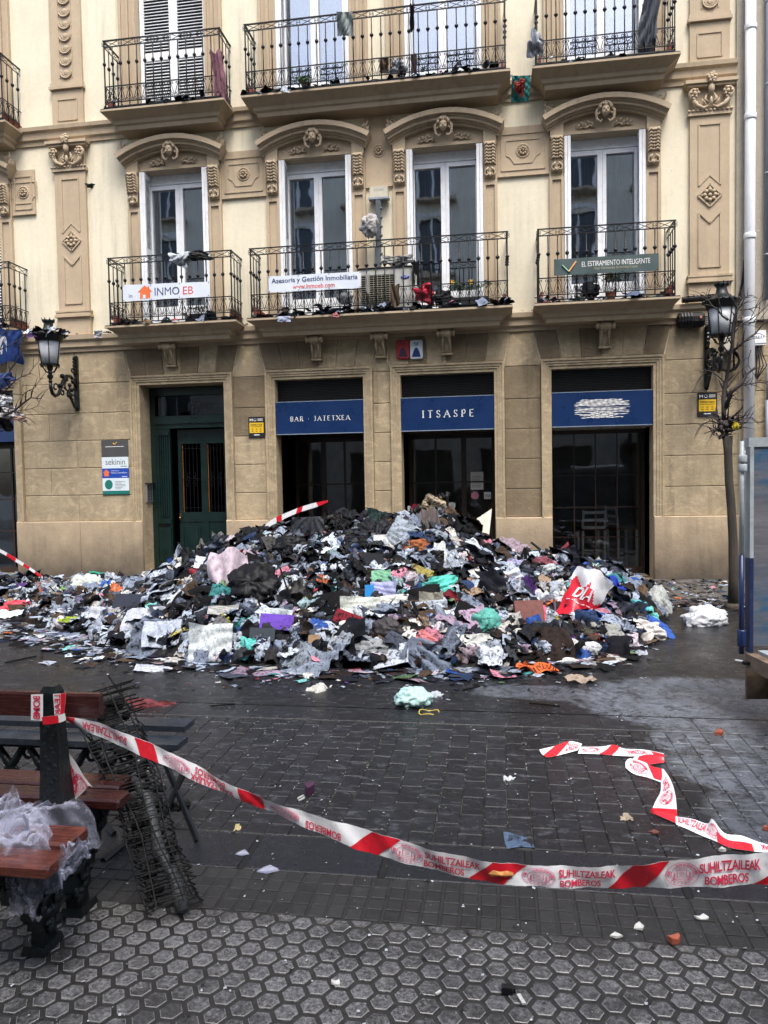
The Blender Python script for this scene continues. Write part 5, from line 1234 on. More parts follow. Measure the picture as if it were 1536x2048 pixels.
vs, fs, wd = text2d('DIA', 1, 'CENTER', 1., .03); q = MB(); q.add([bagpt(x*.62, -.18+y*.62, .012) for x, y in vs], fs)
for k in range(5): q.add([bagpt(-.75+.3*k+dx, -.36+dy, .012) for dx, dy in ((0,0),(.2,0),(.2,.03),(0,.03))], [(0,1,2,3)])
q.build('bag_lettering', WHB, t)
def tiger(u, v, off=0.): 
    a = G(1032, 1346).lerp(G(1122, 1352), u); b_ = G(1040, 1333).lerp(G(1100, 1336), u); return a.lerp(b_, v)+Vector((.02*math.sin(v*9+u*4), .03*math.sin(u*11), .012+.03*abs(math.sin(u*8+v*3))+.014*math.sin(v*11+u*9)+off))
n = 24; q = MB(); q.add([tiger(i/n, j/n) for j in range(n+1) for i in range(n+1)], [(j*(n+1)+i, j*(n+1)+i+1, (j+1)*(n+1)+i+1, (j+1)*(n+1)+i) for j in range(n) for i in range(n)])
TG = tag(q.build('tiger_cloth', mat('tiger_orange', (.60,.11,.02), .8, .2, 10, .3), smooth=True), 'orange cloth with black tiger stripes flat on the road', 'cloth')
q = MB()
for k in range(15):
    u = .05+.063*k; L = [(u+.03*math.sin(k+3*v), v) for v in (.05, .25, .5, .75, .95)]; vs = []
    for i, (a, v) in enumerate(L): wv = (.012, .022, .014, .02, .006)[i]; vs += [tiger(a-wv*.6, v, .004), tiger(a+wv*.6, v, .004)]
    q.add(vs, [(2*i, 2*i+1, 2*i+3, 2*i+2) for i in range(4)])
stuff(q.build('tiger_stripe', CHAR, TG))
# ------------------------------------------------------------------ small pieces lying on the paving
TERR = mat('terracotta', (.30,.075,.04), .75, .25, 30, .3); SHARD = mat('white_ceramic', (.55,.55,.52), .4, .2, 30, .2, dirt=.6, dirtcol=(.08,.08,.08), dscale=40)
def shard(px, py, wpx, hpx, mt, name, label, cat, thick=.008, seed=0, rot=0):
    p = G(px, py, .0); d = (p-CP).dot(fwd)/FL; r = random.Random(seed+px); n = r.choice((5, 6, 7)); v = (EYE)/(p-CP).length
    pts = []
    for k in range(n):
        a = 2*pi*k/n+r.uniform(-.3, .3); rr = r.uniform(.7, 1.05); rr *= (.55 if k == 2 else 1); pts.append((math.cos(a)*rr*wpx*d/2, math.sin(a)*rr*hpx*d/2/v*.8))
    q = MB(); vs = [(x, y, .002) for x, y in pts]+[(x*.96, y*.96, .002+thick+.003*math.sin(i*2.)) for i, (x, y) in enumerate(pts)]
    q.add(vs, [tuple(range(n-1, -1, -1)), tuple(range(n, 2*n))]+[(i, (i+1) % n, n+(i+1) % n, n+i) for i in range(n)])
    o = q.build(name, mt, None, (p.x, p.y, .0)); o.rotation_euler = (r.uniform(-.05,.05), r.uniform(-.05,.05), rot); return tag(o, label, cat)
shard(1347, 1884, 36, 18, TERR, 'brick_shard', 'large orange brick shard on the hexagon paving at the right', 'brick shard', .02)
shard(1437, 1468, 22, 11, TERR, 'brick_shard', 'brick shard on the slabs near the truck wheel', 'brick shard', .02)
shard(1306, 1666, 24, 8, mat('dark_terracotta', (.14,.05,.035), .8, .3, 30), 'brick_shard', 'flat dark red tile flake beside the loose ground tape', 'tile shard', .006)
shard(1276, 1855, 34, 17, SHARD, 'ceramic_shard', 'white ceramic shard with dark spots, left of the brick shard', 'shard', .005)
shard(1402, 1837, 36, 12, SHARD, 'ceramic_shard', 'curved white shard on the small paving pads at the right', 'shard', .006)
shard(1229, 1873, 32, 12, SHARD, 'ceramic_shard', 'white roundish shard at the edge of the hexagon paving', 'shard', .006)
shard(671, 1967, 24, 13, SHARD, 'ceramic_shard', 'lone white lump on the hexagon tiles at the bottom centre', 'shard', .006)
shard(1443, 1702, 18, 8, SHARD, 'ceramic_shard', 'small white shell of plaster under the loose tape end', 'shard', .01)
shard(618, 1586, 26, 20, mat('purple_bulb', (.05,.015,.04), .5, .3, 20), 'purple_bulb', 'dark purple bulb shaped scrap on the setts', 'scrap', .045)
MB().beam(G(595,1597,.01), G(607,1590,.02), .006, .006).beam(G(597,1601,.01), G(609,1594,.02), .006, .006).build('prongs', SHARD, bpy.data.objects['purple_bulb']).matrix_parent_inverse = Matrix.Translation(-bpy.data.objects['purple_bulb'].location)
shard(1530, 1660, 14, 8, TERR, 'brick_shard', 'small brick crumb at the right edge of the picture', 'brick shard', .015)
FILM = None
def filmmat():
    m, t, b = nodes('clear_film'); q = NT(t); o = t.nodes['Material Output']
    tr = q.n('BsdfTransparent'); tr.inputs[0].default_value = (.93,.94,.97,1); b.inputs['Base Color'].default_value = (.60,.62,.78,1); b.inputs['Roughness'].default_value = .12; b.inputs['Specular IOR Level'].default_value = .9
    mx = q.n('MixShader'); lw = q.n('LayerWeight'); lw.inputs[0].default_value = .45
    q.l(q.math('MINIMUM', q.math('ADD', q.math('MULTIPLY', lw.outputs['Facing'], .85), .07), 1.), mx.inputs[0]); q.l(tr.outputs[0], mx.inputs[1]); q.l(b.outputs[0], mx.inputs[2]); q.l(mx.outputs[0], o.inputs[0])
    q.bump(b, q.noise(28, 4, .7, None, 1.5), .9, .02); return m
FILM = filmmat()
shard(485, 1707, 40, 14, FILM, 'glass_shard', 'clear glass shard on the dark kerb slab left of the centre', 'glass shard', .004)
shard(535, 1741, 60, 18, FILM, 'plastic_scrap', 'clear plastic scrap on the kerb slab beside the drain slot', 'plastic scrap', .006)
o = piece('photo_print', 'curled blue photo print on the setts above the barrier tape', 'photograph', 1044, 1685, 68, 20, (.10,.15,.24), 'sheet', 0, .75, printed=.8, ground=True, lift=.004, seed=3, n=10, amp=.08)
piece('paper_scrap', 'small yellowish scrap of paper on the setts left of centre', 'paper', 475, 1658, 12, 12, (.52,.44,.22), 'cloth', .2, .1, ground=True, lift=.01)
piece('paper_scrap', 'brown and white paper curl beside the loose tape', 'paper', 1253, 1637, 22, 12, (.45,.38,.28), 'cloth', .2, .3, ground=True, lift=.008)
piece('paper_scrap', 'white scrap on the setts right of centre', 'paper', 1017, 1558, 20, 9, (.62,.64,.66), 'cloth', .2, .1, ground=True, lift=.006)
q = MB(); p = G(1003, 1977, .012); q.beam(p, p+Vector((.035,-.0,.0)), .022, .02); q.beam(p+Vector((.036,0,0)), p+Vector((.044,0,0)), .014, .014); tag(q.build('black_plug', IRON), 'black plastic plug on the hexagon tiles at the bottom', 'plug')
p = G(1037, 1989, .008); tag(MB().beam(p, p+Vector((.016,-.04,0)), .012, .006).build('white_stub', SHARD), 'short white strip next to the black plug', 'scrap')
p = G(872, 1988, .008); tag(MB().beam(p, p+Vector((.014,.016,0)), .008, .005).build('white_stub', SHARD), 'tiny white splinter on a hexagon tile left of the black plug', 'scrap')
q = MB(); p = G(858, 1425, .01); q.tube([(p.x+.07*math.cos(a), p.y+.06*math.sin(a), .012+.008*math.sin(3*a)) for a in [k*.35 for k in range(16)]], .004, 5); tag(q.build('cord', mat('yellow_cord', (.55,.42,.08), .6)), 'loop of yellow cord beside the aqua bag', 'cord')
q = MB(); q.tube([G(x, y, .01) for x, y in ((830,1335),(850,1322),(900,1315),(940,1322),(985,1345),(1000,1352))], .008, 5); tag(q.build('black_cable', IRON), 'black cable looping along the foot of the heap', 'cable')
for a_, b_, lb in (((925,1380),(960,1372),'thin dark stick on the road below the white paper'),((1058,1406),(1120,1412),'thin black twig on the road, centre right'),((420,1412),(470,1408),'thin black strip on the road behind the bench'),((10,1325),(72,1312),'dark flat bar on the road at the left')):
    tag(MB().beam(G(*a_, .008), G(*b_, .008), .02 if a_[0] == 10 else .009, .01).build('stick', CHAR), lb, 'stick')
# ------------------------------------------------------------------ barrier tapes
TW = mat('tape_white', (.80,.81,.83), .28, .05, 4, .15, 25, dirt=.45, dirtcol=(.25,.25,.26), dscale=26, dlo=.52); TR = mat('tape_red', (.62,.015,.03), .28, .08, 6, .12, 25, dirt=.15, dscale=14); TPK = mat('tape_print', (.60,.03,.08), .35, .05, 6, 0)
class Ribbon:
    def __init__(s, S_, A, B_): s.S = S_; s.A = [Vector(a) for a in A]; s.B = [Vector(b) for b in B_]
    def at(s, x, t, off=0.):
        S_ = s.S; i = 0
        while i < len(S_)-2 and x > S_[i+1]: i += 1
        f = (x-S_[i])/(S_[i+1]-S_[i]); f = min(max(f, 0), 1)
        def cr(L):
            p1, p2 = L[i], L[i+1]; p0 = L[i-1] if i else p1; p3 = L[i+2] if i+2 < len(L) else p2
            return .5*((2*p1)+(p2-p0)*f+(2*p0-5*p1+4*p2-p3)*f*f+(3*p1-p0-3*p2+p3)*f**3)
        a, b = cr(s.A), cr(s.B); p = b.lerp(a, t)
        if off:
            x2 = S_[i]+(S_[i+1]-S_[i])*min(f+.05, 1.); d = (s.A[min(i+1, len(S_)-1)]-s.A[i]); n = d.cross(a-b)
            if n.length < 1e-9: n = Vector((0,-1,0))
            n.normalize(); v = (CP-p)
            if n.dot(v) < 0: n = -n
            p = p+n*off
        return p+Vector((0, s.wob(x, t), 0))
    def wob(s, x, t): return 0.0
    def strip(s, s0, s1, t0, t1, k=0, n=24, off=0., m=4):   # k: slant of the ends (top shifted by k)
        vs = [s.at(s0+(s1-s0)*i/n+k*(t0+(t1-t0)*j/m-.0), t0+(t1-t0)*j/m, off) for i in range(n+1) for j in range(m+1)]
        return vs, [(i*(m+1)+j, (i+1)*(m+1)+j, (i+1)*(m+1)+j+1, i*(m+1)+j+1) for i in range(n) for j in range(m)]
    def text(s, mb, txt, s0, s1, t0, t1, off, flip=False, bold=.022):
        vs, fs, _ = text2d(txt, 1, 'LEFT', .95, bold); a = max(v[0] for v in vs); y0 = min(v[1] for v in vs); y1 = max(v[1] for v in vs)
        out = []
        for x, y in vs:
            u, v = x/a, (y-y0)/(y1-y0)
            if flip: u, v = 1-u, 1-v
            out.append(s.at(s0+(s1-s0)*u, t0+(t1-t0)*v, off))
        mb.add(out, fs)
    def emblem(s, mb, c, rs, off, t=.5, rt_=.42):
        def ring(r0, r1, n=28, a0=0, a1=2*pi):
            vs = []
            for k in range(n+1):
                a = a0+(a1-a0)*k/n
                for r in (r0, r1): vs.append(s.at(c+rs*r*math.cos(a), t+rt_*r*math.sin(a), off))
            mb.add(vs, [(2*k, 2*k+1, 2*k+3, 2*k+2) for k in range(n)])
        ring(.95, 1.0); ring(.62, .67); ring(.70, .90, 4, 2.75, 3.2); ring(.70, .90, 4, -.1, .35)
        for k in range(26):
            a = .35+2.4*k/26 if k < 18 else 3.5+2.3*(k-18)/8; ring(.72, .88, 1, a, a+.05+.03*(k % 3))
        for x0, x1, y0, y1 in ((-.3,.3,-.32,-.27),(-.3,.3,.27,.32),(-.3,-.25,-.3,.3),(.25,.3,-.3,.3),(-.15,.15,-.12,-.07),(-.15,.15,.03,.08),(-.1,.1,.14,.18),(-.45,.45,-.48,-.43),(-.5,-.4,-.45,.1),(.4,.5,-.45,.1),(-.18,.18,.42,.47)):
            mb.add([s.at(c+rs*x, t+rt_*y, off) for x, y in ((x0,y0),(x1,y0),(x1,y1),(x0,y1))], [(0,1,2,3)])
def mklist(S_, top_, bot, Yf):
    A = [W(x, y, Yf(x)) for x, y in zip(S_, top_)]; B_ = [W(x, y, Yf(x)) for x, y in zip(S_, bot)]; return A, B_
SX = [127, 164, 205, 246, 281, 334, 400, 450, 529, 603, 689, 755, 849, 939, 1006, 1123, 1225, 1336, 1460, 1560, 1700]
ST = [1430, 1437, 1447, 1464, 1480, 1503, 1536, 1563, 1596, 1622, 1649, 1667, 1694, 1714, 1727, 1734, 1731, 1722, 1712, 1703, 1690]
SBt = [1440, 1459, 1477, 1496, 1509, 1532, 1565, 1588, 1620, 1652, 1686, 1709, 1737, 1758, 1767, 1774, 1777, 1776, 1770, 1764, 1752]
Yf = lambda x: -9.70-.44*(x-127)/1573
A, B_ = mklist(SX, ST, SBt, Yf); rb = Ribbon(SX, A, B_)
rb.wob = lambda x, t: .0012*math.sin(x*.13+t*6)+.0007*math.sin(x*.29-t*4)+.004*math.sin(x*.06+t*3)+.006*math.sin(x*.017+2)*(t-.5)*2
T_ = thing('barrier_tape', 'red and white fire service tape stretched from the bench across the foreground', 'barrier tape')
vs, fs = rb.strip(128, 1690, 0, 1, 0, 260, 0, 5); MB().add(vs, fs).build('tape_band', TW, T_, smooth=True)
for s0, s1, k in ((1506, 1640, 110), (1216, 1290, 50), (936, 1006, 52), (700, 757, 46), (484, 529, -6), (284, 321, -14), (131, 150, 4)):
    vs, fs = rb.strip(s0, s1, 0, 1, k, int((s1-s0)/3)+6, .0022, 8); MB().add(vs, fs).build('red_stripe', TR, T_, smooth=True)
tx = MB()
for s0, s1, e, b0 in ((1398, 1522, 1365, 1408), (1118, 1232, 1079, 1120), (850, 961, 815, 848)):
    rb.text(tx, 'SUHILTZAILEAK', s0, s1, .50, .84, .0040); rb.text(tx, 'BOMBEROS', b0, b0+(s1-s0)*.72, .10, .40, .0040)
rb.text(tx, 'BOMBEROS', 612, 682, .08, .50, .0040, True); rb.text(tx, 'BOMBEROS', 390, 452, .52, .92, .0040, True); rb.text(tx, 'SUHILTZAILEAK', 382, 470, .06, .46, .0040, True)
rb.text(tx, 'SUHILTZAILEAK', 166, 256, .25, .80, .0040, True)
tx.build('lettering', TPK, T_)
em = MB()
for c, r in ((1365, 34), (1079, 32), (816, 31), (570, 30), (354, 27)): rb.emblem(em, c, r, .0042)
stuff(em.build('emblem', mat('tape_pink', (.66,.16,.26), .35, .05), T_))
q = MB(); P_ = [rb.at(x, t, .008) for x, t in ((980,.5),(990,.7),(1003,.66),(1018,.72),(1030,.64),(1032,.5),(1015,.42),(1000,.46),(988,.38))]
q.add(P_+[sum(P_, Vector())/9+Vector((0,-.01,0))], [(i, (i+1) % 9, 9) for i in range(9)]); tag(q.build('orange_peel', mat('orange_peel', (.55,.24,.06), .6, .3, 40, .5)), 'curled orange peel scrap stuck on the barrier tape', 'peel')
# knot round the bench upright and fluttering end
kn = thing('barrier_tape', 'short tape loops knotted round the bench upright with one end hanging', 'barrier tape')
def ribbon_obj(pts_t, pts_b, reds, parent, off=.0015, seg=30, name='tape_band', txt=()):
    S_ = list(range(len(pts_t))); r = Ribbon([float(x) for x in S_], pts_t, pts_b)
    r.wob = lambda x, t: .0
    vs, fs = r.strip(0, S_[-1], 0, 1, 0, seg, 0, 3); MB().add(vs, fs).build(name, TW, parent, smooth=True)
    for s0, s1, t0, t1, k in reds:
        vs, fs = r.strip(s0, s1, t0, t1, k, 8, off, 3); MB().add(vs, fs).build('red_stripe', TR, parent, smooth=True)
    if txt:
        q = MB()
        for tt, s0, s1, t0, t1, fl in txt:
            if tt == '@': r.emblem(q, (s0+s1)/2, (s1-s0)/2, off*1.8, (t0+t1)/2, (t1-t0)/2)
            else: r.text(q, tt, s0, s1, t0, t1, off*1.7, fl)
        stuff(q.build('lettering', TPK, parent))
    return r
Wp = lambda L, Y: [W(x, y, Y) for x, y in L]
ribbon_obj(Wp([(62,1389),(62,1440)], -9.705)[0:2], Wp([(86,1388),(86,1442)], -9.705), [(0, 0, 0, 0, 0)][:0], kn, txt=[('BOMB', .1, .9, .2, .8, False)])
ribbon_obj(Wp([(106,1388),(108,1415),(110,1440)], -9.71), Wp([(132,1386),(130,1415),(126,1440)], -9.71), [(.0, 2, .0, .38, 0)], kn, txt=[('LEAK', .1, 1.6, .4, .9, False)])
ribbon_obj(Wp([(84,1434),(100,1432),(118,1430),(130,1426)], -9.73), Wp([(86,1449),(100,1448),(120,1445),(132,1440)], -9.73), [(0, 1.9, 0, 1, 0)], kn)
ribbon_obj(Wp([(129,1495),(150,1522),(170,1555),(186,1575)], -9.62), Wp([(131,1540),(141,1600),(160,1590),(178,1570)], -9.62), [], kn, txt=[('BOMBEROS', .3, 1.5, .2, .8, True), ('@', 1.1, 2.6, .1, .9, False)])
# loose tape on the setts
c6 = lambda L: [G(936+x/2.56, 1380+y/2.56, z) for x, y, z in L]
gt = thing('barrier_tape', 'loose crumpled red and white tape lying in a curl on the setts', 'barrier tape')
ribbon_obj(c6([(365,305,.02),(450,285,.03),(520,262,.035),(585,275,.02)]), c6([(375,325,.006),(410,345,.006),(500,325,.006),(562,308,.01)]), [(.45, 1.5, 0, 1, .5)], gt, txt=[('ZAILEAK', 1.9, 2.8, .2, .8, False)])
ribbon_obj(c6([(575,290,.02),(680,290,.03),(745,281,.03),(800,300,.03),(900,305,.03),(1003,325,.03)]), c6([(562,325,.008),(660,328,.006),(745,335,.006),(850,340,.01),(940,342,.02),(1005,362,.01)]), [(1.1, 1.9, 0, 1, .7), (4.3, 5, .0, .9, 0)], gt, txt=[('@', .2, 1.0, .1, .9, False), ('SUHILTZAI', 2.9, 3.9, .3, .8, False)])
ribbon_obj(c6([(1003,345,.03),(930,330,.035),(850,345,.03)]), c6([(1005,372,.006),(935,380,.01),(806,388,.01)]), [(0, 1.6, 0, 1, 0)], gt)
ribbon_obj(c6([(806,368,.03),(832,350,.03),(900,368,.04),(955,395,.04),(1003,405,.04)]), c6([(806,398,.006),(850,430,.006),(920,448,.006),(975,468,.006),(992,472,.006)]), [(2.6, 4, .1, 1, -.3)], gt, txt=[('@', .7, 2.2, .1, .9, False)])
ribbon_obj(c6([(1003,405,.04),(1040,465,.03),(1062,540,.03),(1071,642,.02)]), c6([(988,470,.01),(985,520,.006),(960,570,.006),(935,628,.006)]), [(2.55, 3, 0, 1, .1)], gt, txt=[('@', 1.5, 2.4, .2, .9, False), ('SUHILTZA', .5, 1.4, .3, .8, False)])
ribbon_obj(c6([(935,612,.02),(1071,642,.02)]), c6([(937,628,.006),(1062,682,.006)]), [(0, 1, 0, 1, 0)], gt, seg=6)
ribbon_obj(c6([(1062,648,.02),(1150,660,.02),(1225,684,.02),(1252,660,.06),(1312,732,.03),(1400,745,.02),(1480,775,.02),(1560,798,.02)]), c6([(1065,688,.004),(1130,715,.004),(1195,745,.004),(1262,772,.004),(1340,808,.004),(1440,824,.004),(1500,830,.004),(1570,834,.004)]), [(3.2, 5.4, .0, .55, .2)], gt, txt=[('SUHILTZAILEAK', .2, 2.2, .3, .9, False), ('@', 2.3, 3.6, .1, .8, False), ('LEAK', 6.1, 6.9, .2, .8, True)])
# tape rising from the heap and tape at the left
ht = thing('barrier_tape', 'twisted tape stretched from the heap top towards the left bar doorway', 'barrier tape')
c2 = lambda L, Y: [W(400+x/2.954, 980+y/2.954, Y) for x, y in L]
ribbon_obj(c2([(335,240),(390,200),(450,160),(520,130),(600,98),(680,75),(755,60)], -2.75), c2([(345,258),(395,228),(460,192),(520,160),(600,128),(690,100),(755,72)], -2.75), [(0,.5,0,1,0),(1.9,2.4,0,1,.1),(3.6,4.0,0,1,.1),(5.1,6,0,1,0)], ht)
lt = thing('barrier_tape', 'sagging tape at the far left running down to the litter', 'barrier tape')
ribbon_obj(Wp([(-30,1088),(0,1098),(30,1115),(60,1134),(85,1152)], -2.2), Wp([(-30,1094),(0,1105),(30,1123),(60,1141),(86,1158)], -2.2), [(1.4,2.0,0,1,.1),(2.5,2.9,0,1,.1),(3.3,3.8,0,1,.1)], lt)
# ------------------------------------------------------------------ wall lamps
def lamp(x, label, trash=False):
    t = thing('wall_lamp', label, 'street lamp', (x, 0, 0), 'wall lanterns on the stone facade')
    yl = -.80; zb = 3.62
    ir = IRON2
    b = MB(); b.lathe([(.02,-.30),(.035,-.26),(.02,-.24),(.045,-.20),(.05,-.17),(.03,-.15),(.035,-.08),(.05,-.05),(.045,-.02),(.14,-.01),(.145,.01),(.02,.012)], (0, yl, zb), 14)
    for k in range(6):
        a = 2*pi*k/6; c, s = math.cos(a), math.sin(a)
        b.tube([(.14*c, yl+.14*s, zb), (.188*c, yl+.188*s, zb+.38)], .008, 5)
        b.tube([(.03*c, yl+.03*s, zb-.12), (.08*c, yl+.08*s, zb-.10), (.12*c, yl+.12*s, zb-.03), (.16*c, yl+.16*s, zb-.015), (.17*c, yl+.17*s, zb+.015)], .009, 5)
    b.lathe([(.14,0),(.15,.005),(.15,.02),(.135,.022)], (0, yl, zb), 18); b.build('lantern_frame', ir, t, smooth=False)
    MB().lathe([(.132,.012),(.178,.378)], (0, yl, zb), 18).build('lantern_glass', MILK, t, smooth=True)
    c = MB(); c.lathe([(.19,.38),(.205,.385),(.21,.43),(.225,.44),(.235,.47),(.25,.475),(.24,.49),(.20,.51),(.13,.55),(.085,.60),(.07,.66),(.075,.70),(.095,.735),(.06,.735)], (0, yl, zb), 20)
    for k in range(18):
        a = 2*pi*k/18; c.ball((.245*math.cos(a), yl+.245*math.sin(a), zb+.485), (.02,.02,.022), 6, 4)
    for k in range(8):
        a = 2*pi*k/8; c.tube([(.08*math.cos(a), yl+.08*math.sin(a), zb+.70), (.105*math.cos(a), yl+.105*math.sin(a), zb+.765)], [.015,.004], 5)
    c.build('lantern_cap', ir, t, smooth=True)
    a_ = MB(); P = lambda L: [(0, y, z) for y, z in L]
    a_.tube(P([(-.80,3.34),(-.80,3.27),(-.76,3.17),(-.68,3.13),(-.58,3.17),(-.52,3.27),(-.44,3.40),(-.34,3.50),(-.22,3.52),(-.12,3.46),(-.06,3.36)]), [.02,.03,.032,.03,.028,.028,.032,.034,.03,.028,.03], 7)
    for (cy, cz, r, a0, a1) in ((-.66,3.27,.085,0,5.5),(-.30,3.33,.11,1.5,7.5),(-.46,3.22,.07,2,8),(-.14,3.62,.07,-1,4.6),(-.16,3.15,.075,0,5)):
        a_.tube([(0, cy+x, z+cz) for x, _, z in spiral((0, 0), r, r*.25, a0, a1, 16)], .014, 6)
    a_.tube(P([(-.30,3.22),(-.2,3.12),(-.12,3.0),(-.05,2.98)]), [.03,.025,.02,.03], 6)
    for k in range(16): a_.ball((random.uniform(-.025,.025), random.uniform(-.55,-.08), random.uniform(3.18,3.5)), random.uniform(.02,.045), 6, 4)
    a_.build('scroll_arm', ir, t, smooth=True)
    p_ = MB(); p_.box(-.035, .035, -.06, -.004, 2.97, 3.88); p_.ball((0,-.035,3.88), (.035,.03,.04)); p_.ball((0,-.035,2.97), (.035,.03,.04))
    for k in range(5): p_.ball((0, -.08, 3.84-.06*k), (.03,.05,.035), 6, 4)
    p_.build('wall_plate', ir, t, smooth=False)
    return t
L1 = lamp(-7.285, 'left wall lantern with burnt litter lying on its cap'); L2 = lamp(3.18, 'right wall lantern behind the bare tree branches')
g = np.random.default_rng(5)
P = np.stack([-7.285+.26*np.cos(np.arange(26)), -.8+.24*np.sin(np.arange(26)), 4.10+g.uniform(0, .05, 26)], 1); nr = g.normal(0, .4, (26, 3)); nr[:, 2] = 1; nr /= np.linalg.norm(nr, axis=1, keepdims=True)
stuff(obj('burnt_litter', npmesh('burnt_litter', [scraps(26, P, nr, g.uniform(.08, .2, 26), 6, .25, .5, cols_for(P*[1,1,0], 8, .3), 7)], RUB)), 'burnt paper litter settled on the cap of the left lantern', 'litter')
# ------------------------------------------------------------------ boxes, cables and signs on the wall
def plate(name, px0, py0, px1, py1, Y, mt, label, cat, th=.02):
    p, q_ = W(px0, py0, Y), W(px1, py1, Y); t = thing(name, label, cat, ((p.x+q_.x)/2, 0, (p.z+q_.z)/2)); w2, h2 = (q_.x-p.x)/2, (p.z-q_.z)/2
    return t, w2, h2, Y
def rc(t, x0, x1, z0, z1, y0, y1, mt, name): return MB().box(x0, x1, y0, y1, z0, z1).build(name, mt, t)
t, w2, h2, Y = plate('splice_box', 1352, 630, 1404, 656, -.02, IRON, 'black cable splice box on the stone wall left of the right lantern', 'cable box')
q = MB(); q.lathe([(.10,-w2),(.115,-w2+.03),(.115,w2-.03),(.10,w2)], (0,0,0), 10); b = q.mesh('box_body', CHAR); o = obj('box_body', b, t, (0, -.12, 0), (0, pi/2, 0), (1, .9, 1))
q = MB()
for k in range(4): q.lathe([(.10,0),(.12,.01),(.12,.03),(.10,.04)], (0,0,-w2+.03+k*.045), 10)
obj('box_ribs', q.mesh('box_ribs', IRON), t, (0,-.12,0), (0, pi/2, 0))
rc(t, w2*.55, w2*.7, -.0, .035, -.245, -.236, mat('orange_label', (.6,.2,.1), .5), 'label_sticker')
q = MB()
for k in range(5): q.tube([(w2, -.12, .05-.025*k), (w2+.05, -.14, .04-.03*k), (w2+.09, -.10, -.0-.05*k), (w2+.10, -.05, -.3)], .012, 5)
q.build('cable', IRON, t)
q = MB(); a, c = W(1364, 600, -.16), W(1432, 595, -.16); q.tube([a, (a+c)/2, c], .045, 7); 
for k in range(30): p = a.lerp(c, random.random()); q.ball(p+Vector((0,random.uniform(-.03,.03),.035)), .022, 5, 3)
tag(q.build('cable_bundle', CHAR), 'sooty cable bundle along the ledge left of the right lantern', 'cable')
q = MB()
for k in range(5):
    pts = [W(x+random.uniform(-2,2), y, -.1) for x, y in ((1490,520),(1486,560),(1478,600),(1470,640),(1466,690),(1468,740))]; q.tube(pts, .010, 5)
tag(q.build('cable_bundle', IRON), 'black cables running down beside the white downpipe', 'cable')
q = MB(); c = W(1457, 722, -.12)
for k in range(7): q.tube([(c.x+.145*math.cos(a)+random.uniform(-.012,.012), -.10-.012*k, c.z+.16*math.sin(a)+random.uniform(-.012,.012)) for a in [i*.35 for i in range(19)]], .010, 5)
tag(q.build('cable_coil', IRON), 'coil of black cable on the wall behind the tree', 'cable coil')
t, w2, h2, Y = plate('junction_box', 1498, 664, 1527, 692, -.02, WHITE, 'white junction box on the neighbouring wall right of the downpipe', 'junction box')
rc(t, -w2, w2, -h2, h2, -.13, -.01, WHITE, 'box_body'); rc(t, -w2-.006, w2+.006, -h2+.02, -h2+.03, -.135, -.01, GREYP, 'lid_seam'); q = MB()
for k in range(4): q.box(-w2*.4+k*.035, -w2*.4+k*.035+.014, -.1315, -.13, .0, .03)
q.build('marking', GREYP, t)
q = MB()
for k in range(6): q.tube([(-.06+.02*k, -.08, -h2), (-.08+.03*k, -.10, -h2-.15), (-.12+.05*k, -.09, -h2-.30), (0, -.06, -h2-.5)], .008, 5)
q.build('cable', IRON, t)
t, w2, h2, Y = plate('junction_box', 1444, 668, 1463, 706, -.02, WHITE, 'cream junction box half hidden behind the right lantern', 'junction box')
rc(t, -w2, w2, -h2, h2, -.10, -.01, mat('cream_plastic', (.52,.48,.38), .5), 'box_body'); rc(t, -.04, .04, h2, h2+.02, -.08, -.02, GREYP, 'cable_gland')
t, w2, h2, Y = plate('meter_box', 741, 378, 777, 397, -.05, WHITE, 'beige lamp box fixed between the two middle windows', 'meter box')
rc(t, -w2, w2, -h2, h2, -.14, -.03, mat('beige_plastic', (.50,.46,.36), .5), 'box_body'); rc(t, -w2-.02, w2+.02, -h2-.03, -h2-.001, -.15, -.03, GREYP, 'box_base')
tx = MB(); fit_text(tx, 'SOLASA', -w2*.55, w2*.55, .01, .05, -.1415); tx.build('lettering', GREYP, t)
q = MB(); a, c = W(757, 400, -.12), W(757, 545, -.12); q.beam(a, c, .085, .05); q.beam(a+Vector((0,0,.0)), a+Vector((0,.08,.1)), .02, .02)
for k in range(8): p = a.lerp(c, k/8); q.ball(p+Vector((.05,-.02,0)), .025, 6, 4)
tag(q.build('cable_trunking', mat('slate_trunking', (.07,.085,.10), .5, .2, 8)), 'dark grey cable trunking rising behind the air conditioner', 'cable duct')
BLK, YEL = mat('sign_black', (.016,.017,.02), .4, .1), mat('sign_yellow', (.75,.47,.02), .4, .08)
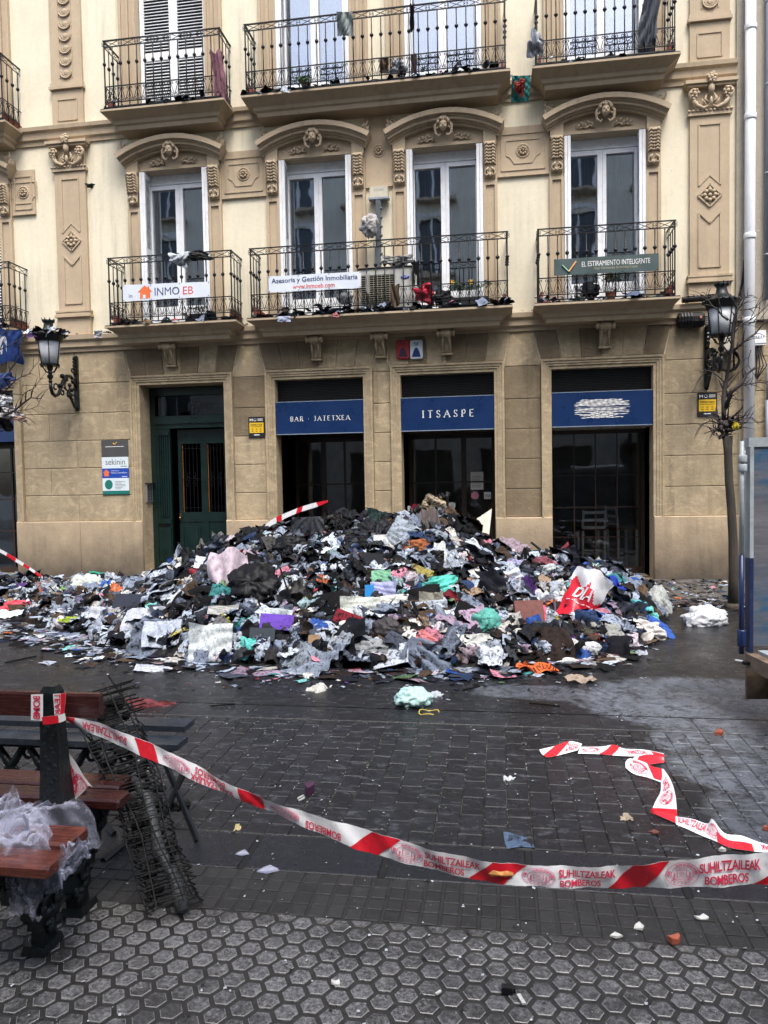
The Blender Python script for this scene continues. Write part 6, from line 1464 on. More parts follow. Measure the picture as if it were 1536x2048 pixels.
for px0, py0, px1, py1, lb in ((497, 834, 530, 874, 'black and yellow CONECTADA sign on the stone pier left of the bar'), (1395, 786, 1434, 832, 'black and yellow CONECTADA sign behind the pollarded tree')):
    t, w2, h2, Y = plate('fibre_sign', px0, py0, px1, py1, -.012, BLK, lb, 'sign'); t['group'] = 'black and yellow network signs'
    rc(t, -w2, w2, -h2, h2, -.022, -.004, BLK, 'sign_panel'); rc(t, -w2*.88, w2*.88, -h2*.58, h2*.42, -.0245, -.0221, YEL, 'yellow_field')
    q = MB(); fit_text(q, 'CONECTADA', -w2*.74, w2*.74, h2*.12, h2*.30, -.0255, bold=.03); 
    for k in range(3): ring(q, -w2*.5+w2*.5*k, -h2*.22, w2*.09, -.0255, .003, 8, 3); q.box(-w2*.62+w2*.5*k, -w2*.38+w2*.5*k, -.0256, -.0246, -h2*.45, -h2*.40)
    q.box(-w2*.74, w2*.74, -.0256, -.0246, h2*.0, h2*.04); stuff(q.build('print', BLK, t))
    q = MB(); fit_text(q, 'M', -w2*.84, -w2*.45, h2*.58, h2*.82, -.0236, bold=.04); ring(q, -w2*.18, h2*.70, w2*.16, -.0236, .004, 12, 3)
    for k in range(3): q.box(w2*.15, w2*.8, -.0246, -.0226, h2*(.60+.09*k), h2*(.64+.09*k))
    q.box(-w2*.35, w2*.35, -.0246, -.0226, -h2*.82, -h2*.74); stuff(q.build('print', LETW, t))
# brass-plate board beside the door
t, w2, h2, Y = plate('nameplate_board', 203, 881, 259, 988, -.012, BLK, 'column of company plates in black, white, blue and green beside the door', 'sign'); H2 = 2*h2
SLA = mat('slate_plate', (.07,.07,.072), .35, .1); BLU2 = mat('plate_blue', (.01,.06,.38), .4, .1); TEA = mat('plate_teal', (.01,.16,.13), .4, .1); WHP = mat('plate_white', (.66,.74,.78), .4, .04); ORA = mat('orange_logo', (.75,.16,.04), .5, .05)
zz = lambda f: h2-H2*f
rc(t, -w2, w2, zz(.31), zz(0), -.024, -.004, SLA, 'plate'); rc(t, -w2, w2, zz(.52), zz(.312), -.024, -.004, WHP, 'plate'); rc(t, -w2, w2, zz(.70), zz(.522), -.024, -.004, BLU2, 'plate'); rc(t, -w2, w2, zz(.935), zz(.702), -.024, -.004, WHP, 'plate'); rc(t, -w2, w2, zz(1), zz(.937), -.024, -.004, TEA, 'plate')
q = MB(); fit_text(q, 'sekinin', -w2*.72, w2*.76, zz(.455), zz(.345), -.0255); q.box(w2*.42, w2*.9, -.0255, -.0245, zz(.49), zz(.478)); stuff(q.build('lettering', INK, t))
q = MB(); q.add([(x, -.026, z) for x, z in ((-w2*.93, zz(.60)), (-w2*.85, zz(.60)), (-w2*.85, zz(.665)), (-w2*.5, zz(.665)), (-w2*.5, zz(.60)), (-w2*.42, zz(.60)), (-w2*.68, zz(.535)))], [(0,6,5,4,3,2,1)[::-1]]); q.build('house_logo', ORA, t)
q = MB(); fit_text(q, 'Asesoria y', -w2*.3, w2*.3, zz(.58), zz(.555), -.0255); fit_text(q, 'Gestion Inmobiliaria', -w2*.3, w2*.9, zz(.615), zz(.59), -.0255)
q.box(w2*.5, w2*.9, -.0255, -.0245, zz(.68), zz(.67)); q.beam((-w2*.1, -.0255, zz(.055)), (w2*.0, -.0255, zz(.08)), .01, .012); q.box(-w2*.7, w2*.7, -.0255, -.0245, zz(.125), zz(.115)); stuff(q.build('lettering', LETW, t))
q = MB(); q.beam((-w2*.1, -.0262, zz(.055)), (w2*.02, -.0262, zz(.085)), .012, .012); q.beam((w2*.02, -.0262, zz(.085)), (w2*.2, -.0262, zz(.035)), .012, .012); q.build('tick_logo', YEL, t)
q = MB(); q.add([(-w2*.52+w2*.3*math.cos(a), -.026, zz(.82)+w2*.34*math.sin(a)) for a in [2*pi*k/24 for k in range(24)]], [tuple(range(24))]); q.build('round_logo', TEA, t)
q = MB(); fit_text(q, 'HOBOA', -w2*.72, -w2*.32, zz(.828), zz(.812), -.0268) if False else None
for k in range(7): q.box(-w2*.05, w2*random.uniform(.3, .8), -.0255, -.0245, zz(.735+.027*k), zz(.742+.027*k)) if k else None
stuff(q.build('print', INK, t))
# red and white plaques above the middle sign
RP = mat('plaque_red', (.38,.02,.025), .35, .1)
for px0, px1, mt, nb, lb in ((793, 819, RP, 'blue', 'red enamel plaque with a dark peak, left of the pair above the bar'), (820, 846, WHP, 'navy', 'white enamel plaque with a blue peak, right of the pair above the bar')):
    t, w2, h2, Y = plate('enamel_plaque', px0, 681, px1, 718, -.02, mt, lb, 'plaque')
    q = MB(); r = .035; pts = []
    for cx, cz, a0 in ((w2-r, h2-r, 0), (-w2+r, h2-r, 90), (-w2+r, -h2+r, 180), (w2-r, -h2+r, 270)): pts += [(cx+r*math.cos(R_(a0+30*k)), cz+r*math.sin(R_(a0+30*k))) for k in range(4)]
    q.prism(pts, -.05, -.004, .012); q.build('plaque_body', mt, t)
    NV = mat('plaque_navy', (.01,.03,.16), .4) if mt is WHP else mat('plaque_dark', (.03,.02,.05), .4)
    q = MB(); q.add([(x*w2, -.0515, z*h2) for x, z in ((-.72,-.78),(.72,-.78),(.45,-.2),(.22,.12),(-.05,.22),(-.3,.05),(-.5,-.3))], [(0,1,2,3,4,5,6)]); q.build('peak_mark', NV, t)
    q = MB(); q.tube([(x*w2, -.052, z*h2) for x, z in ((-.4,.55),(-.1,.75),(.1,.6),(.4,.72))], .007, 4); q.tube([(x*w2, -.052, z*h2) for x, z in ((-.2,.42),(.1,.5),(.3,.45))], .006, 4); q.build('scribble_mark', NV, t)
# intercom in the door reveal
p = W(290, 966, .0); q0 = thing('intercom', 'steel door intercom with two columns of buttons in the door reveal', 'intercom', (DOOR[0], .2, 1.48))
MB().box(.0015, .03, -.09, .13, -.16, .16).build('intercom_body', mat('steel', (.35,.35,.35), .35, .1, metal=.6), q0); MB().box(.0015, .075, -.10, .14, .1605, .175).build('hood', CHAR, q0)
q = MB()
for k in range(9):
    for y in (-.03, .06): q.box(.0305, .036, y-.015, y+.015, -.13+k*.028, -.112+k*.028)
stuff(q.build('button', IRON, q0))
# ------------------------------------------------------------------ banners on the balconies
def banner(name, c, Y, mt, label):
    tl, tr_, br, bl = [W(x, y, Y) for x, y in c]; t = thing(name, label, 'banner')
    n = 14; vs = []
    def at(u, v, off=0.): return bl.lerp(br, u).lerp(tl.lerp(tr_, u), v)+Vector((0, .006*math.sin(u*9)+.004*math.sin(u*23+v*4)-off, 0))
    q = MB(); q.add([at(i/n, j/3) for j in range(4) for i in range(n+1)], [(j*(n+1)+i, j*(n+1)+i+1, (j+1)*(n+1)+i+1, (j+1)*(n+1)+i) for j in range(3) for i in range(n)]); q.build('banner_sheet', mt, t, smooth=True)
    q = MB()
    for u in (.01, .33, .66, .99):
        for v in (.06, .94): p = at(u, v, .003); q.ball(p, (.008,.004,.008), 6, 4); q.tube([p, p+Vector((0,.03,.03 if v > .5 else -.03))], .002, 3)
    q.build('eyelet', IRON, t); return t, at
def btext(t, at, txt, u0, u1, v0, v1, mt, bold=0., name='lettering'):
    vs, fs, _ = text2d(txt, 1, 'LEFT', 1., bold); a = max(v[0] for v in vs); y0 = min(v[1] for v in vs); y1 = max(v[1] for v in vs)
    return MB().add([at(u0+(u1-u0)*x/a, v0+(v1-v0)*(y-y0)/(y1-y0), .003) for x, y in vs], fs).build(name, mt, t)
BW = mat('banner_white', (.64,.69,.76), .5, .04, 5, .03, dirt=.3, dirtcol=(.1,.1,.1), dscale=22, dlo=.66, dhi=.7); NAVY = mat('banner_navy', (.03,.05,.14), .5); REDT = mat('banner_red', (.58,.05,.03), .5)
t, at = banner('balcony_banner', [(245,570),(418.7,563),(418.7,593),(246,603)], -.525, BW, 'white banner reading INMO EB with an orange house on the left balcony')
q = MB(); q.add([at(*p, .004) for p in ((.20,.12),(.32,.12),(.32,.52),(.345,.52),(.31,.72),(.31,.85),(.295,.85),(.295,.78),(.255,.92),(.175,.52),(.20,.52))], [(0,1,2,7,8,10),(2,3,4,7),(4,5,6,7),(8,9,10)]); q.build('house_logo', ORA, t)
q = MB(); q.add([at(*p, .006) for p in ((.235,.12),(.265,.12),(.265,.34),(.235,.34))], [(0,1,2,3)]); q.build('house_door', BW, t)
btext(t, at, 'INMO', .375, .66, .24, .74, NAVY); btext(t, at, 'EB', .70, .815, .24, .74, REDT); btext(t, at, 'in', .07, .11, .2, .42, NAVY)
t, at = banner('balcony_banner', [(536.5,553),(721.7,542.8),(722,575.6),(537,584.8)], -.525, BW, 'white banner reading Asesoría y Gestión Inmobiliaria on the long balcony')
btext(t, at, 'Asesoría y Gestión Inmobiliaria', .035, .965, .46, .86, NAVY, .015); btext(t, at, 'www.inmoeb.com', .265, .72, .12, .42, REDT, .01)
t, at = banner('balcony_banner', [(1108,519),(1317.5,506),(1317.5,541),(1108,551.5)], -.525, mat('banner_green', (.055,.085,.085), .45, .12, 4), 'dark green banner reading EL ESTIRAMIENTO INTELIGENTE on the right balcony')
btext(t, at, 'EL ESTIRAMIENTO INTELIGENTE', .27, .92, .46, .76, LETW); btext(t, at, 'Iñigo Garmendia Stretching Coach', .39, .80, .2, .4, mat('banner_tan', (.35,.33,.2), .5))
q = MB(); q.tube([at(*p, .006) for p in ((.08,.62),(.14,.22),(.15,.2))], .011, 5); q.build('tick_logo', mat('logo_green', (.2,.45,.3), .5), t); q = MB(); q.tube([at(*p, .01) for p in ((.145,.2),(.215,.8))], .013, 6); q.build('tick_logo', mat('logo_orange', (.75,.38,.15), .5), t)
# air conditioner on the long balcony
a0, a1 = W(722, 612, -.25), W(835, 535, -.25)
t = thing('air_conditioner', 'dirty white air conditioning unit with a blue badge on the long balcony', 'air conditioner', (a0.x, -.27, ZB1+.10)); w_, h_ = a1.x-a0.x, .62
ACW = mat('aircon_white', (.48,.48,.45), .5, .1, 6, .05, dirt=.6, dirtcol=(.08,.075,.07), dscale=9, dlo=.45)
MB().box(0, w_, -.12, .14, 0, h_).build('casing', ACW, t); MB().box(.03, w_*.60, -.124, -.1201, .05, h_-.1).build('fan_opening', CHAR, t)
q = MB()
for k in range(14): q.box(.03, w_*.60, -.134, -.127, .06+k*.034, .066+k*.034)
for k in range(9): q.box(.04+k*w_*.07, .046+k*w_*.07, -.136, -.1341, .05, h_-.1)
stuff(q.build('fan_grille', mat('grille_beige', (.34,.32,.25), .6), t))
q = MB(); q.ball((w_*.80, -.125, h_-.16), (.07,.012,.028), 14, 8); q.build('badge', mat('badge_blue', (.01,.05,.35), .3), t); q = MB(); fit_text(q, 'Carrier', w_*.80-.045, w_*.80+.045, h_-.172, h_-.148, -.1385); q.build('lettering', LETW, t)
MB().box(-.02, w_+.02, -.14, .16, h_+.001, h_+.012).build('lid', IRON, t)
# ------------------------------------------------------------------ things caught on the balconies
def bp(name, lab, cat, px, py, wp, hp_, col_, kind='cloth', Y=-.53, tilt=.9, soot=.2, amp=.3, rough=(.5,.7), printed=0., lift=0.):
    return piece(name, lab, cat, px, py, wp, hp_, col_, kind, tilt, soot, rough, printed, at=W(px, py, Y), amp=amp, lift=lift)
bp('pink_scarf', 'pink patterned scarf hanging from the upper left balcony', 'scarf', 438, 152, 24, 84, (.55,.28,.33), 'drape', -.56, printed=.4)
bp('cardboard_packet', 'white and teal paper packet stuck in the upper long balcony rail', 'packet', 690, 48, 32, 40, (.50,.56,.54), 'sheet', -.56, printed=.7)
bp('black_glove', 'black rag hanging from the upper long balcony rail', 'rag', 824, 36, 9, 44, (.03,.03,.035), 'drape', -.56)
bp('grey_rag', 'torn grey cloth dangling from the upper right balcony', 'rag', 1298, 42, 34, 116, (.24,.25,.28), 'drape', -.58)
bp('white_rag', 'white cloth caught at the left corner of the upper right balcony', 'cloth', 1070, 90, 30, 42, (.55,.58,.64), 'cloth', -.5)
bp('printed_scarf', 'teal and red printed cloth hanging between the two upper balconies', 'cloth', 1041, 178, 36, 46, (.06,.30,.28), 'sheet', -.3, soot=.3); bp('printed_patch', 'dark red pattern in the middle of the teal cloth', 'print', 1040, 174, 20, 26, (.36,.06,.05), 'cloth', -.40)
bp('white_cloth', 'pale blue cloth folded over the left balcony rail', 'cloth', 362, 518, 40, 26, (.55,.60,.66), 'cloth', -.54); bp('black_rag', 'black tangled rag on the left balcony rail', 'rag', 400, 512, 38, 18, (.03,.032,.03), 'cloth', -.54)
bp('plastic_bag', 'clear bag with red print hanging on the dark trunking', 'bag', 739, 452, 36, 46, (.50,.48,.47), 'bag', -.25, printed=.0)
bp('red_bag', 'bright red and pink bag lying on the long balcony', 'bag', 850, 588, 36, 36, (.72,.05,.09), 'cloth', -.46, soot=.1)
bp('black_sack', 'black sack slumped on the long balcony right of the red bag', 'bag', 885, 596, 44, 30, (.012,.012,.014), 'bag', -.4); bp('white_paper', 'torn white paper draped over the air conditioner', 'paper', 795, 522, 56, 22, (.55,.54,.52), 'cloth', -.3, soot=.4)
bp('black_rag', 'charred cloth hanging off the right end of the air conditioner', 'rag', 831, 548, 14, 50, (.02,.02,.02), 'drape', -.4); bp('pale_strip', 'pale torn strip hanging by the second banner', 'rag', 736, 568, 7, 36, (.45,.44,.42), 'drape', -.55)
bp('brown_rag', 'brown rag caught on the lower rail in front of the air conditioner', 'rag', 790, 592, 18, 42, (.13,.09,.06), 'drape', -.54); bp('white_cushion', 'white cushion lying on the long balcony below the banner', 'cushion', 690, 598, 34, 24, (.62,.64,.66), 'bag', -.3)
bp('blue_letter', 'pale blue letter hanging off the edge of the long balcony', 'paper', 568, 638, 26, 11, (.45,.50,.68), 'sheet', -.6); bp('pink_paper', 'small pink and white paper on the edge of the long balcony', 'paper', 671, 631, 12, 10, (.60,.22,.25), 'cloth', -.6)
bp('navy_jacket', 'dark navy jacket crumpled on the right balcony', 'clothing', 1178, 582, 42, 34, (.015,.018,.028), 'bag', -.35); bp('white_sleeve', 'white torn cloth beside the navy jacket on the right balcony', 'cloth', 1162, 590, 24, 34, (.62,.63,.64), 'cloth', -.42)
bp('white_scrap', 'white scrap caught on the facade below the left balcony corner', 'paper', 197, 668, 16, 14, (.55,.60,.66), 'sheet', -.15); bp('dark_leaf', 'dark scrap stuck on the plaster right of the left pilaster', 'scrap', 181, 371, 18, 8, (.03,.03,.02), 'cloth', -.03)
bp('card_box', 'brown cardboard piece standing on the upper long balcony', 'cardboard', 768, 132, 18, 26, (.22,.13,.08), 'sheet', -.4); bp('white_shirt', 'white shirt slumped on the upper long balcony', 'clothing', 796, 134, 30, 26, (.58,.62,.66), 'cloth', -.42)
bp('brown_sleeve', 'brown grey sleeve hanging through the upper long balcony rail', 'clothing', 828, 128, 12, 34, (.16,.13,.12), 'drape', -.55); bp('white_cloth', 'small white cloth on the floor of the upper left balcony', 'cloth', 322, 202, 22, 12, (.6,.62,.64), 'cloth', -.45)
bp('blue_flag', 'blue flag with a white centre at the left edge', 'flag', 8, 692, 62, 66, (.015,.04,.16), 'drape', -1.0, amp=.15, soot=0); bp('flag_centre', 'white centre panel of the blue flag at the left edge', 'flag', 2, 690, 26, 36, (.45,.48,.55), 'drape', -1.05, amp=.1, soot=0)
for a_, b_ in (('flag_centre', 'blue_flag'), ('printed_patch', 'printed_scarf')):
    o = bpy.data.objects[a_]; o.parent = bpy.data.objects[b_]; del o['label']; del o['category']
# burnt litter along the balcony floors and plants
g = np.random.default_rng(77); parts = []
for (x0, x1, z, N) in ((-6.4,-4.2,ZB1,60),(-3.95,.2,ZB1,190),(.6,2.65,ZB1,36),(-6.35,-4.3,ZB2,40),(-3.95,.2,ZB2,120),(.6,2.6,ZB2,16),(-9,-8.2,ZB1+.06,20)):
    P = np.stack([g.uniform(x0, x1, N), np.where(g.uniform(0,1,N) < .6, g.uniform(-.56,-.40,N), g.uniform(-.45,-.1,N)), z+.02+.10*g.uniform(0,1,N)**3], 1); nr = g.normal(0, .5, (N, 3)); nr[:, 2] = 1; nr /= np.linalg.norm(nr, axis=1, keepdims=True)
    parts.append(scraps(N, P, nr, g.uniform(.03, .17, N), 5, .3, .5, cols_for(P*[1,1,0], 78, .45), 79))
P = np.stack([g.uniform(-8.3, 3.6, 60), g.uniform(-.12,-.04,60), np.full(60, 4.262)], 1); nr = np.tile([0,0,1.], (60,1)); parts.append(scraps(60, P, nr, g.uniform(.02,.07,60), 4, .4, .5, cols_for(P*[1,1,0], 80, .7), 81))
stuff(obj('balcony_litter', npmesh('balcony_litter', parts, RUB)), 'burnt scraps and paper scattered along the balcony floors and ledges', 'litter')
LEAF = mat('leaf_green', (.035,.07,.025), .6, .5, 30, .1); PETAL = mat('yellow_petal', (.75,.45,.04), .6); POT = mat('clay_pot', (.28,.10,.05), .8, .2, 10); PLB = mat('planter_black', (.015,.015,.016), .5)
def plant(x, y, z, h, wd, n, label, box=False, fl=0, droop=0., mt=LEAF):
    t = thing('potted_plant', label, 'plant', (x, y, z))
    if box: MB().loft([(-wd*.6, wd*.6, -.07, .07, .02), (-wd*.65, wd*.65, -.085, .085, .17)]).build('planter', PLB, t); zb = .17
    else: MB().lathe([(.05,.02),(.075,.14),(.08,.14),(.08,.16),(.06,.16)], (0,0,0), 12).build('pot', POT, t); zb = .16
    q = MB(); r = random.Random(int(x*100))
    for k in range(n):
        bx = r.uniform(-wd, wd)*.5; a = r.uniform(0, 2*pi); L = h*r.uniform(.5, 1); e = Vector((bx+math.cos(a)*wd*.4, -abs(math.sin(a))*.12-droop*.25, zb+L*(1-droop*1.9))); st = Vector((bx, 0, zb)); md = (st+e)/2+Vector((0, -.03, h*.2))
        q.tube([st, md, e], .003, 3)
        for j in range(5):
            p = md.lerp(e, j/4)+Vector((r.uniform(-.03,.03), r.uniform(-.02,.02), r.uniform(-.02,.02))); u = Vector((r.uniform(-1,1), r.uniform(-1,1), r.uniform(-.6,.6))).normalized()*r.uniform(.018,.035); v = u.cross(Vector((r.uniform(-1,1), r.uniform(-1,1), r.uniform(-1,1)))).normalized()*.011
            q.add([p-u, p+v, p+u, p-v], [(0,1,2,3)])
    stuff(q.build('foliage', mt, t))
    if fl:
        q = MB()
        for k in range(fl):
            c = Vector((r.uniform(-wd, wd)*.4, -.08, zb+h*r.uniform(.6, .95)))
            for j in range(7): a = 2*pi*j/7; q.add([c, c+Vector((.03*math.cos(a-.3), -.008, .03*math.sin(a-.3))), c+Vector((.05*math.cos(a), -.002, .05*math.sin(a))), c+Vector((.03*math.cos(a+.3), -.008, .03*math.sin(a+.3)))], [(0,1,2,3)])
        stuff(q.build('flower', PETAL, t))
plant(W(612,170,-.42)[0], -.42, ZB2, .30, .18, 30, 'straggly plant trailing over the edge of the upper long balcony', droop=.8)
plant(W(930,600,-.42)[0], -.42, ZB1, .25, .55, 26, 'planter with a yellow flower on the long balcony', True, 2)
plant(W(1222,590,-.32)[0], -.32, ZB1, .32, .22, 28, 'potted plant with yellow flowers on the right balcony', False, 2)
plant(W(395,640,-.3)[0], -.3, ZB1, .12, .3, 14, 'low planter on the left balcony under the banner', True, 0)
# ------------------------------------------------------------------ trees
BARK = mat('bark', (.045,.038,.028), .85, .45, 14, .9, 30, vscale=(1,1,.25)); BARK2 = mat('twig', (.03,.022,.022), .7, .3, 20, .4)
def tree(label, Y, trunk, rad, branches, knobs, seed, parentname='pollard_tree'):
    r = random.Random(seed); t = thing(parentname, label, 'tree')
    Pp = [W(x, y, Y) for x, y in trunk]; Pp[0].z = -.02; k = MB(); k.tube(Pp, rad, 10)
    k.ball(Pp[0]+Vector((0,0,.03)), (rad[0]*1.5, rad[0]*1.5, .07), 10, 5); k.build('trunk', BARK, t, smooth=True)
    c = MB()
    for kx, ky, kr in knobs:
        kc = W(kx, ky, Y)
        for j in range(44):
            o = Vector((r.uniform(-1,1), r.uniform(-1,1), r.uniform(-1,1)))*kr*.75; c.ball(kc+o, (kr*r.uniform(.14,.32), kr*r.uniform(.14,.32), kr*r.uniform(.2,.4)), 6, 4)
        for j in range(20):
            d = Vector((r.uniform(-1,1), r.uniform(-.8,.8), r.uniform(-.3,1))).normalized(); L = r.uniform(.10,.30); s = kc+d*kr*.6; m_ = s+d*L*.5+Vector((r.uniform(-.07,.07), 0, r.uniform(-.05,.08))); c.tube([s, m_, s+d*L+Vector((0,0,r.uniform(-.03,.08)))], [.012,.008,.003], 4)
    c.build('pollard_head', BARK2, t, smooth=True)
    for pts, r0 in branches:
        b = MB(); yy = Y; Q = []
        for i, (x, y) in enumerate(pts): Q.append(W(x, y, yy)); yy += r.uniform(-.12, .08)
        sub = []
        for i in range(len(Q)-1):
            for f in (0, .5): sub.append(Q[i].lerp(Q[i+1], f)+Vector((r.uniform(-.012,.012), 0, r.uniform(-.012,.012)))*(1 if f else 0))
        sub.append(Q[-1]); rr = [max(.003, r0*(1-.75*i/len(sub))) for i in range(len(sub))]; b.tube(sub, rr, 6)
        for i in range(1, len(sub)):
            for _ in range(3 if r0 > .01 else 2):
                if r.random() < .8:
                    d = (sub[i]-sub[i-1]).normalized(); s = Vector((d.z, r.uniform(-.3,.3), -d.x))*r.choice((-1, 1)); L = r.uniform(.06,.30); e = sub[i]+(d*.7+s*.6)*L; b.tube([sub[i], (sub[i]+e)/2+Vector((0,0,.02)), e], [rr[i]*.5+.002, .0035, .002], 4)
        b.build('branch', BARK2, t, smooth=True)
    return t
TY = G(1466, 1216)[1]
tree('bare pollarded young tree standing beside the truck', TY, [(1466,1216),(1467,1150),(1466,1080),(1463,1020),(1458,960),(1456,905),(1455,872)], [.064,.055,.052,.050,.048,.047,.06],
 [([(1447,850),(1447,800),(1452,765),(1458,730),(1464,690),(1466,650),(1474,620),(1485,600),(1495,592)], .030), ([(1452,812),(1462,785),(1480,770),(1492,750),(1512,733)], .030), ([(1462,705),(1485,685),(1510,668),(1545,630)], .018), ([(1478,770),(1500,768),(1536,764)], .010),
  ([(1440,845),(1420,842),(1402,850)], .010), ([(1448,765),(1436,752),(1420,742),(1408,746)], .010), ([(1462,850),(1486,838),(1500,835)], .012), ([(1456,640),(1436,620),(1416,600),(1412,590)], .012), ([(1466,655),(1500,640),(1536,612)], .010), ([(1440,858),(1424,862),(1428,870)], .02), ([(1460,862),(1475,850),(1478,842)], .018), ([(1497,648),(1520,640),(1550,642)], .007), ([(1480,620),(1510,615),(1540,590)], .008), ([(1488,800),(1460,795),(1455,830)], .008), ([(1502,700),(1496,730),(1515,760)], .006)],
 [(1452,848,.10), (1448,868,.06)], 5)
bp('yellow_scrap', 'small yellow scrap caught in the head of the right tree', 'scrap', 1471, 851, 12, 14, (.70,.52,.04), 'cloth', TY-.12, soot=.0)
tree('bare tree at the left edge with paper caught in its branches', TY, [(-40,1216),(-42,1100),(-40,980),(-38,880)], [.085,.068,.06,.07],
 [([(-30,860),(-5,835),(15,828),(40,812),(62,795),(82,797)], .022), ([(-30,850),(-10,800),(5,770),(20,740),(38,712)], .022), ([(-20,840),(10,820),(50,820),(75,812)], .01), ([(0,790),(30,762),(58,748),(78,722)], .009), ([(-20,700),(5,668),(22,652),(34,638)], .008), ([(-20,710),(20,690),(50,672),(64,665)], .008), ([(10,785),(45,790),(70,775),(92,745)], .007), ([(5,650),(12,632),(18,620)], .007), ([(-5,850),(20,838),(45,832)], .012)],
 [(-30,858,.12), (0,830,.07)], 9)
for i, (px, py, ww, hh, cc_, lb) in enumerate(((8,800,26,22,(.62,.64,.66),'white paper caught highest in the left tree'),(22,826,34,24,(.55,.52,.52),'crumpled white paper caught in the left tree'),(38,838,26,10,(.40,.26,.22),'brown paper caught low in the left tree'),(4,758,40,28,(.04,.06,.16),'dark blue cloth caught in the left tree'),(6,842,34,36,(.03,.03,.035),'black rag caught low in the left tree'))):
    bp('caught_paper', lb, 'paper' if i < 3 else 'cloth', px, py, ww, hh, cc_, 'cloth', TY-.1, soot=.3, amp=.4)
# ------------------------------------------------------------------ truck at the right edge
def truckmat():
    m, t, b = nodes('scratched_panel'); q = NT(t); n1 = q.noise(1, 8, .75, q.mapped((1.2, 1.2, 14)), .8); n2 = q.noise(1.6, 5, .7)
    cc = q.mix(q.ramp(n1, .3, .7), (.065,.065,.08), (.17,.165,.175)); k = q.math('MULTIPLY', q.ramp(n2, .42, .6), q.ramp(q.noise(1, 7, .7, q.mapped((3,3,9),(4,4,4))), .4, .58)); cc = q.mix(k, cc, (.02,.08,.16))
    cc = q.mix(q.ramp(q.noise(14, 5, .8), .62, .7, 0, .7), cc, (.06,.03,.02)); q.l(cc, b.inputs['Base Color']); b.inputs['Roughness'].default_value = .5; q.bump(b, n1, .3, .01); return m
TPANEL = truckmat(); TBLUE = mat('truck_blue', (.005,.016,.07), .35, .15, 6, .05, dirt=.3, dirtcol=(.15,.15,.16), dscale=9, dlo=.58); TWHITE = mat('truck_white', (.34,.38,.40), .4, .15, 8, .05, dirt=.6, dirtcol=(.12,.11,.1), dscale=9); RUST = mat('rusty_beam', (.17,.12,.08), .7, .4, 14, .4, dirt=.6, dirtcol=(.05,.03,.02), dscale=8); TYRE = mat('tyre', (.012,.012,.013), .75, .2, 20, .3)
TPANEL.name = 'scratched_panel'; TK = thing('truck', 'small open tipper truck with a scratched grey and blue board at the right edge', 'truck', (1.609, -7.0, 0), rot=(0, 0, R_(8.7)))
MB().box(.023, 1.75, -.0, .04, .50, 1.80).build('headboard', TPANEL, TK)
MB().box(-.01, 1.78, -.01, .05, 1.801, 1.86).build('top_rail', TWHITE, TK)
MB().box(-.002, .022, -.012, .052, 1.08, 1.80).build('corner_post', TWHITE, TK); MB().box(-.002, .022, -.012, .052, .46, 1.0795).build('corner_post', TBLUE, TK)
MB().tube([(-.045,.01,1.10),(-.045,.01,1.84)], .013, 8).build('latch_rod', TWHITE, TK, smooth=True); MB().tube([(-.045,.01,.45),(-.045,.01,1.0995)], .016, 8).build('latch_rod', TBLUE, TK, smooth=True)
MB().lathe([(.024,0),(.027,.01),(.027,.045),(.024,.05)], (-.04,.01,1.70), 12).lathe([(.024,0),(.027,.01),(.027,.045),(.024,.05)], (-.04,.01,1.64), 12).build('hinge_collar', TWHITE, TK, smooth=True); MB().lathe([(.027,0),(.029,.01),(.029,.10),(.025,.11)], (-.042,.01,.50), 12).build('hinge_collar', TBLUE, TK, smooth=True)
MB().tube([(-.05,-.02,.405),(-.10,-.02,.415)], .009, 6).build('latch_pin', TWHITE, TK); MB().lathe([(.03,0),(.03,.02)], (-.03,-.03,.39), 10).build('pivot', IRON, TK)
MB().box(-.02, 1.76, -3.0, -.001, .36, .455).build('bed_beam', RUST, TK); MB().box(.05, 1.70, -3.0, -.013, .456, .475).build('bed_floor', mat('bed_floor', (.30,.34,.38), .45, .4, 8, .2, dirt=.5, dirtcol=(.2,.14,.08), dscale=5), TK)
MB().box(1.70, 1.75, -3.0, -.02, .476, .9).build('side_board', TPANEL, TK); MB().box(.45, .55, -3.6, .1, .22, .355).box(1.2, 1.3, -3.6, .1, .22, .355).build('chassis_rail', IRON, TK)
for x, y in ((.24, -.19), (1.5, -.19), (.24, -2.9), (1.5, -2.9)):
    w_ = MB(); prof = [(.14,-.08),(.23,-.09),(.26,-.07),(.27,-.03),(.27,.03),(.26,.07),(.23,.09),(.14,.08)]; w_.lathe(prof, (0,0,0), 28); wh = obj('wheel', w_.mesh('wheel', TYRE, False), TK, (x, y, .27), (0, pi/2, 0)); MB().lathe([(.03,-.05),(.135,-.05),(.14,-.07),(.14,.07),(.135,.05),(.03,.05)], (0,0,0), 20).build('rim', TWHITE, wh)
MB().box(.03, .34, .095, .115, .12, .355).build('mudguard', RUST, TK)
cabm = MB(); cabm.loft([(.02,1.75,-4.6,-3.15,.35),(.02,1.75,-4.62,-3.15,1.15),(.08,1.69,-4.35,-3.15,1.95),(.14,1.63,-4.2,-3.2,2.0)]); cabm.build('cab', TWHITE, TK)
MB().box(.20, 1.57, -3.149, -3.14, 1.25, 1.75).build('rear_window', GLASS, TK)
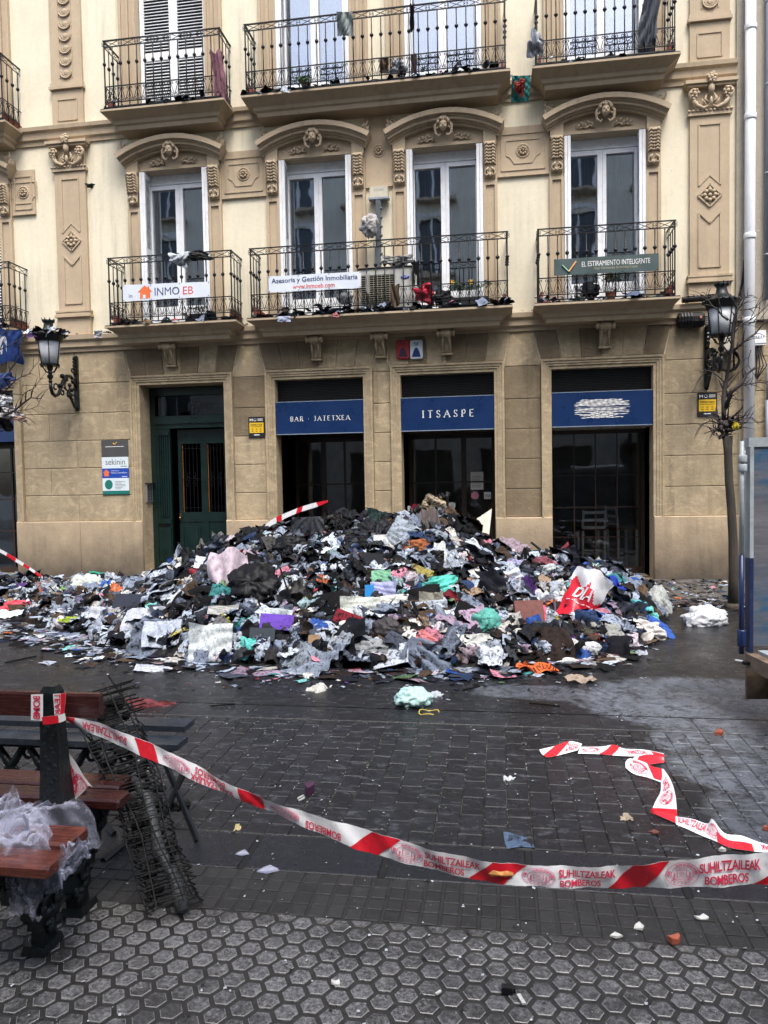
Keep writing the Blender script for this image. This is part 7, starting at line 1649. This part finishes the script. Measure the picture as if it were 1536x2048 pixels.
# ------------------------------------------------------------------ double sided cast iron bench
BE = thing('park_bench', 'wet double sided bench with red wooden slats and ornate black iron ends at the left', 'bench', (0, 0, 0))
XE = -1.55; YC = -9.66
def slat(y0, y1, z, th, xe, name='slat', mt=None): 
    b = MB(); x0 = -3.75; ch = .009
    prof = [(y0+ch, z-th), (y1-ch, z-th), (y1, z-th+ch), (y1, z-ch), (y1-ch, z), (y0+ch, z), (y0, z-ch), (y0, z-th+ch)]
    n = 8; b.add([(x0, y, zz) for y, zz in prof]+[(xe-.008, y, zz) for y, zz in prof]+[(xe, y+(.008 if y < (y0+y1)/2 else -.008), zz+(.006 if zz < z-th/2 else -.006)) for y, zz in prof], [(i, (i+1) % n, n+(i+1) % n, n+i) for i in range(n)]+[(n+i, n+(i+1) % n, 2*n+(i+1) % n, 2*n+i) for i in range(n)]+[tuple(range(n-1,-1,-1)), tuple(range(2*n,3*n))]); return b.build(name, mt or WOODIN, BE)
slat(-10.06, -9.95, .450, .045, -1.385, 'seat_slat'); slat(-9.92, -9.79, .452, .045, -1.405, 'seat_slat')
slat(-9.54, -9.44, .430, .045, -1.435, 'seat_slat', WOODD); slat(-9.425, -9.30, .432, .045, -1.50, 'seat_slat', WOODD)
MB().loft([(-3.75, -1.437, -9.652, -9.622, .780), (-3.75, -1.433, -9.652, -9.622, .786), (-3.75, -1.433, -9.652, -9.622, .860), (-3.75, -1.437, -9.648, -9.626, .868)]).build('back_slat', WOODD, BE)
def bench_end(X):
    b = MB(); rr = random.Random(4)
    b.loft([(X-.062, X+.070, YC-.05, YC+.05, .30), (X-.048, X+.052, YC-.045, YC+.04, .42), (X-.040, X+.040, YC-.04, YC+.03, .56), (X-.035, X+.033, YC-.036, YC+.02, .74), (X-.033, X+.030, YC-.034, YC+.018, .880), (X-.022, X+.020, YC-.026, YC+.010, .902)])
    for k in range(26):   # low cast relief on the upright
        z = .40+.0155*k; a = k*1.9; b.ball((X+.022*math.sin(a)*(1-.3*(z-.4)), YC-.042+.012*(z-.4)/.4, z), (.012,.008,.010), 6, 4)
    b.beam((X, -10.04, .388), (X, -9.31, .382), .05, .03)
    for s in (-1, 1):
        out = [(.0,.375),(.375,.375),(.385,.345),(.34,.325),(.335,.295),(.30,.285),(.29,.25),(.25,.24),(.245,.20),(.205,.185),(.20,.14),(.165,.12),(.17,.085),(.145,.07),(.15,.03),(.16,.0),(.07,.0),(.06,.06),(.03,.11),(.0,.13)]
        pts = [(YC+s*y*(1+.02*rr.uniform(-1,1)), z) for y, z in out]; n = len(pts)
        vs = [(X-.022, y, z) for y, z in pts]+[(X+.022, y, z) for y, z in pts]
        b.add(vs, [tuple(range(n))[::s], tuple(range(n, 2*n))[::-s]]+[(i, (i+1) % n, n+(i+1) % n, n+i)[::-s] for i in range(n)])
        for k in range(70):   # leaves and scrolls in relief on both faces
            t_ = rr.random(); yy = rr.uniform(.04, .36-.2*(1-t_)); zz_ = .06+.30*t_
            if yy > .10+.28*((zz_-.05)/.32): continue
            b.ball((X+rr.choice((-.026,.026)), YC+s*yy, zz_), (.014, rr.uniform(.010,.028), rr.uniform(.010,.024)), 6, 4)
        for (cy, cz, r, a0) in ((.28,.315,.045,0),(.19,.24,.05,2),(.12,.15,.045,1),(.33,.345,.03,3)):
            for fx in (-.026, .026): b.tube([(X+fx, YC+s*cy+x, cz+z) for x, _, z in spiral((0,0), r, .010, a0, a0+5.8, 12)], .010, 5)
        b.loft([(X-.045, X+.045, YC+s*.115-.06, YC+s*.115+.06, 0), (X-.04, X+.04, YC+s*.115-.05, YC+s*.115+.05, .03)])
    b.tube([(X, YC-.12, .07), (X, YC, .11), (X, YC+.12, .07)], .02, 6)
    return b.build('iron_end', IRON2, BE, smooth=False)
bench_end(-1.605); bench_end(-3.45)
q = MB()
for y, z in ((-10.0,.451),(-9.85,.453),(-9.49,.431),(-9.36,.433)): q.ball((-1.605, y, z), (.014,.014,.006), 8, 3)
stuff(q.build('bolt', IRON, BE))
# clear plastic film lying over the bench seat
def film(name, label, pts_fn, nu, nv, seed):
    q = MB(); vs = []
    for j in range(nv+1):
        for i in range(nu+1):
            p = pts_fn(i/nu, j/nv); k = noise.noise(Vector((i*.31+seed, j*.33, 0)))*.045+abs(noise.noise(Vector((i*.7, j*.7+seed, 3))))*.035
            vs.append(p+Vector((.35*k, -.2*k, abs(k)+.004)))
    q.add(vs, [(j*(nu+1)+i, j*(nu+1)+i+1, (j+1)*(nu+1)+i+1, (j+1)*(nu+1)+i) for j in range(nv) for i in range(nu)]); return tag(q.build(name, FILM, smooth=True), label, 'plastic film')
def f1(u, v):
    x = -2.0+.54*u+.05*math.sin(v*7); y = -10.04+.36*v+.03*math.sin(u*9); z = .462
    if u > .86: z -= (u-.86)*1.1
    if v < .08: z -= (.08-v)*1.0
    return Vector((x, y, z))
film('plastic_film', 'crumpled clear plastic film spread over the near bench seat', f1, 40, 26, 3)
film('plastic_film', 'peak of clear film standing up at the left of the bench seat', lambda u, v: W(20+60*u-20*v*(1-u), 1690-110*v*math.sin(pi*min(1, u*1.2+.1)), -9.93+.04*v), 16, 14, 8)
film('plastic_film', 'flap of clear film hanging from the bench corner', lambda u, v: W(118+62*u, 1695+70*v*(1-.5*u)+8*math.sin(u*6), -10.0+.1*u), 14, 12, 14)
film('plastic_film', 'torn clear film hanging below the bench seat', lambda u, v: W(8+22*v+u*(22+40*v)-10*v*v, 1768+76*v-10*math.sin(u*4)*v, -10.0), 14, 12, 21)
# scorched black bench behind
SB2 = thing('scorched_bench', 'scorched black bench with scroll ironwork and splayed legs behind the red bench', 'bench')
BK2 = mat('wet_black_board', (.022,.028,.038), .22, .3, 8, .15, 50, dirt=.4, dirtcol=(.09,.10,.12), dscale=10)
x1 = W(378, 1470, -8.75)[0]
MB().box(-3.6, x1, -8.80, -8.68, .435, .462).build('seat_slat', BK2, SB2); MB().box(-3.6, x1+.03, -8.95, -8.83, .40, .428).build('seat_slat', BK2, SB2)
q = MB()
q.beam((-3.5,-8.9,.385),(x1-.02,-8.9,.385),.03,.02); q.beam((-3.5,-8.9,.20),(x1-.06,-8.9,.20),.03,.02)
k = 0; x = -3.4
while x < x1-.12:
    q.tube([(x, -8.9, .38), (x+.05, -8.9, .30), (x+.12, -8.9, .21)], [.014,.02,.014], 6); q.tube([(x+.14, -8.9, .38), (x+.09, -8.9, .30), (x+.0, -8.9, .21)], [.014,.02,.014], 6)
    q.tube([(x+.07+a, -8.9, .25+b) for a, _, b in spiral((0,0), .035, .01, 0, 6, 9)], .009, 5); q.tube([(x+.0+a, -8.9, .34+b) for a, _, b in spiral((0,0), .03, .01, 2, 8, 9)], .008, 5); x += .165
stuff(q.build('scroll_ironwork', IRON2, SB2, smooth=True))
for a, c in (((322,1505),(394,1680)), ((368,1545),(322,1640)), ((292,1650),(206,1722)), ((205,1640),(228,1668))):
    A_ = W(*a, -8.9); C_ = G(*c, .005) if c[1] > 1665 else W(*c, -9.0); MB().tube([A_, (A_+C_)/2, C_], [.016,.014,.015], 6).build('leg', IRON, SB2)
q = MB()
for k in range(14): q.ball(W(345+random.uniform(-35,35), 1615+random.uniform(-10,12), -8.93), random.uniform(.01,.022), 6, 4)
q.tube([W(310,1612,-8.93), W(345,1618,-8.93), W(375,1612,-8.93)], .014, 5); q.build('charred_bracket', CHAR, SB2)
# burnt wire rack leaning on the bench
RK = thing('wire_rack', 'burnt black wire rack with a charred tube inside leaning against the bench', 'wire rack')
b0 = G(352, 1815, .03); b1 = W(206, 1392, -9.12); ax = (b1-b0); Lr = ax.length; ax.normalize()
sx = rt-ax*rt.dot(ax); sx.normalize(); sx = (sx+ax*-.22).normalized(); sy = ax.cross(sx).normalized()
def rp(l, a, c, jit=0.): return b0+ax*(l*Lr)+sx*a+sy*c+Vector((random.uniform(-jit,jit), random.uniform(-jit,jit), random.uniform(-jit,jit)))
hwid = lambda l: .084-.010*math.sin(l*5)+.01*l
q = MB()
for a, c in ((-1,-.5),(1,-.5),(-1,.5),(1,.5),(-.45,-.55),(.5,-.55),(-.7,.52)):
    q.tube([rp(l, a*hwid(l)+.012*math.sin(l*9+a*3), c*.14, .004) for l in [k/14 for k in range(15)]], .0034, 4)
stuff(q.build('long_wire', CHAR, RK))
for k in range(54):
    l = (k+random.uniform(-.35,.35))/54*1.03; q = MB(); h = hwid(max(0,l))*random.uniform(.94, 1.08); j = .007
    if l > .83: q.tube([rp(l, -.3*h, -.07, j), rp(l, h*1.5, -.07, j)], .0038, 4)
    else: q.tube([rp(l, -h*1.08, .06, j), rp(l, -h, -.07, j), rp(l, 0, -.075, j), rp(l, h, -.07, j), rp(l+.004, h*1.05, .06, j), rp(l, 0, .072, j), rp(l, -h*1.08, .06, j)], .0027, 4)
    q.build('rung', CHAR, RK)
q = MB(); q.tube([rp(-.02+.6*k/10, .02+.012*math.sin(k), 0, .004) for k in range(11)], [.025+.003*math.sin(k*2) for k in range(11)], 12); q.build('charred_tube', mat('ash_tube', (.05,.055,.06), .4, .8, 30, .6, 50, dirt=.7, dirtcol=(.008,.008,.008), dscale=14), RK, smooth=True)
q = MB()
for k in range(46): l = random.uniform(.1, .95); q.ball(rp(l, random.uniform(-.6,.6)*.1, random.uniform(-.03,.06)), random.uniform(.012,.034), 6, 4)
stuff(q.build('charred_lumps', CHAR, RK))
q = MB(); p_ = rp(.9, -.02, .01); q.add([rp(.84,-.10,.0), rp(.84,.04,.0), rp(.99,.02,.0), rp(.97,-.09,.0)], [(0,1,2,3)]); q.tube([rp(.86,-.13,0), rp(1.06,-.16,0)], .005, 4); q.tube([rp(.9,.09,0), rp(1.1,.05,0)], .005, 4); q.build('top_plate', CHAR, RK)

for o in bpy.data.objects:
    if o.name.startswith('lettering') and o.parent: stuff(o)
